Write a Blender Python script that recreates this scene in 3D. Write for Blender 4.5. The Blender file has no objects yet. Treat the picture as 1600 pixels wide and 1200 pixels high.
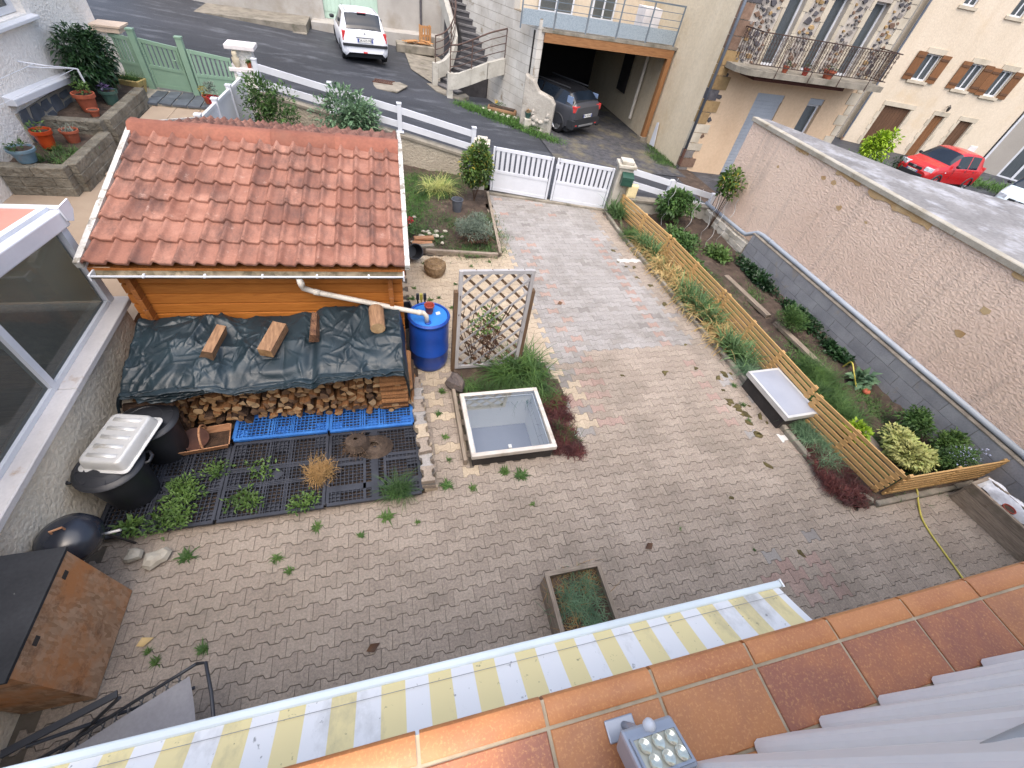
import bpy, math, random
import numpy as np
from mathutils import Matrix, Vector
random.seed(7)
RNG = np.random.default_rng(11)
S = bpy.context.scene
COL = S.collection
R = math.radians
PI = math.pi

# ------------------------------------------------------------------ camera
def _cam():
    f, yaw, pitch, roll = 658.4, R(21.55), R(46.69), R(11.443)
    fw = Vector((math.sin(yaw)*math.cos(pitch), math.cos(yaw)*math.cos(pitch), -math.sin(pitch)))
    r = Vector((math.cos(yaw), -math.sin(yaw), 0)); u = r.cross(fw)
    r2 = r*math.cos(roll)+u*math.sin(roll); u2 = -r*math.sin(roll)+u*math.cos(roll)
    cd = bpy.data.cameras.new('camera'); co = bpy.data.objects.new('camera', cd); COL.objects.link(co)
    cd.sensor_width = 36; cd.lens = 36*f/1600; cd.clip_start = 0.02; cd.clip_end = 600
    m = Matrix((r2, u2, -fw)).transposed().to_4x4(); m.translation = (0, 0, 4.6)
    co.matrix_world = m
    S.camera = co
_cam()
# ------------------------------------------------------------------ sky + sun (bright overcast)
SUN_EL, SUN_AZ = 66, 194          # azimuth: degrees clockwise from +Y, where the light comes from
w = bpy.data.worlds.new('World'); S.world = w; w.use_nodes = True
nt = w.node_tree; nt.nodes.clear()
sky = nt.nodes.new('ShaderNodeTexSky'); sky.sky_type = 'NISHITA'; sky.sun_disc = False
sky.sun_elevation = R(SUN_EL); sky.sun_rotation = R(SUN_AZ)
sky.air_density = 1.0; sky.dust_density = 5.0; sky.ozone_density = 1.0
bg = nt.nodes.new('ShaderNodeBackground'); bg.inputs[1].default_value = 0.15
wo = nt.nodes.new('ShaderNodeOutputWorld')
nt.links.new(sky.outputs[0], bg.inputs[0]); nt.links.new(bg.outputs[0], wo.inputs[0])
sd = bpy.data.lights.new('sun', 'SUN'); sd.energy = 1.2; sd.angle = R(95); sd.color = (1.0, 0.995, 0.985)
so = bpy.data.objects.new('sun', sd); COL.objects.link(so)
_d = Vector((math.sin(R(SUN_AZ))*math.cos(R(SUN_EL)), math.cos(R(SUN_AZ))*math.cos(R(SUN_EL)), math.sin(R(SUN_EL))))
so.rotation_euler = _d.to_track_quat('Z', 'Y').to_euler(); so.location = (0, -10, 30)
S.view_settings.view_transform = 'Standard'; S.view_settings.look = 'None'
S.view_settings.exposure = 1.16; S.view_settings.gamma = 1.0
S.view_settings.use_curve_mapping = False
S.render.engine = 'CYCLES'
S.cycles.max_bounces = 8; S.cycles.transparent_max_bounces = 12

# ------------------------------------------------------------------ materials
def lin(v):
    v = v/255.0
    return v/12.92 if v <= 0.04045 else ((v+0.055)/1.055)**2.4
def rgb(r, g, b): return (lin(r), lin(g), lin(b))
def hexmix(a, b, t): return tuple(a[i]*(1-t)+b[i]*t for i in range(3))

class NT:
    def __init__(s, name):
        s.m = bpy.data.materials.new(name); s.m.use_nodes = True
        s.t = s.m.node_tree; s.t.nodes.clear()
        s.out = s.t.nodes.new('ShaderNodeOutputMaterial')
        s.b = s.t.nodes.new('ShaderNodeBsdfPrincipled')
        s.t.links.new(s.b.outputs[0], s.out.inputs[0])
        s._pos = None
    def n(s, ty, **kw):
        x = s.t.nodes.new(ty)
        for k, v in kw.items(): setattr(x, k, v)
        return x
    def l(s, a, b): s.t.links.new(a, b)
    def pos(s, obj=False):
        if obj: return s.n('ShaderNodeTexCoord').outputs['Object']
        if s._pos is None: s._pos = s.n('ShaderNodeNewGeometry').outputs['Position']
        return s._pos
    def noise(s, scale, detail=4, rough=.55, vec=None, sc3=None):
        x = s.n('ShaderNodeTexNoise'); x.inputs['Scale'].default_value = scale
        x.inputs['Detail'].default_value = detail; x.inputs['Roughness'].default_value = rough
        v = vec if vec is not None else s.pos()
        if sc3:
            mp = s.n('ShaderNodeMapping'); mp.inputs['Scale'].default_value = sc3; s.l(v, mp.inputs['Vector']); v = mp.outputs[0]
        s.l(v, x.inputs['Vector']); return x.outputs['Fac']
    def ramp(s, fac, a, b, ca=(0, 0, 0), cb=(1, 1, 1)):
        x = s.n('ShaderNodeValToRGB'); e = x.color_ramp.elements
        e[0].position = a; e[0].color = (*ca, 1); e[1].position = b; e[1].color = (*cb, 1)
        s.l(fac, x.inputs[0]); return x.outputs[0]
    def mix(s, fac, a, b, mode='MIX'):
        x = s.n('ShaderNodeMix', data_type='RGBA', blend_type=mode)
        for val, i in ((fac, 0), (a, 6), (b, 7)):
            if hasattr(val, 'is_linked'): s.l(val, x.inputs[i])
            elif i == 0: x.inputs[0].default_value = val
            else: x.inputs[i].default_value = (*val, 1)
        return x.outputs[2]
    def math(s, op, a, b=0.0):
        x = s.n('ShaderNodeMath', operation=op)
        for i, v in enumerate((a, b)):
            if hasattr(v, 'is_linked'): s.l(v, x.inputs[i])
            else: x.inputs[i].default_value = v
        return x.outputs[0]
    def rnd(s):
        a = s.n('ShaderNodeObjectInfo').outputs['Random']; b = s.n('ShaderNodeNewGeometry').outputs['Random Per Island']
        return s.math('FRACT', s.math('ADD', a, b))
    def bump(s, h, strength=.3, dist=.01):
        x = s.n('ShaderNodeBump'); x.inputs['Strength'].default_value = strength; x.inputs['Distance'].default_value = dist
        s.l(h, x.inputs['Height']); s.l(x.outputs[0], s.b.inputs['Normal'])
    def set(s, col=None, rough=.7, metal=0, spec=.4):
        if col is not None:
            if hasattr(col, 'is_linked'): s.l(col, s.b.inputs['Base Color'])
            else: s.b.inputs['Base Color'].default_value = (*col, 1)
        if hasattr(rough, 'is_linked'): s.l(rough, s.b.inputs['Roughness'])
        else: s.b.inputs['Roughness'].default_value = rough
        s.b.inputs['Metallic'].default_value = metal; s.b.inputs['Specular IOR Level'].default_value = spec
        return s.m

def mat(name, a, b=None, scale=3, rough=.75, bump=.0, bscale=60, bdist=.004, isl=.12, fine=.12, fscale=40, dirt=None, dscale=1.5, dlo=.55, dhi=.75, metal=0, spec=.35, sc3=None, bdetail=5, streak=None):
    """painted / mineral surface: two colours in patches, fine grain, wear patches, relief, per-piece variation"""
    s = NT(name); b = b or tuple(x*.85 for x in a)
    col = s.mix(s.ramp(s.noise(scale, 5, sc3=sc3), .35, .68), a, b)
    if fine: col = s.mix(fine*2, col, s.ramp(s.noise(fscale, 3, sc3=sc3), .25, .75, (.35, .35, .35), (1, 1, 1)), 'MULTIPLY')
    if isl:
        v = s.rnd(); k = s.ramp(v, 0, 1, (1-isl,)*3, (1+isl,)*3); col = s.mix(1.0, col, k, 'MULTIPLY')
    if dirt: col = s.mix(s.math('MULTIPLY', s.ramp(s.noise(dscale, 7, .65), dlo, dhi), .85), col, dirt)
    if streak: col = s.mix(s.math('MULTIPLY', s.ramp(s.noise(1.0, 6, .65, sc3=(1.5, 1.5, .2)), .5, .76), .32), col, streak)
    if bump: s.bump(s.noise(bscale, bdetail, .6, sc3=sc3), bump, bdist)
    return s.set(col, rough, metal, spec)

def wood(name, a, b, axis=0, rough=.65, isl=.14, stretch=18, scale=5, bump=.25, dirt=None):
    s = NT(name); sc = [stretch]*3; sc[axis] = 1
    g = s.noise(scale, 6, .6, sc3=sc); col = s.mix(s.ramp(g, .3, .7), a, b)
    kn = s.n('ShaderNodeTexVoronoi'); kn.inputs['Scale'].default_value = 2.2
    mp = s.n('ShaderNodeMapping'); k3 = [4.0]*3; k3[axis] = 1.1; mp.inputs['Scale'].default_value = k3; s.l(s.pos(), mp.inputs[0]); s.l(mp.outputs[0], kn.inputs['Vector'])
    col = s.mix(s.ramp(kn.outputs['Distance'], .035, .085, (1, 1, 1), (0, 0, 0)), col, tuple(x*.45 for x in b))
    v = s.rnd(); col = s.mix(1.0, col, s.ramp(v, 0, 1, (1-isl,)*3, (1+isl,)*3), 'MULTIPLY')
    if dirt: col = s.mix(s.ramp(s.noise(2.5, 6, .6), .5, .72), col, dirt)
    s.bump(g, bump, .003)
    return s.set(col, rough, 0, .3)

def leafmat(name, a, b, dark=None, rough=.55, yellow=None, yfrac=.1):
    s = NT(name); v = s.rnd(); col = s.mix(v, a, b)
    if yellow: col = s.mix(s.ramp(v, 1-yfrac-.02, 1-yfrac+.02), col, yellow)
    col = s.mix(s.ramp(s.noise(4, 2), .35, .65), col, tuple(x*.62 for x in a))
    s.set(col, rough, 0, .35)
    tr = s.n('ShaderNodeBsdfTranslucent'); s.l(col, tr.inputs[0])
    mx = s.n('ShaderNodeMixShader'); mx.inputs[0].default_value = .25
    s.l(s.b.outputs[0], mx.inputs[1]); s.l(tr.outputs[0], mx.inputs[2]); s.l(mx.outputs[0], s.out.inputs[0])
    return s.m

def glassmat(name, tint=(.75, .85, .82), rough=.03, mixf=.75, dark=(.02, .025, .025)):
    """pane: partly see-through, reflective"""
    s = NT(name)
    tr = s.n('ShaderNodeBsdfTransparent'); tr.inputs[0].default_value = (*tint, 1)
    s.set(dark, rough, 0, .6)
    fr = s.n('ShaderNodeLayerWeight'); fr.inputs[0].default_value = .35
    k = s.math('ADD', s.math('MULTIPLY', fr.outputs['Fresnel'], .9), 1-mixf); k = s.math('MINIMUM', k, 1.0)
    mx = s.n('ShaderNodeMixShader'); s.l(k, mx.inputs[0]); s.l(tr.outputs[0], mx.inputs[1]); s.l(s.b.outputs[0], mx.inputs[2]); s.l(mx.outputs[0], s.out.inputs[0])
    return s.m

# ------------------------------------------------------------------ mesh builder
class MB:
    def __init__(s): s.v = []; s.f = []
    def add(s, v, f):
        o = len(s.v); s.v += [tuple(p) for p in v]; s.f += [tuple(i+o for i in q) for q in f]; return s
    def quad(s, a, b, c, d): return s.add([a, b, c, d], [(0, 1, 2, 3)])
    def bx(s, x0, x1, y0, y1, z0, z1):
        return s.add([(x0, y0, z0), (x1, y0, z0), (x1, y1, z0), (x0, y1, z0), (x0, y0, z1), (x1, y0, z1), (x1, y1, z1), (x0, y1, z1)],
                     [(0, 3, 2, 1), (4, 5, 6, 7), (0, 1, 5, 4), (1, 2, 6, 5), (2, 3, 7, 6), (3, 0, 4, 7)])
    def box(s, c, size, rz=0, rx=0, ry=0):
        m = Matrix.Rotation(rz, 3, 'Z') @ Matrix.Rotation(ry, 3, 'Y') @ Matrix.Rotation(rx, 3, 'X')
        o = len(s.v); s.bx(-size[0]/2, size[0]/2, -size[1]/2, size[1]/2, -size[2]/2, size[2]/2)
        c = Vector(c); s.v[o:] = [tuple(m @ Vector(p)+c) for p in s.v[o:]]; return s
    def cbox(s, x0, x1, y0, y1, z0, z1, c=.006):
        """box with chamfered top edges"""
        return s.add([(x0, y0, z0), (x1, y0, z0), (x1, y1, z0), (x0, y1, z0), (x0, y0, z1-c), (x1, y0, z1-c), (x1, y1, z1-c), (x0, y1, z1-c),
                      (x0+c, y0+c, z1), (x1-c, y0+c, z1), (x1-c, y1-c, z1), (x0+c, y1-c, z1)],
                     [(0, 3, 2, 1), (8, 9, 10, 11), (0, 1, 5, 4), (1, 2, 6, 5), (2, 3, 7, 6), (3, 0, 4, 7), (4, 5, 9, 8), (5, 6, 10, 9), (6, 7, 11, 10), (7, 4, 8, 11)])
    def bar(s, p, q, w, h, up=(0, 0, 1)):
        p = Vector(p); q = Vector(q); d = (q-p).normalized(); up = Vector(up)
        if abs(d.dot(up)) > .98: up = Vector((1, 0, 0))
        a = d.cross(up).normalized()*w/2; b = a.cross(d).normalized()*h/2
        v = [p-a-b, p+a-b, p+a+b, p-a+b, q-a-b, q+a-b, q+a+b, q-a+b]
        return s.add(v, [(0, 1, 2, 3), (7, 6, 5, 4), (0, 4, 5, 1), (1, 5, 6, 2), (2, 6, 7, 3), (3, 7, 4, 0)])
    def tube(s, pts, r, n=8, caps=True):
        pts = [Vector(p) for p in pts]; k = len(pts); rs = r if isinstance(r, (list, tuple)) else [r]*k
        prev = None; vs = []; fs = []
        for i, p in enumerate(pts):
            d = (pts[min(i+1, k-1)]-pts[max(i-1, 0)]).normalized()
            if prev is None:
                a = d.cross(Vector((0, 0, 1)));
                if a.length < .05: a = d.cross(Vector((1, 0, 0)))
            else: a = prev-d*prev.dot(d)
            a.normalize(); prev = a; b = d.cross(a)
            for j in range(n):
                t = 2*PI*j/n; vs.append(p+(a*math.cos(t)+b*math.sin(t))*rs[i])
        for i in range(k-1):
            for j in range(n): fs.append((i*n+j, i*n+(j+1) % n, (i+1)*n+(j+1) % n, (i+1)*n+j))
        if caps: fs.append(tuple(range(n-1, -1, -1))); fs.append(tuple((k-1)*n+j for j in range(n)))
        return s.add(vs, fs)
    def lathe(s, prof, n=20, c=(0, 0, 0), sx=1, sy=1):
        vs = []; fs = []; k = len(prof)
        for r, z in prof:
            for j in range(n): t = 2*PI*j/n; vs.append((c[0]+r*sx*math.cos(t), c[1]+r*sy*math.sin(t), c[2]+z))
        for i in range(k-1):
            for j in range(n): fs.append((i*n+j, i*n+(j+1) % n, (i+1)*n+(j+1) % n, (i+1)*n+j))
        return s.add(vs, fs)
    def disc(s, c, r, n=20, sx=1, sy=1):
        return s.add([(c[0]+r*sx*math.cos(2*PI*j/n), c[1]+r*sy*math.sin(2*PI*j/n), c[2]) for j in range(n)], [tuple(range(n))])
    def prism(s, poly, z0, z1, T=None):
        """extrude 2d polygon (counter-clockwise); T maps (x, y, z) to 3d"""
        n = len(poly); v = [(x, y, z0) for x, y in poly]+[(x, y, z1) for x, y in poly]
        if T: v = [T(*p) for p in v]
        return s.add(v, [tuple(range(n-1, -1, -1)), tuple(range(n, 2*n))]+[(i, (i+1) % n, n+(i+1) % n, n+i) for i in range(n)])
    def grid(s, P):
        """P: list of rows of points"""
        o = len(s.v); m = len(P[0])
        for row in P: s.v += [tuple(p) for p in row]
        for i in range(len(P)-1):
            for j in range(m-1): s.f.append((o+i*m+j, o+i*m+j+1, o+(i+1)*m+j+1, o+(i+1)*m+j))
        return s
    def xf(s, M, start=0):
        s.v[start:] = [tuple(M @ Vector(p)) for p in s.v[start:]]; return s
    def mesh(s, name, material, smooth=False):
        me = bpy.data.meshes.new(name); me.from_pydata(s.v, [], s.f); me.materials.append(material)
        if smooth: me.polygons.foreach_set('use_smooth', [True]*len(me.polygons))
        me.update(); return me
    def build(s, name, material, parent=None, smooth=False, bevel=0, loc=None, rz=0, angle=None):
        o = bpy.data.objects.new(name, s.mesh(name, material, smooth or angle)); COL.objects.link(o)
        if parent is not None: o.parent = parent
        if loc is not None: o.location = loc
        if rz: o.rotation_euler = (0, 0, rz)
        if bevel:
            md = o.modifiers.new('bevel', 'BEVEL'); md.width = bevel; md.segments = 2; md.limit_method = 'ANGLE'; md.angle_limit = R(40)
        if angle:
            try: o.data.set_sharp_from_angle(angle=R(angle))
            except Exception: pass
        return o

def npmesh(name, V, F, material, parent=None, smooth=False):
    """V (n,3) array, F (m,k) array of equal-sized faces"""
    me = bpy.data.meshes.new(name); V = np.asarray(V, np.float32); F = np.asarray(F, np.int32); m, k = F.shape
    me.vertices.add(len(V)); me.vertices.foreach_set('co', V.ravel())
    me.loops.add(m*k); me.loops.foreach_set('vertex_index', F.ravel())
    me.polygons.add(m); me.polygons.foreach_set('loop_start', np.arange(0, m*k, k, dtype=np.int32))
    me.polygons.foreach_set('loop_total', np.full(m, k, np.int32))
    if smooth: me.polygons.foreach_set('use_smooth', np.ones(m, bool))
    me.materials.append(material); me.update(calc_edges=True)
    o = bpy.data.objects.new(name, me); COL.objects.link(o)
    if parent is not None: o.parent = parent
    return o

def tag(o, label, cat, group=None, kind=None):
    o['label'] = label; o['category'] = cat
    if group: o['group'] = group
    if kind: o['kind'] = kind
    return o
def struct(o): o['kind'] = 'structure'; return o
def thing(name, label, cat, loc=(0, 0, 0), rz=0, group=None):
    o = bpy.data.objects.new(name, None); COL.objects.link(o); o.empty_display_size = .2
    o.location = loc; o.rotation_euler = (0, 0, rz); return tag(o, label, cat, group)
def copy_tree(o, parent=None):
    c = o.copy(); COL.objects.link(c); c.parent = parent
    for ch in list(o.children): copy_tree(ch, c)
    return c
def inst(me, name, parent, loc=(0, 0, 0), rot=(0, 0, 0), mw=None, scale=None):
    o = bpy.data.objects.new(name, me); COL.objects.link(o); o.parent = parent
    if mw is not None: o.matrix_basis = mw
    else:
        o.location = loc; o.rotation_euler = rot
        if scale: o.scale = scale
    return o
def text_mesh(body, size, material, name, parent, M, extrude=.002, align='CENTER'):
    cu = bpy.data.curves.new(name, 'FONT'); cu.body = body; cu.size = size; cu.extrude = extrude; cu.align_x = align; cu.align_y = 'CENTER'
    t = bpy.data.objects.new('tmp', cu); COL.objects.link(t)
    bpy.context.view_layer.update()
    me = bpy.data.meshes.new_from_object(t.evaluated_get(bpy.context.evaluated_depsgraph_get()))
    bpy.data.objects.remove(t); me.materials.clear(); me.materials.append(material)
    o = bpy.data.objects.new(name, me); COL.objects.link(o); o.parent = parent; o.matrix_basis = M; return o

# ------------------------------------------------------------------ foliage helpers (numpy)
def _rand_dirs(n):
    v = RNG.normal(size=(n, 3)); return v/np.linalg.norm(v, axis=1, keepdims=True)
def leaves(P, D, L, W, curl=.25):
    """P base points (n,3), D unit directions, L lengths, W widths -> folded leaf of 6 verts, 4 tris as 2 quads"""
    n = len(P); L = np.broadcast_to(L, n)[:, None]; W = np.broadcast_to(W, n)[:, None]
    up = _rand_dirs(n)*.6+np.array([0, 0, 1.0]); A = np.cross(D, up); A /= np.linalg.norm(A, axis=1, keepdims=True)+1e-9
    N = np.cross(A, D)
    b = P; t = P+D*L-N*L*curl; m = P+D*L*.5+N*L*.04
    l = P+D*L*.45-A*W/2+N*W*.22; r = P+D*L*.45+A*W/2+N*W*.22
    V = np.stack([b, l, t, r, m], 1).reshape(-1, 3); i = np.arange(n)[:, None]*5
    F = np.concatenate([i+np.array([[0, 4, 1]]), i+np.array([[1, 4, 2]]), i+np.array([[2, 4, 3]]), i+np.array([[3, 4, 0]])], 0)
    return V, F
def clump_points(n, centers, radii, shell=.55):
    """points in a union of ellipsoids, denser towards the shell"""
    c = RNG.integers(0, len(centers), n); d = _rand_dirs(n); rr = shell+(1-shell)*RNG.random(n)**.7
    C = np.array(centers)[c]; Rr = np.array(radii)[c]
    return C+d*Rr*rr[:, None], d
def bush(name, mt, center, size, n, L, W, lumps=9, up=.35, parent=None, zmin=None, jit=.5, shell=.5, curl=.25):
    cs = []; rs = []
    for i in range(lumps):
        d = _rand_dirs(1)[0]; k = .55 if lumps > 1 else 0
        cs.append(np.array(center)+d*np.array(size)*k*RNG.uniform(.6, 1.05)); rs.append(np.array(size)*RNG.uniform(.33, .6) if lumps > 1 else np.array(size))
    P, d = clump_points(n, cs, rs, shell)
    if zmin is not None: P[:, 2] = np.maximum(P[:, 2], zmin+RNG.random(n)*.03)
    D = d+_rand_dirs(n)*jit+np.array([0, 0, up]); D /= np.linalg.norm(D, axis=1, keepdims=True)
    V, F = leaves(P, D, L*RNG.uniform(.65, 1.25, n), W*RNG.uniform(.7, 1.2, n), curl)
    return npmesh(name, V, F, mt, parent)
def blades(P, az, lean, L, W, droop, seg=4):
    """arching strips: P base (n,3)"""
    n = len(P); t = np.linspace(0, 1, seg+1)[None, :, None]
    H = np.stack([np.cos(az), np.sin(az), np.zeros(n)], 1)[:, None, :]; Z = np.array([0, 0, 1.0])[None, None, :]
    L = np.broadcast_to(L, n)[:, None, None]; W = np.broadcast_to(W, n)[:, None, None]
    le = np.broadcast_to(lean, n)[:, None, None]; dr = np.broadcast_to(droop, n)[:, None, None]
    ang = le+dr*t
    C = P[:, None, :]+L*t*(H*np.sin(ang)+Z*np.cos(ang))
    A = np.stack([-np.sin(az), np.cos(az), np.zeros(n)], 1)[:, None, :]
    wv = W*(1-t**1.6*.97)/2
    V = np.stack([C-A*wv, C+A*wv], 2).reshape(-1, 3); k = (seg+1)*2
    i = (np.arange(n)*k)[:, None]
    F = np.concatenate([i+np.array([[2*s, 2*s+1, 2*s+3, 2*s+2]]) for s in range(seg)], 0)
    return V, F
def tuft(name, mt, pts, n, L, W, spread=.05, lean=(.1, .8), droop=(.3, 1.3), parent=None, seg=4):
    pts = np.array(pts, float); c = RNG.integers(0, len(pts), n); P = pts[c]+np.stack([RNG.normal(0, spread, n), RNG.normal(0, spread, n), np.zeros(n)], 1)
    V, F = blades(P, RNG.uniform(0, 2*PI, n), RNG.uniform(*lean, n), L*RNG.uniform(.5, 1.15, n), W*RNG.uniform(.7, 1.2, n), RNG.uniform(*droop, n), seg)
    return npmesh(name, V, F, mt, parent)
def join_np(parts):
    V = []; F = []; o = 0
    for v, f in parts: V.append(v); F.append(f+o); o += len(v)
    return np.concatenate(V), np.concatenate(F)
# ================================================================== THE SETTING
def base_at(root, loc):
    """put the Empty at the thing's base while its children stay where they are"""
    d = Vector(loc)-root.location; root.location = loc
    for c in root.children: c.location = c.location-d
    return root
def smooth01(t): t = min(1, max(0, t)); return t*t*(3-2*t)
def road_z(x, y):
    z = -.05*(x-6) if x > 6 else .068*(6-x)
    z = max(z, -1.25); z = min(z, 1.6)
    # dips to the yard at the gate
    k = smooth01((y-(10.2 if x > 2 else 9.5))/3.2) if x > 1.0 else 1
    k = max(k, smooth01((2.4-x)/2.5)) if x < 6 else 1
    return z*k
M_soil = mat('soil', rgb(88, 74, 64), rgb(60, 50, 43), 5, .95, .8, 45, .02, isl=0, fine=.25, fscale=90, dirt=rgb(112, 98, 84), dscale=6)
M_sand = mat('joint_sand', rgb(112, 104, 94), rgb(60, 55, 48), 1.3, .95, .2, 120, .003, isl=0)
M_asphalt = NT('asphalt')
def _asph():
    s = M_asphalt
    wv = s.noise(.35, 5, .6, sc3=(.35, 1.3, 1)); c = s.mix(s.ramp(wv, .35, .66), rgb(38, 41, 47), rgb(58, 61, 68))
    c = s.mix(s.ramp(s.noise(1.3, 7, .7, sc3=(.5, 1.6, 1)), .52, .66), c, rgb(88, 91, 97))
    c = s.mix(.75, c, s.ramp(s.noise(24, 5, .75), .3, .7, (.45, .45, .46), (1.25, 1.25, 1.25)), 'MULTIPLY'); c = s.mix(s.math('MULTIPLY', s.ramp(s.noise(.22, 3, .5), .5, .56), .5), c, rgb(40, 41, 46))
    s.bump(s.noise(110, 4, .7), .5, .008)
    return s.set(c, .62, 0, .5)
_asph(); M_asphalt = M_asphalt.m
M_gravel = mat('gravel_drive', rgb(92, 92, 96), rgb(64, 64, 68), 6, .9, .8, 70, .02, isl=0, fine=.35, fscale=55, dirt=rgb(120, 112, 88), dscale=1.2, dlo=.5, dhi=.7)
M_grass = leafmat('grass_green', rgb(74, 112, 50), rgb(98, 136, 62))
M_conc = mat('concrete_kerb', rgb(150, 143, 130), rgb(118, 112, 102), 3, .9, .5, 40, .006, isl=.1, fine=.2, dirt=rgb(92, 92, 74), dscale=3)

def hole(mb, x0=.79, x1=1.79, y0=2.73, y1=3.67):
    """open the sheet over the light well under the skylight"""
    mb.f = [f for f in mb.f if not (x0 < sum(mb.v[i][0] for i in f)/len(f) < x1 and y0 < sum(mb.v[i][1] for i in f)/len(f) < y1)]
# ground: one sheet reaching the horizon, kept just below everything laid on it
def _ground():
    xs = sorted(set([-250, -160, -90, -50]+list(np.arange(-30, 62, 2.0))+[70, 95, 150, 260])); ys = sorted(set([-200, -90, -40]+list(np.arange(-14, 60, 2.0))+[75, 110, 180, 320]+[2.74, 3.66])); xs = sorted(set(xs+[.8, 1.78]))
    def z(x, y):
        if -7 < x < 11 and y < 14.5: return -.16
        return min(road_z(x, y), road_z(x-2, y), road_z(x+2, y), road_z(x, y-2), 1.6)-.35 if y > 0 else -.16
    mb = MB().grid([[(x, y, z(x, y)) for x in xs] for y in ys]); hole(mb)
    struct(mb.build('ground', M_soil, smooth=True))
_ground()

# road: near edge follows the yard walls
NEAR = [(-40, 30), (-12, 18.6), (-6.2, 14.35), (-3.9, 13.75), (-2.4, 13.05), (.4, 12.1), (2.1, 11.55), (2.42, 10.72), (5.55, 9.95), (8.2, 9.35), (10, 9.3), (22, 9.3), (60, 9.3)]
def near_y(x):
    for (a, b), (c, d) in zip(NEAR, NEAR[1:]):
        if a <= x <= c: return b+(d-b)*(x-a)/(c-a)
    return 10
def _road():
    xs = list(np.arange(-30, 60.1, .75)); rows = []
    for i in range(26):
        t = i/25; rows.append([(x, near_y(x)+(t**1.4)*(46-near_y(x)), 0) for x in xs])
    rows = [[(x, y, road_z(x, y)) for x, y, _ in r] for r in rows]
    struct(MB().grid(rows).build('road', M_asphalt, smooth=True))
_road()

# ------------------------------------------------------------------ paving of double-T stones
def paver_mat(name, a, b, isl, spk=.3):
    s = NT(name); v = s.rnd(); c = s.mix(v, a, b)
    c = s.mix(1, c, s.ramp(s.noise(.9, 5, .6), .3, .7, (.86, .85, .83), (1.06, 1.06, 1.06)), 'MULTIPLY')
    c = s.mix(spk*1.6, c, s.ramp(s.noise(44, 4, .85), .36, .64, (.5, .49, .47), (1.4, 1.38, 1.34)), 'MULTIPLY')
    c = s.mix(s.math('MULTIPLY', s.ramp(s.noise(1.1, 9, .78), .48, .70), .55), c, rgb(96, 89, 80))
    c = s.mix(s.math('MULTIPLY', s.ramp(s.noise(9, 6, .7), .63, .72), .55), c, rgb(74, 70, 62))
    s.bump(s.noise(110, 3, .7), .5, .006)
    return s.set(c, .88, 0, .3)
PM = {'tan': paver_mat('paver_tan', rgb(143, 132, 122), rgb(155, 144, 133), .1, .36), 'grey': paver_mat('paver_grey', rgb(140, 137, 135), rgb(154, 151, 149), .1, .28),
      'beige': paver_mat('paver_beige', rgb(170, 156, 137), rgb(182, 168, 148), .1, .25), 'pink': paver_mat('paver_pink', rgb(150, 128, 120), rgb(160, 140, 131), .1, .3),
      'white': paver_mat('paver_white', rgb(196, 196, 194), rgb(206, 204, 200), .05, .1), 'dark': paver_mat('paver_dark', rgb(128, 124, 122), rgb(142, 138, 134), .05, .2)}
PA, PB = .2024, .1278
def paver_outline(g=.0023):
    h, q, x1, x2, e = .0795-g, .0483-g, .0612, .040, PA/2-.0009
    x1 += g*.4; x2 += g*.4
    half = [(-e, -h), (-x1, -h), (-x2, -q), (x2, -q), (x1, -h), (e, -h)]
    return half+[(-x, -y) for x, y in half]
def paver_geom(c=.0028, t=.03):
    o = paver_outline(); i = []
    for x, y in o: i.append((x-math.copysign(c*.5, x), y-math.copysign(c*1.3, y)))
    n = len(o); v = [(x, y, -t) for x, y in o]+[(x, y, -c) for x, y in o]+[(x, y, 0) for x, y in i]
    f = [tuple(range(2*n, 3*n))]+[(j, (j+1) % n, n+(j+1) % n, n+j) for j in range(n)]+[(n+j, n+(j+1) % n, 2*n+(j+1) % n, 2*n+j) for j in range(n)]
    return v, f
KERB = [(1.32, 5.66), (1.89, 5.6), (2.62, 5.58), (3.1, 5.6), (3.65, 5.58), (4.15, 5.53), (5.2, 5.48), (6.57, 5.42), (8.75, 5.33), (9.63, 5.38), (10.5, 5.4)]
def kerb_x(y):
    for (a, b), (c, d) in zip(KERB, KERB[1:]):
        if a <= y <= c: return b+(d-b)*(y-a)/(c-a)
    return 8.35 if y < 1.32 else 5.4
def bed_left(x, y):
    if y > 10.58-(x-2.53)*.275: return True
    if y > 7.62 and x < 2.15+(y-7.5)*.1 and x > .1: return True
    return x < .12 and y > 4.4
def paved(x, y):
    if x < -2.98 or x > kerb_x(y)+.02: return False
    if bed_left(x, y): return False
    if x < .16 and 2.43 < y: return False
    if .78 < x < 1.96 and 2.72 < y < 4.45: return False
    if 1.9 < x < 2.12+.12*math.sin(y*5) and 2.8 < y < 4.45: return False
    return True
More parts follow.
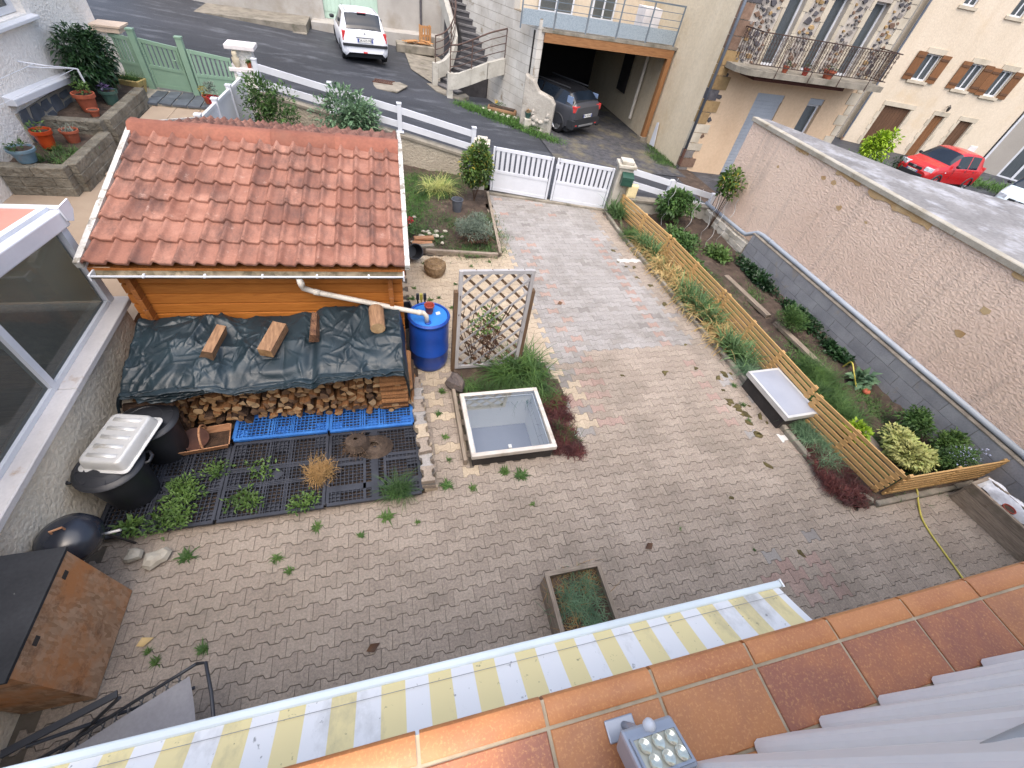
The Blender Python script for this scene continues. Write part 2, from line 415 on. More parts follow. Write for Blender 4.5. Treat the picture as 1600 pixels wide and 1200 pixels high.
def paver_kind(x, y, row, k):
    r = random.random()
    if 4.72 < x < 5.3 and 7.3 < y < 7.43: return 'white'
    if y > 4.42 and 2.42 < x < 5.0-.1*math.sin(y):
        if y > 8.3: return 'pink' if r < .04 else 'dark' if r < .1 else 'grey'
        if row % 2 == 0 and abs(x-(2.78 if row % 4 else 2.92)) < PA/2: return 'pink'
        if row % 2 == 0 and abs(x-(4.68 if row % 4 else 4.52)) < PA/2 and y > 4.6: return 'pink'
        if y < 4.62 and x > 2.95: return 'tan'
        return 'grey' if r < .95 else 'dark'
    if .1 < x <= 2.42 and y > 4.35: return 'beige' if y < 8 else 'tan'
    if .3 < x < .78 and 2.6 < y < 4.4: return 'tan' if r < .75 else 'beige' if r < .95 else 'dark'
    if 1.9 < x < 2.65 and 3.0 < y <= 4.42: return random.choice(['beige', 'beige', 'pink', 'grey', 'dark', 'tan'])
    if 2.65 <= x < 3.0 and 3.0 < y <= 4.42: return 'pink' if row % 2 == 0 and r < .8 else 'tan'
    if 4.6 < x < 4.95 and 2.9 < y <= 4.42 and row % 2 == 0: return 'pink'
    if abs(x-4.28) < .42 and .45 < y < .98 and r < .62: return 'pink'
    if x > 4.9 and 2.5 < y < 4.4 and r < .12: return 'grey' if r < .07 else 'white'
    return 'tan' if r < .996 else 'dark'
def _proj(x, y, z):
    m = S.camera.matrix_world.inverted() @ Vector((x, y, z)); return 800+658.4*m.x/-m.z, 600-658.4*m.y/-m.z, -m.z
def _paving():
    bm = MB().grid([[(x, y, -.014) for x in (-3.05, -1, .8, 1.78, 3, 5, 5.62)] for y in (-.3, 1.3, 2.74, 3.66, 5, 7, 9.7)]); hole(bm)
    root = struct(bm.build('paving', M_sand))
    mb = MB().quad((5.62, -.3, -.014), (8.5, -.3, -.014), (8.5, 1.32, -.014), (5.62, 1.32, -.014)).quad((2.4, 9.7, -.014), (5.5, 9.7, -.014), (5.5, 9.9, -.014), (2.4, 10.7, -.014))
    e = mb.build('paving_base', M_sand, root)
    v0, f0 = paver_geom(); meshes = {}
    for k, m in PM.items():
        mb = MB(); mb.add(v0, f0); meshes[k] = mb.mesh('paver', m)
    near = []; rest = {k: MB() for k in PM}
    for j in range(-9, 74):
        cy = 1.379+j*PB; off = 0 if j % 2 == 0 else PA/2
        for i in range(-12, 50):
            cx = -1.18+PA/2+off+i*PA
            if not paved(cx, cy) or cy < .05: continue
            k = paver_kind(cx, cy, j, i); M = Matrix.Translation((cx, cy, random.gauss(0, .0012))) @ Matrix.Rotation(random.gauss(0, .005), 4, 'Y') @ Matrix.Rotation(random.gauss(0, .006), 4, 'X') @ Matrix.Rotation(random.gauss(0, .006), 4, 'Z')
            px, py, d = _proj(cx, cy, 0)
            seen = 0 < px < 1600 and py < 1175-(px-80)*.2415 and py < 1125-.276*(px-652)
            near.append((d if seen else 99+d, k, M))
    near.sort(key=lambda t: t[0])
    for d, k, M in near[:300]: inst(meshes[k], 'paver', root, mw=M)
    for d, k, M in near[300:]:
        mb = rest[k]; o = len(mb.v); mb.add(v0, f0); mb.xf(M, o)
    for k, mb in rest.items():
        if mb.v: mb.build('pavers', PM[k], root)['kind'] = 'stuff'
_paving()

# kerb stones along the right-hand bed, each a piece
def _kerbs():
    pts = [(5.38, 9.63), (5.33, 8.75), (5.42, 6.57), (5.48, 5.2), (5.53, 4.15), (5.58, 3.5), (5.57, 2.62), (5.6, 1.89), (6.02, 1.36)]
    root = None; segs = []
    for (x0, y0), (x1, y1) in zip(pts, pts[1:]):
        L = math.hypot(x1-x0, y1-y0); n = max(1, round(L/.8))
        for i in range(n): segs.append(((x0+(x1-x0)*i/n, y0+(y1-y0)*i/n), (x0+(x1-x0)*(i+1)/n, y0+(y1-y0)*(i+1)/n)))
    for i in range(3): segs.append(((6.05+.76*i, 1.33+.006*i), (6.05+.76*(i+1), 1.34+.006*i)))
    t = thing('kerb', 'weathered concrete edging stones along the bed beside the slatted fence', 'kerb')
    for (x0, y0), (x1, y1) in segs:
        d = Vector((x1-x0, y1-y0, 0)); L = d.length-.012; d.normalize(); a = math.atan2(d.y, d.x)
        mb = MB().cbox(-L/2, L/2, -.04, .04, -.12, .075+random.uniform(-.008, .008), .012)
        mb.build('kerb_stone', M_conc, t, loc=((x0+x1)/2, (y0+y1)/2, 0), rz=a)
    base_at(t, (5.5, 5, 0))
_kerbs()

def soil_sheet(name, poly, z, amp=.03, mt=None, res=.12, zf=None):
    """bumpy bed filling a polygon"""
    xs = [p[0] for p in poly]; ys = [p[1] for p in poly]
    def inside(x, y):
        c = False; n = len(poly)
        for i in range(n):
            (x1, y1), (x2, y2) = poly[i], poly[i-1]
            if (y1 > y) != (y2 > y) and x < (x2-x1)*(y-y1)/(y2-y1)+x1: c = not c
        return c
    mb = MB(); nx = int((max(xs)-min(xs))/res)+1; ny = int((max(ys)-min(ys))/res)+1; idx = {}
    def vid(i, j):
        if (i, j) not in idx:
            x = min(xs)+i*res; y = min(ys)+j*res; zz = (zf(x, y) if zf else z)
            idx[i, j] = len(mb.v); mb.v.append((x, y, zz+amp*(math.sin(x*3.1+y*1.7)*.4+math.sin(x*7.3-y*5.1)*.3+random.uniform(-.5, .5))))
        return idx[i, j]
    for i in range(nx):
        for j in range(ny):
            if .72 < min(xs)+(i+.5)*res < 1.86 and 2.68 < min(ys)+(j+.5)*res < 3.74: continue
            if inside(min(xs)+(i+.5)*res, min(ys)+(j+.5)*res): mb.f.append((vid(i, j), vid(i+1, j), vid(i+1, j+1), vid(i, j+1)))
    return struct(mb.build(name, mt or M_soil, smooth=True))
# right-hand vegetable bed, bed beside the gate, pallet pit, skylight bed
soil_sheet('bed_soil', [(5.56, 1.36), (8.2, 1.36), (8.2, 9.4), (5.6, 9.75), (5.36, 9.5), (5.38, 8.7), (5.5, 5.5), (5.62, 3.3), (5.62, 1.9)], .055, .05)
soil_sheet('bed_soil', [(.1, 7.62), (2.12, 7.5), (2.22, 8.8), (2.42, 10.6), (2.1, 11.5), (.4, 12.05), (-3.0, 13.2), (-3.0, 4.6), (.1, 4.6)], .04, .04)
soil_sheet('bed_soil', [(-3.0, 2.44), (.2, 2.44), (.2, 4.5), (-3.0, 4.5)], .005, .03)
soil_sheet('bed_soil', [(.76, 2.72), (1.98, 2.72), (2.22, 3.2), (2.28, 4.0), (2.1, 4.5), (.76, 4.5)], .02, .03)
# ================================================================== SHED
M_tile = NT('roof_tile')
def _tilemat():
    s = M_tile; v = s.rnd(); c = s.mix(v, rgb(126, 84, 70), rgb(148, 104, 88))
    c = s.mix(s.ramp(s.noise(2.1, 6, .65), .48, .78), c, rgb(170, 126, 109))
    c = s.mix(s.math('MULTIPLY', s.ramp(s.noise(2.2, 8, .75, sc3=(1.6, .5, .5)), .47, .66), .85), c, rgb(84, 62, 57)); c = s.mix(s.math('MULTIPLY', s.ramp(s.noise(7, 5, .7), .62, .72), .5), c, rgb(186, 156, 142))
    c = s.mix(.5, c, s.ramp(s.noise(55, 4, .75), .3, .7, (.6, .58, .56), (1.2, 1.2, 1.2)), 'MULTIPLY')
    s.bump(s.noise(150, 3, .7), .3, .003); s.set(c, .8, 0, .35)
_tilemat(); M_tile = M_tile.m
M_ridge = mat('ridge_tile', rgb(144, 92, 74), rgb(130, 80, 65), 4, .8, .35, 120, .003, fine=.2, fscale=30, dirt=rgb(120, 80, 66), dscale=3)
M_log = wood('shed_log', rgb(186, 118, 54), rgb(158, 94, 40), 0, .5, .13, 14)
M_logy = wood('shed_log_end', rgb(168, 106, 54), rgb(132, 80, 42), 1, .5, .12, 14)
M_pvc = mat('pvc_cream', rgb(214, 206, 194), rgb(196, 188, 174), 4, .4, isl=.05, fine=.06, dirt=rgb(120, 112, 92), dscale=6, dlo=.6, dhi=.8, spec=.5)
M_white = mat('white_paint', rgb(208, 211, 217), rgb(198, 201, 207), 2, .35, isl=.03, fine=.04, spec=.5)
M_verge = mat('verge_white', rgb(205, 203, 198), rgb(176, 172, 164), 8, .6, .3, 60, .003, fine=.25, dirt=rgb(112, 104, 90), dscale=9, dlo=.52, dhi=.62)
M_gut = mat('gutter_inside', rgb(150, 138, 116), rgb(104, 94, 74), 5, .7, isl=0, fine=.2, dirt=rgb(66, 60, 42), dscale=7, dlo=.45, dhi=.6)

def _shed():
    t = thing('garden_shed', 'orange log garden shed with red tiled roof beside the covered woodpile', 'shed', (.1, 4.52, 0), R(-1.6))
    # local frame: x -2.95..0 along the front, y 0.. depth away, wall height 1.74
    Wd, Dp, Hw = 2.92, 3.95, 1.74; n = 13; h = Hw/n
    def logpoly(z): # rounded face plank with v-joints
        return [(-.036, z+.001), (.0, z+.014), (.0, z+h-.014), (-.036, z+h-.001), (-.05, z+h-.001), (-.05, z+.001)]
    T = lambda sx: (lambda a, b, c: (c, -a, b))
    fr = MB(); fr.prism([(a, b) for a, b in logpoly(0)], -Wd+.0, 0, T=lambda a, b, c: (c, -a, b)); me = fr.mesh('wall_log', M_log)
    bk = MB(); bk.prism([(a, b) for a, b in logpoly(0)], -Wd+.0, 0, T=lambda a, b, c: (-Wd-c, Dp+a, b)); meb = bk.mesh('wall_log', M_log)
    sd1 = MB(); sd1.prism([(a, b) for a, b in logpoly(0)], .0, Dp, T=lambda a, b, c: (-.12+a, c, b)); mes = sd1.mesh('wall_log', M_logy)
    for k in range(n):
        inst(me, 'wall_log', t, (0, 0, k*h)); inst(meb, 'wall_log', t, (0, 0, k*h))
        inst(mes, 'wall_log', t, (0, 0, k*h)); inst(mes, 'wall_log', t, (-Wd+.30, 0, k*h))
        for x in (-.14, -Wd+.14):   # notched log ends standing proud at the corners
            mb = MB().cbox(-.026, .026, -.10, .0, .004, h-.004, .01); mb.build('log_end', M_logy, t, loc=(x, 0, k*h))
    # roof: eave (y -.17, z 1.80) -> ridge (y 1.95, z 2.345)
    ye, ze, yr, zr = -.16, 1.795, 1.95, 2.335; L = math.hypot(yr-ye, zr-ze); a = math.atan2(zr-ze, yr-ye)
    nr, nc = 7, 16; g = L/nr; x0, x1 = -3.02, .04; wd = (x1-x0)/nc
    def prof(u):
        h1 = .058*math.exp(-((u-.2)/.17)**2)+.058*math.exp(-((u-1.2)/.17)**2)
        return h1+.008*math.cos(2*PI*(u-.62))
    mb = MB(); nu = 14; rows = []
    for vv, dz in ((-.006, .026), (0, .036), (g*.5, .016), (g+.06, -.006)):
        rows.append([(wd*(i/nu)*1.02, vv, prof(i/nu)+dz+.012) for i in range(nu+1)])
    und = [(wd*(i/nu)*1.02, -.002, prof(i/nu)+.012) for i in range(nu+1)]
    mb.grid([und]+rows)
    for u in (.2,): mb.lathe([(.006, 0), (.006, .005), (.001, .006)], 6, (wd*u+.002, .03, prof(u)+.044))
    me = mb.mesh('roof_tile', M_tile, True)
    roof = MB(); roof.add([(x0, ye+.03, ze-.03), (x1, ye+.03, ze-.03), (x1, yr, zr-.025), (x0, yr, zr-.025), (x0, 2*yr-ye, ze-.03), (x1, 2*yr-ye, ze-.03)],
                          [(0, 1, 2, 3), (3, 2, 5, 4), (3, 2, 1, 0), (4, 5, 2, 3)])
    rf = roof.build('roof', M_logy, t)
    for i in range(nr):
        for j in range(nc):
            M = Matrix.Translation((x0+j*wd, ye+i*g*math.cos(a), ze+i*g*math.sin(a)+random.uniform(0, .004))) @ Matrix.Rotation(a+random.gauss(0, .008), 4, 'X') @ Matrix.Rotation(random.gauss(0, .004), 4, 'Z')
            inst(me, 'roof_tile', rf, mw=M)
            M = Matrix.Translation((x1-j*wd, 2*yr-ye-i*g*math.cos(a), ze+i*g*math.sin(a))) @ Matrix.Rotation(PI, 4, 'Z') @ Matrix.Rotation(a, 4, 'X')
            inst(me, 'roof_tile', rf, mw=M)
    # ridge caps, overlapping
    nk = 4; Lr = (x1-x0+.02)/nk; mb = MB(); rows = []
    for xx, sc in ((-.03, 1.10), (-.025, 1.17), (.03, 1.16), (.05, 1.06), (Lr, .98)):
        rows.append([(xx, yy*sc, zz*sc) for yy, zz in ((-.155, -.065), (-.15, -.045), (-.075, .045), (-.06, .052), (0, .055), (.06, .052), (.075, .045), (.15, -.045), (.155, -.065))])
    mb.grid(rows); mb.f.append(tuple(range(9))); me = mb.mesh('ridge_tile', M_ridge, True)
    for j in range(nk): inst(me, 'ridge_tile', rf, (x0-.01+j*Lr, yr, zr+.055), (0, 0, random.gauss(0, .006)))
    # verge boards both sides
    for x in (x0-.03, x1+.03):
        mb = MB()
        for s in (0, 1):
            A = Vector((x, ye-.02, ze+.02)); B = Vector((x, yr, zr+.04))
            if s: A = Vector((x, 2*yr-ye+.02, ze+.02))
            mb.bar(A, B, .055, .075)
        mb.build('verge_board', M_verge, rf)
    MB().bx(x0, x1, ye+.01, ye+.03, ze-.14, ze-.035).build('fascia', M_logy, t)
    # half-round gutter
    mb = MB(); rows = []
    for x in (x0+.05, x1-.02):
        rows.append([(x, ye-.045+.052*math.cos(q), ze-.055+.05*math.sin(q)) for q in np.linspace(PI, 2*PI, 9)])
    mb.grid(rows); gt = mb.build('gutter', M_gut, t, smooth=True)
    mb = MB().bar((x0+.05, ye-.1, ze-.053), (x1-.02, ye-.1, ze-.053), .012, .014).bx(x0+.04, x0+.055, ye-.1, ye+.01, ze-.11, ze-.045).bx(x1-.025, x1-.01, ye-.1, ye+.01, ze-.11, ze-.045)
    for xx in np.linspace(x0+.5, x1-.4, 5): mb.bx(xx-.009, xx+.009, ye-.109, ye-.06, ze-.066, ze-.044)
    mb.build('gutter_lip', M_white, gt)
    # wall plates, door side panel not seen: gable infill
    for x in (-.13, -Wd+.13):
        MB().prism([(0, Hw), (Dp, Hw), (yr, zr-.06)], x-.02, x+.02, T=lambda a, b, c: (c, a, b)).build('gable', M_logy, t)
    # downpipe from gutter to barrel, elbowed
    def L2(x, y, z): # world -> local
        v = Matrix.Rotation(R(1.6), 3, 'Z') @ (Vector((x, y, z))-Vector((.1, 4.52, 0))); return v
    p = [(-1.0, 4.33, 1.70), (-1.0, 4.35, 1.60), (-1.0, 4.40, 1.52), (-.93, 4.42, 1.47), (-.86, 4.42, 1.44), (.28, 4.45, 1.075), (.34, 4.46, 1.06), (.38, 4.47, 1.0), (.39, 4.475, .88)]
    dp = MB().tube([L2(*q) for q in p], .032, 12).build('downpipe', M_pvc, t, smooth=True)
    MB().tube([L2(*q) for q in ((-1.0, 4.35, 1.64), (-1.0, 4.37, 1.575))], .037, 12).tube([L2(-.9, 4.42, 1.455), L2(-.84, 4.42, 1.435)], .037, 12).tube([L2(.27, 4.45, 1.08), L2(.32, 4.455, 1.065)], .037, 12).build('pipe_collar', M_pvc, dp, smooth=True)
_shed()

# ================================================================== WATER BARREL
M_blue = mat('barrel_blue', rgb(24, 66, 150), rgb(28, 76, 166), 3, .35, .08, 30, .004, isl=0, fine=.08, spec=.5, dirt=rgb(70, 100, 150), dscale=5, dlo=.66, dhi=.85)
M_bluelid = mat('barrel_lid', rgb(40, 112, 196), rgb(52, 128, 208), 3, .4, isl=0, fine=.06, spec=.5)
M_terra = mat('terracotta', rgb(170, 92, 66), rgb(146, 76, 54), 6, .75, .2, 80, .002, fine=.12)
M_redpot = mat('red_plastic', rgb(142, 62, 52), rgb(160, 74, 62), 4, .5, isl=0)
M_lab = mat('paper_label', rgb(206, 214, 216), None, 4, .6, isl=0)
def _barrel():
    c = (.43, 4.64, 0)
    t = thing('water_barrel', 'tall blue plastic water barrel at the corner of the shed', 'barrel', c)
    r = .275
    MB().lathe([(.2, 0), (.245, .01), (.262, .05), (r, .14), (r, .3), (r+.006, .31), (r+.006, .33), (r, .34), (r, .6), (r, .78), (r-.012, .82), (r-.004, .845), (r+.004, .86), (r+.004, .885), (r-.006, .895), (r-.02, .89), (r-.025, .875)], 40).build('body', M_blue, t, smooth=True)
    lid = MB().lathe([(r-.025, .872), (r-.06, .880), (.12, .884), (.0, .884)], 40).build('lid', M_bluelid, t, smooth=True)
    MB().lathe([(r-.004, .846), (r+.012, .85), (r+.014, .875), (r+.004, .88)], 40).build('rim_ring', M_blue, t, smooth=True)
    MB().lathe([(.045, .885), (.045, .897), (.034, .9), (.0, .9)], 14, (-.03, -.17, 0)).build('bung', M_blue, lid, smooth=True)
    MB().lathe([(.035, .885), (.035, .9), (0, .9)], 14, (.05, .17, 0)).build('bung', M_blue, lid, smooth=True)
    MB().add([(.10, -.02, .8865), (.16, .0, .8865), (.15, .06, .8865), (.09, .04, .8865)], [(0, 1, 2, 3)]).build('sticker', M_lab, lid)
    p = thing('plant_pot', 'small empty red plastic pot standing on the blue barrel', 'pot', (.44, 4.68, .888))
    MB().lathe([(.045, 0), (.065, .11), (.07, .112), (.07, .135), (.062, .135), (.058, .11), (.042, .015), (0, .012)], 18).build('body', M_redpot, p, smooth=True)
_barrel()

# ================================================================== FIREWOOD
M_cut = [mat('cut_wood_'+n, a, b, 14, .8, .5, 60, .004, isl=.25, fine=.25, fscale=70) for n, a, b in (('ochre', rgb(178, 142, 100), rgb(146, 110, 74)), ('pale', rgb(200, 170, 130), rgb(168, 136, 98)), ('brown', rgb(130, 102, 78), rgb(100, 77, 58)))]
M_bark = mat('bark', rgb(86, 66, 52), rgb(60, 46, 38), 12, .95, .9, 40, .02, fine=.25)
M_split = wood('split_wood', rgb(150, 108, 70), rgb(104, 70, 46), 1, .85, .2, 12)
def log_mesh(poly, L, mcut, mside=None):
    mb = MB(); n = len(poly); k = random.uniform(.9, 1.05)
    mb.add([(x, 0+.02*x, z) for x, z in poly]+[(x*.92, .02, z*.92) for x, z in poly][:0]+[(x*k, L, z*k) for x, z in poly], [tuple(range(n))]+[tuple(range(2*n-1, n-1, -1))]+[(i, n+i, n+(i+1) % n, (i+1) % n) for i in range(n)])
    me = mb.mesh('log', mcut); me.materials.append(mside or M_bark)
    for p in me.polygons:
        if p.index > 1: p.material_index = 1
    return me
def log_poly(r, kind):
    if kind == 'round': return [(r*math.cos(q)*random.uniform(.9, 1.05), r*math.sin(q)*random.uniform(.85, 1.0)) for q in np.linspace(0, 2*PI, 10)[:-1]]
    if kind == 'half':
        o = random.uniform(0, 2*PI); return [(r*1.15*math.cos(o+q)*random.uniform(.92, 1.05), r*1.15*math.sin(o+q)) for q in np.linspace(0, PI, 6)]
    o = random.uniform(0, 2*PI); sp = random.uniform(1.0, 1.7); off = (-.5*r*math.cos(o+sp/2), -.5*r*math.sin(o+sp/2))
    return [(off[0], off[1])]+[(off[0]+1.75*r*math.cos(o+q), off[1]+1.75*r*math.sin(o+q)) for q in np.linspace(0, sp, 4)]
def _wood():
    t = thing('firewood_stack', 'long stack of split firewood under the dark tarpaulin', 'firewood', (-1.35, 3.95, .15))
    B = Vector((-1.35, 3.95, .15))
    z = .20; row = 0
    while z < .90:
        x = -2.78+random.uniform(0, .08)
        while x < .06:
            r = random.uniform(.034, .056); kind = random.choices(['round', 'half', 'wedge'], [.22, .36, .42])[0]
            if random.random() < .06: r *= 1.25
            me = log_mesh(log_poly(r, kind), random.uniform(.42, .5), random.choices(M_cut, [.45, .3, .25])[0], random.choice([M_bark, M_split, M_split]))
            x += r*1.12
            o = inst(me, 'log', t, Vector((x, 3.63+random.gauss(0, .022), z+random.gauss(0, .010)))-B, (random.gauss(0, .05), random.uniform(-.3, .3), random.gauss(0, .07)))
            x += r*1.06
        z += .080; row += 1
    MB().bx(-2.82, .07, 3.78, 4.32, .15, .90).build('inner_logs', M_bark, t, loc=-B)
    # crosswise logs closing the stack's ends
    for i in range(8):
        me = log_mesh([(a*.8, b*.75) for a, b in log_poly(.055, 'half')], .32, M_cut[i % 3], M_split)
        inst(me, 'log', t, Vector((.06, 3.615, .2+i*.082))-B, (0, 0, PI/2+random.gauss(0, .06)))
        if i < 6:
            me = log_mesh(log_poly(.05, 'half'), .45, M_cut[2], M_bark); inst(me, 'log', t, Vector((-2.4, 3.6, .2+i*.085))-B, (0, 0, PI/2+random.gauss(0, .08)))
_wood()

# tarpaulin: crumpled sheet over the stack
def vnoise(x, y, seed):
    r = np.random.default_rng(seed); G = r.random((64, 64)); xi = np.floor(x).astype(int); yi = np.floor(y).astype(int); fx = x-xi; fy = y-yi
    fx = fx*fx*(3-2*fx); fy = fy*fy*(3-2*fy); g = lambda a, b: G[a % 64, b % 64]
    return (g(xi, yi)*(1-fx)+g(xi+1, yi)*fx)*(1-fy)+(g(xi, yi+1)*(1-fx)+g(xi+1, yi+1)*fx)*fy
def ridged(x, y, seed): return 1-np.abs(2*vnoise(x, y, seed)-1)
M_tarp = NT('tarpaulin')
def _tm():
    s = M_tarp; c = s.mix(s.ramp(s.noise(3, 5), .35, .65), rgb(22, 34, 40), rgb(34, 48, 55))
    vo = s.n('ShaderNodeTexVoronoi', feature='DISTANCE_TO_EDGE'); vo.inputs['Scale'].default_value = 7; vo.inputs['Randomness'].default_value = 1
    mp = s.n('ShaderNodeVectorMath', operation='ADD'); nz = s.n('ShaderNodeTexNoise'); nz.inputs['Scale'].default_value = 6; s.l(s.pos(), nz.inputs['Vector']); s.l(s.pos(), mp.inputs[0]); s.l(nz.outputs['Color'], mp.inputs[1]); s.l(mp.outputs[0], vo.inputs['Vector'])
    hh = s.math('ADD', s.math('MULTIPLY', s.ramp(vo.outputs['Distance'], 0, .12), .5), s.noise(14, 3, .5)); s.bump(hh, .12, .008)
    s.set(c, .42, 0, .45)
_tm(); M_tarp = M_tarp.m
def _tarp():
    nu, nv = 320, 170; U, Vv = np.meshgrid(np.linspace(0, 1, nu), np.linspace(0, 1, nv), indexing='ij')
    x = -2.86+U*3.0
    # path: 0 back edge at wall .. .52 front top edge .. 1 hem
    top = 1.04+.10*np.clip((x+1.25)/.35, 0, 1)+.06*np.exp(-((x+2.1)/.45)**2)-.05*np.exp(-((x+1.75)/.12)**2)-.06*np.exp(-((x+.96)/.07)**2)
    drop = .06+.035*np.sin(x*2.3+.6)+.03*np.sin(x*5.1)+.08*np.exp(-((x+1.55)/.14)**2)+.06*np.exp(-((x+2.4)/.25)**2)
    s = Vv; sf = .56
    yt = np.where(s < sf, 4.44-(4.44-3.52)*(s/sf), 3.52-.05*((s-sf)/(1-sf))**.6)
    zt = np.where(s < sf, top+.05-.16*(s/sf)**2, top-.11-drop*((s-sf)/(1-sf)))
    k = np.clip(1-np.abs(s-sf)/.10, 0, 1); yt += .035*k**2; zt -= .03*k**2           # rounded edge
    a = x*1.0; b = s*1.25
    n1 = ridged(a*3.0+b*1.2, b*4.2, 3)-.5; n2 = ridged(a*6.5-b*2.5, b*7+a*2, 5)-.5; n3 = ridged(a*13+b*4, b*13-a*3, 8)-.5; n4 = vnoise(a*2.2, b*2.5, 12)-.5
    def cells(n, sx, sy, seed):
        q = np.random.default_rng(seed); pts = np.stack([q.uniform(-3.1, .4, n)*sx, q.uniform(-.1, 1.4, n)*sy], 1)
        ax = (a+.10*(vnoise(a*3, b*3, seed+1)-.5))*sx; by = (b+.14*(vnoise(a*4, b*4, seed+2)-.5))*sy; d = np.full(a.shape, 9.0)
        for px_, py_ in pts: d = np.minimum(d, np.hypot(ax-px_, by-py_))
        return d
    q = np.random.default_rng(77); w = .075*n4+.03*n1
    for k in range(620):
        big = k < 60; cx, cy = q.uniform(-3.0, .3), q.uniform(-.05, 1.3); th = q.choice([0.15, -.5, .6, 1.4, 1.1, 2.2])+q.normal(0, .35); Lh = q.uniform(.12, .34) if big else q.uniform(.05, .16); wd_ = q.uniform(.03, .075) if big else q.uniform(.012, .03); A = q.uniform(.014, .038)*(1 if q.random() < .7 else -1) if big else q.uniform(.005, .014)*(1 if q.random() < .75 else -1)
        u_ = (a-cx)*np.cos(th)+(b-cy)*np.sin(th); v_ = -(a-cx)*np.sin(th)+(b-cy)*np.cos(th)+.25*u_*u_/Lh*q.normal(0, .5)
        w = w+A*np.clip(1-np.abs(v_)/(wd_*(1+.8*u_/Lh*q.choice([-1, 1]))).clip(.004), 0, 1)*np.clip(1-(u_/Lh)**2, 0, 1)
    fr = np.clip((s-sf+.12)/.15, 0, 1)
    z = zt+w*(1-.75*fr); y = yt-w*1.2*fr-.02*fr
    # horizontal gathers near the hem
    y -= .018*fr*np.sin(s*55+4*vnoise(a*3, b*2, 21))*(.4+vnoise(a*4, b*3, 22)); 
    # ends fall off over the sides
    er = np.clip((x-.03)/.11, 0, 1); el = np.clip((-2.74-x)/.12, 0, 1)
    z -= er**1.5*(.42+.10*np.sin(s*9))+el**1.5*.22; x = x-er*.05+el*.02
    y -= er*.05*np.sin(s*6)
    V = np.stack([x, y, z], -1).reshape(-1, 3); i = np.arange(nu-1)[:, None]*nv+np.arange(nv-1)[None, :]; i = i.ravel()
    F = np.stack([i, i+nv, i+nv+1, i+1], 1)[:, ::-1]
    o = npmesh('tarpaulin', V, F, M_tarp, smooth=True); md = o.modifiers.new('thick', 'SOLIDIFY'); md.thickness = .004
    tag(o, 'crumpled dark blue-green tarpaulin draped over the firewood stack', 'tarpaulin')
_tarp()
M_wpale = wood('weathered_log', rgb(156, 122, 92), rgb(108, 80, 60), 1, .85, .1, 10)
M_wbark = mat('bark_brown', rgb(122, 88, 64), rgb(84, 58, 44), 14, .9, .9, 35, .02, fine=.25)
def top_log(label, x, y, z, poly, L, rz, tilt, mc, ms):
    me = log_mesh(poly, L, mc, ms); o = bpy.data.objects.new('firewood_log', me); COL.objects.link(o)
    o.location = (x, y, z); o.rotation_euler = (tilt, 0, rz); tag(o, label, 'log', 'logs weighing down the tarpaulin')
top_log('grey split log lying on the tarpaulin nearest the glazed veranda', -1.98, 3.78, 1.13, [(-.09, -.065), (.06, -.07), (.09, .055), (.0, .075)], .40, -.18, .08, M_cut[2], M_wpale)
top_log('pale square-sawn log lying askew on the middle of the tarpaulin', -1.40, 3.76, 1.14, [(-.07, -.05), (.07, -.055), (.07, .045), (-.07, .06)], .42, -.28, .1, M_cut[0], M_wpale)
top_log('thin reddish wedge log in the fold of the tarpaulin', -.93, 3.92, 1.17, [(-.055, -.05), (.06, -.055), (.04, .06), (-.015, .075)], .36, .0, .12, M_wbark, M_wbark)
top_log('thick round log with pale bark on the tarpaulin beside the barrel', -.22, 3.96, 1.25, [(.085*math.cos(q), .08*math.sin(q)) for q in np.linspace(0, 2*PI, 13)[:-1]], .34, .04, .05, M_cut[1], M_wpale)

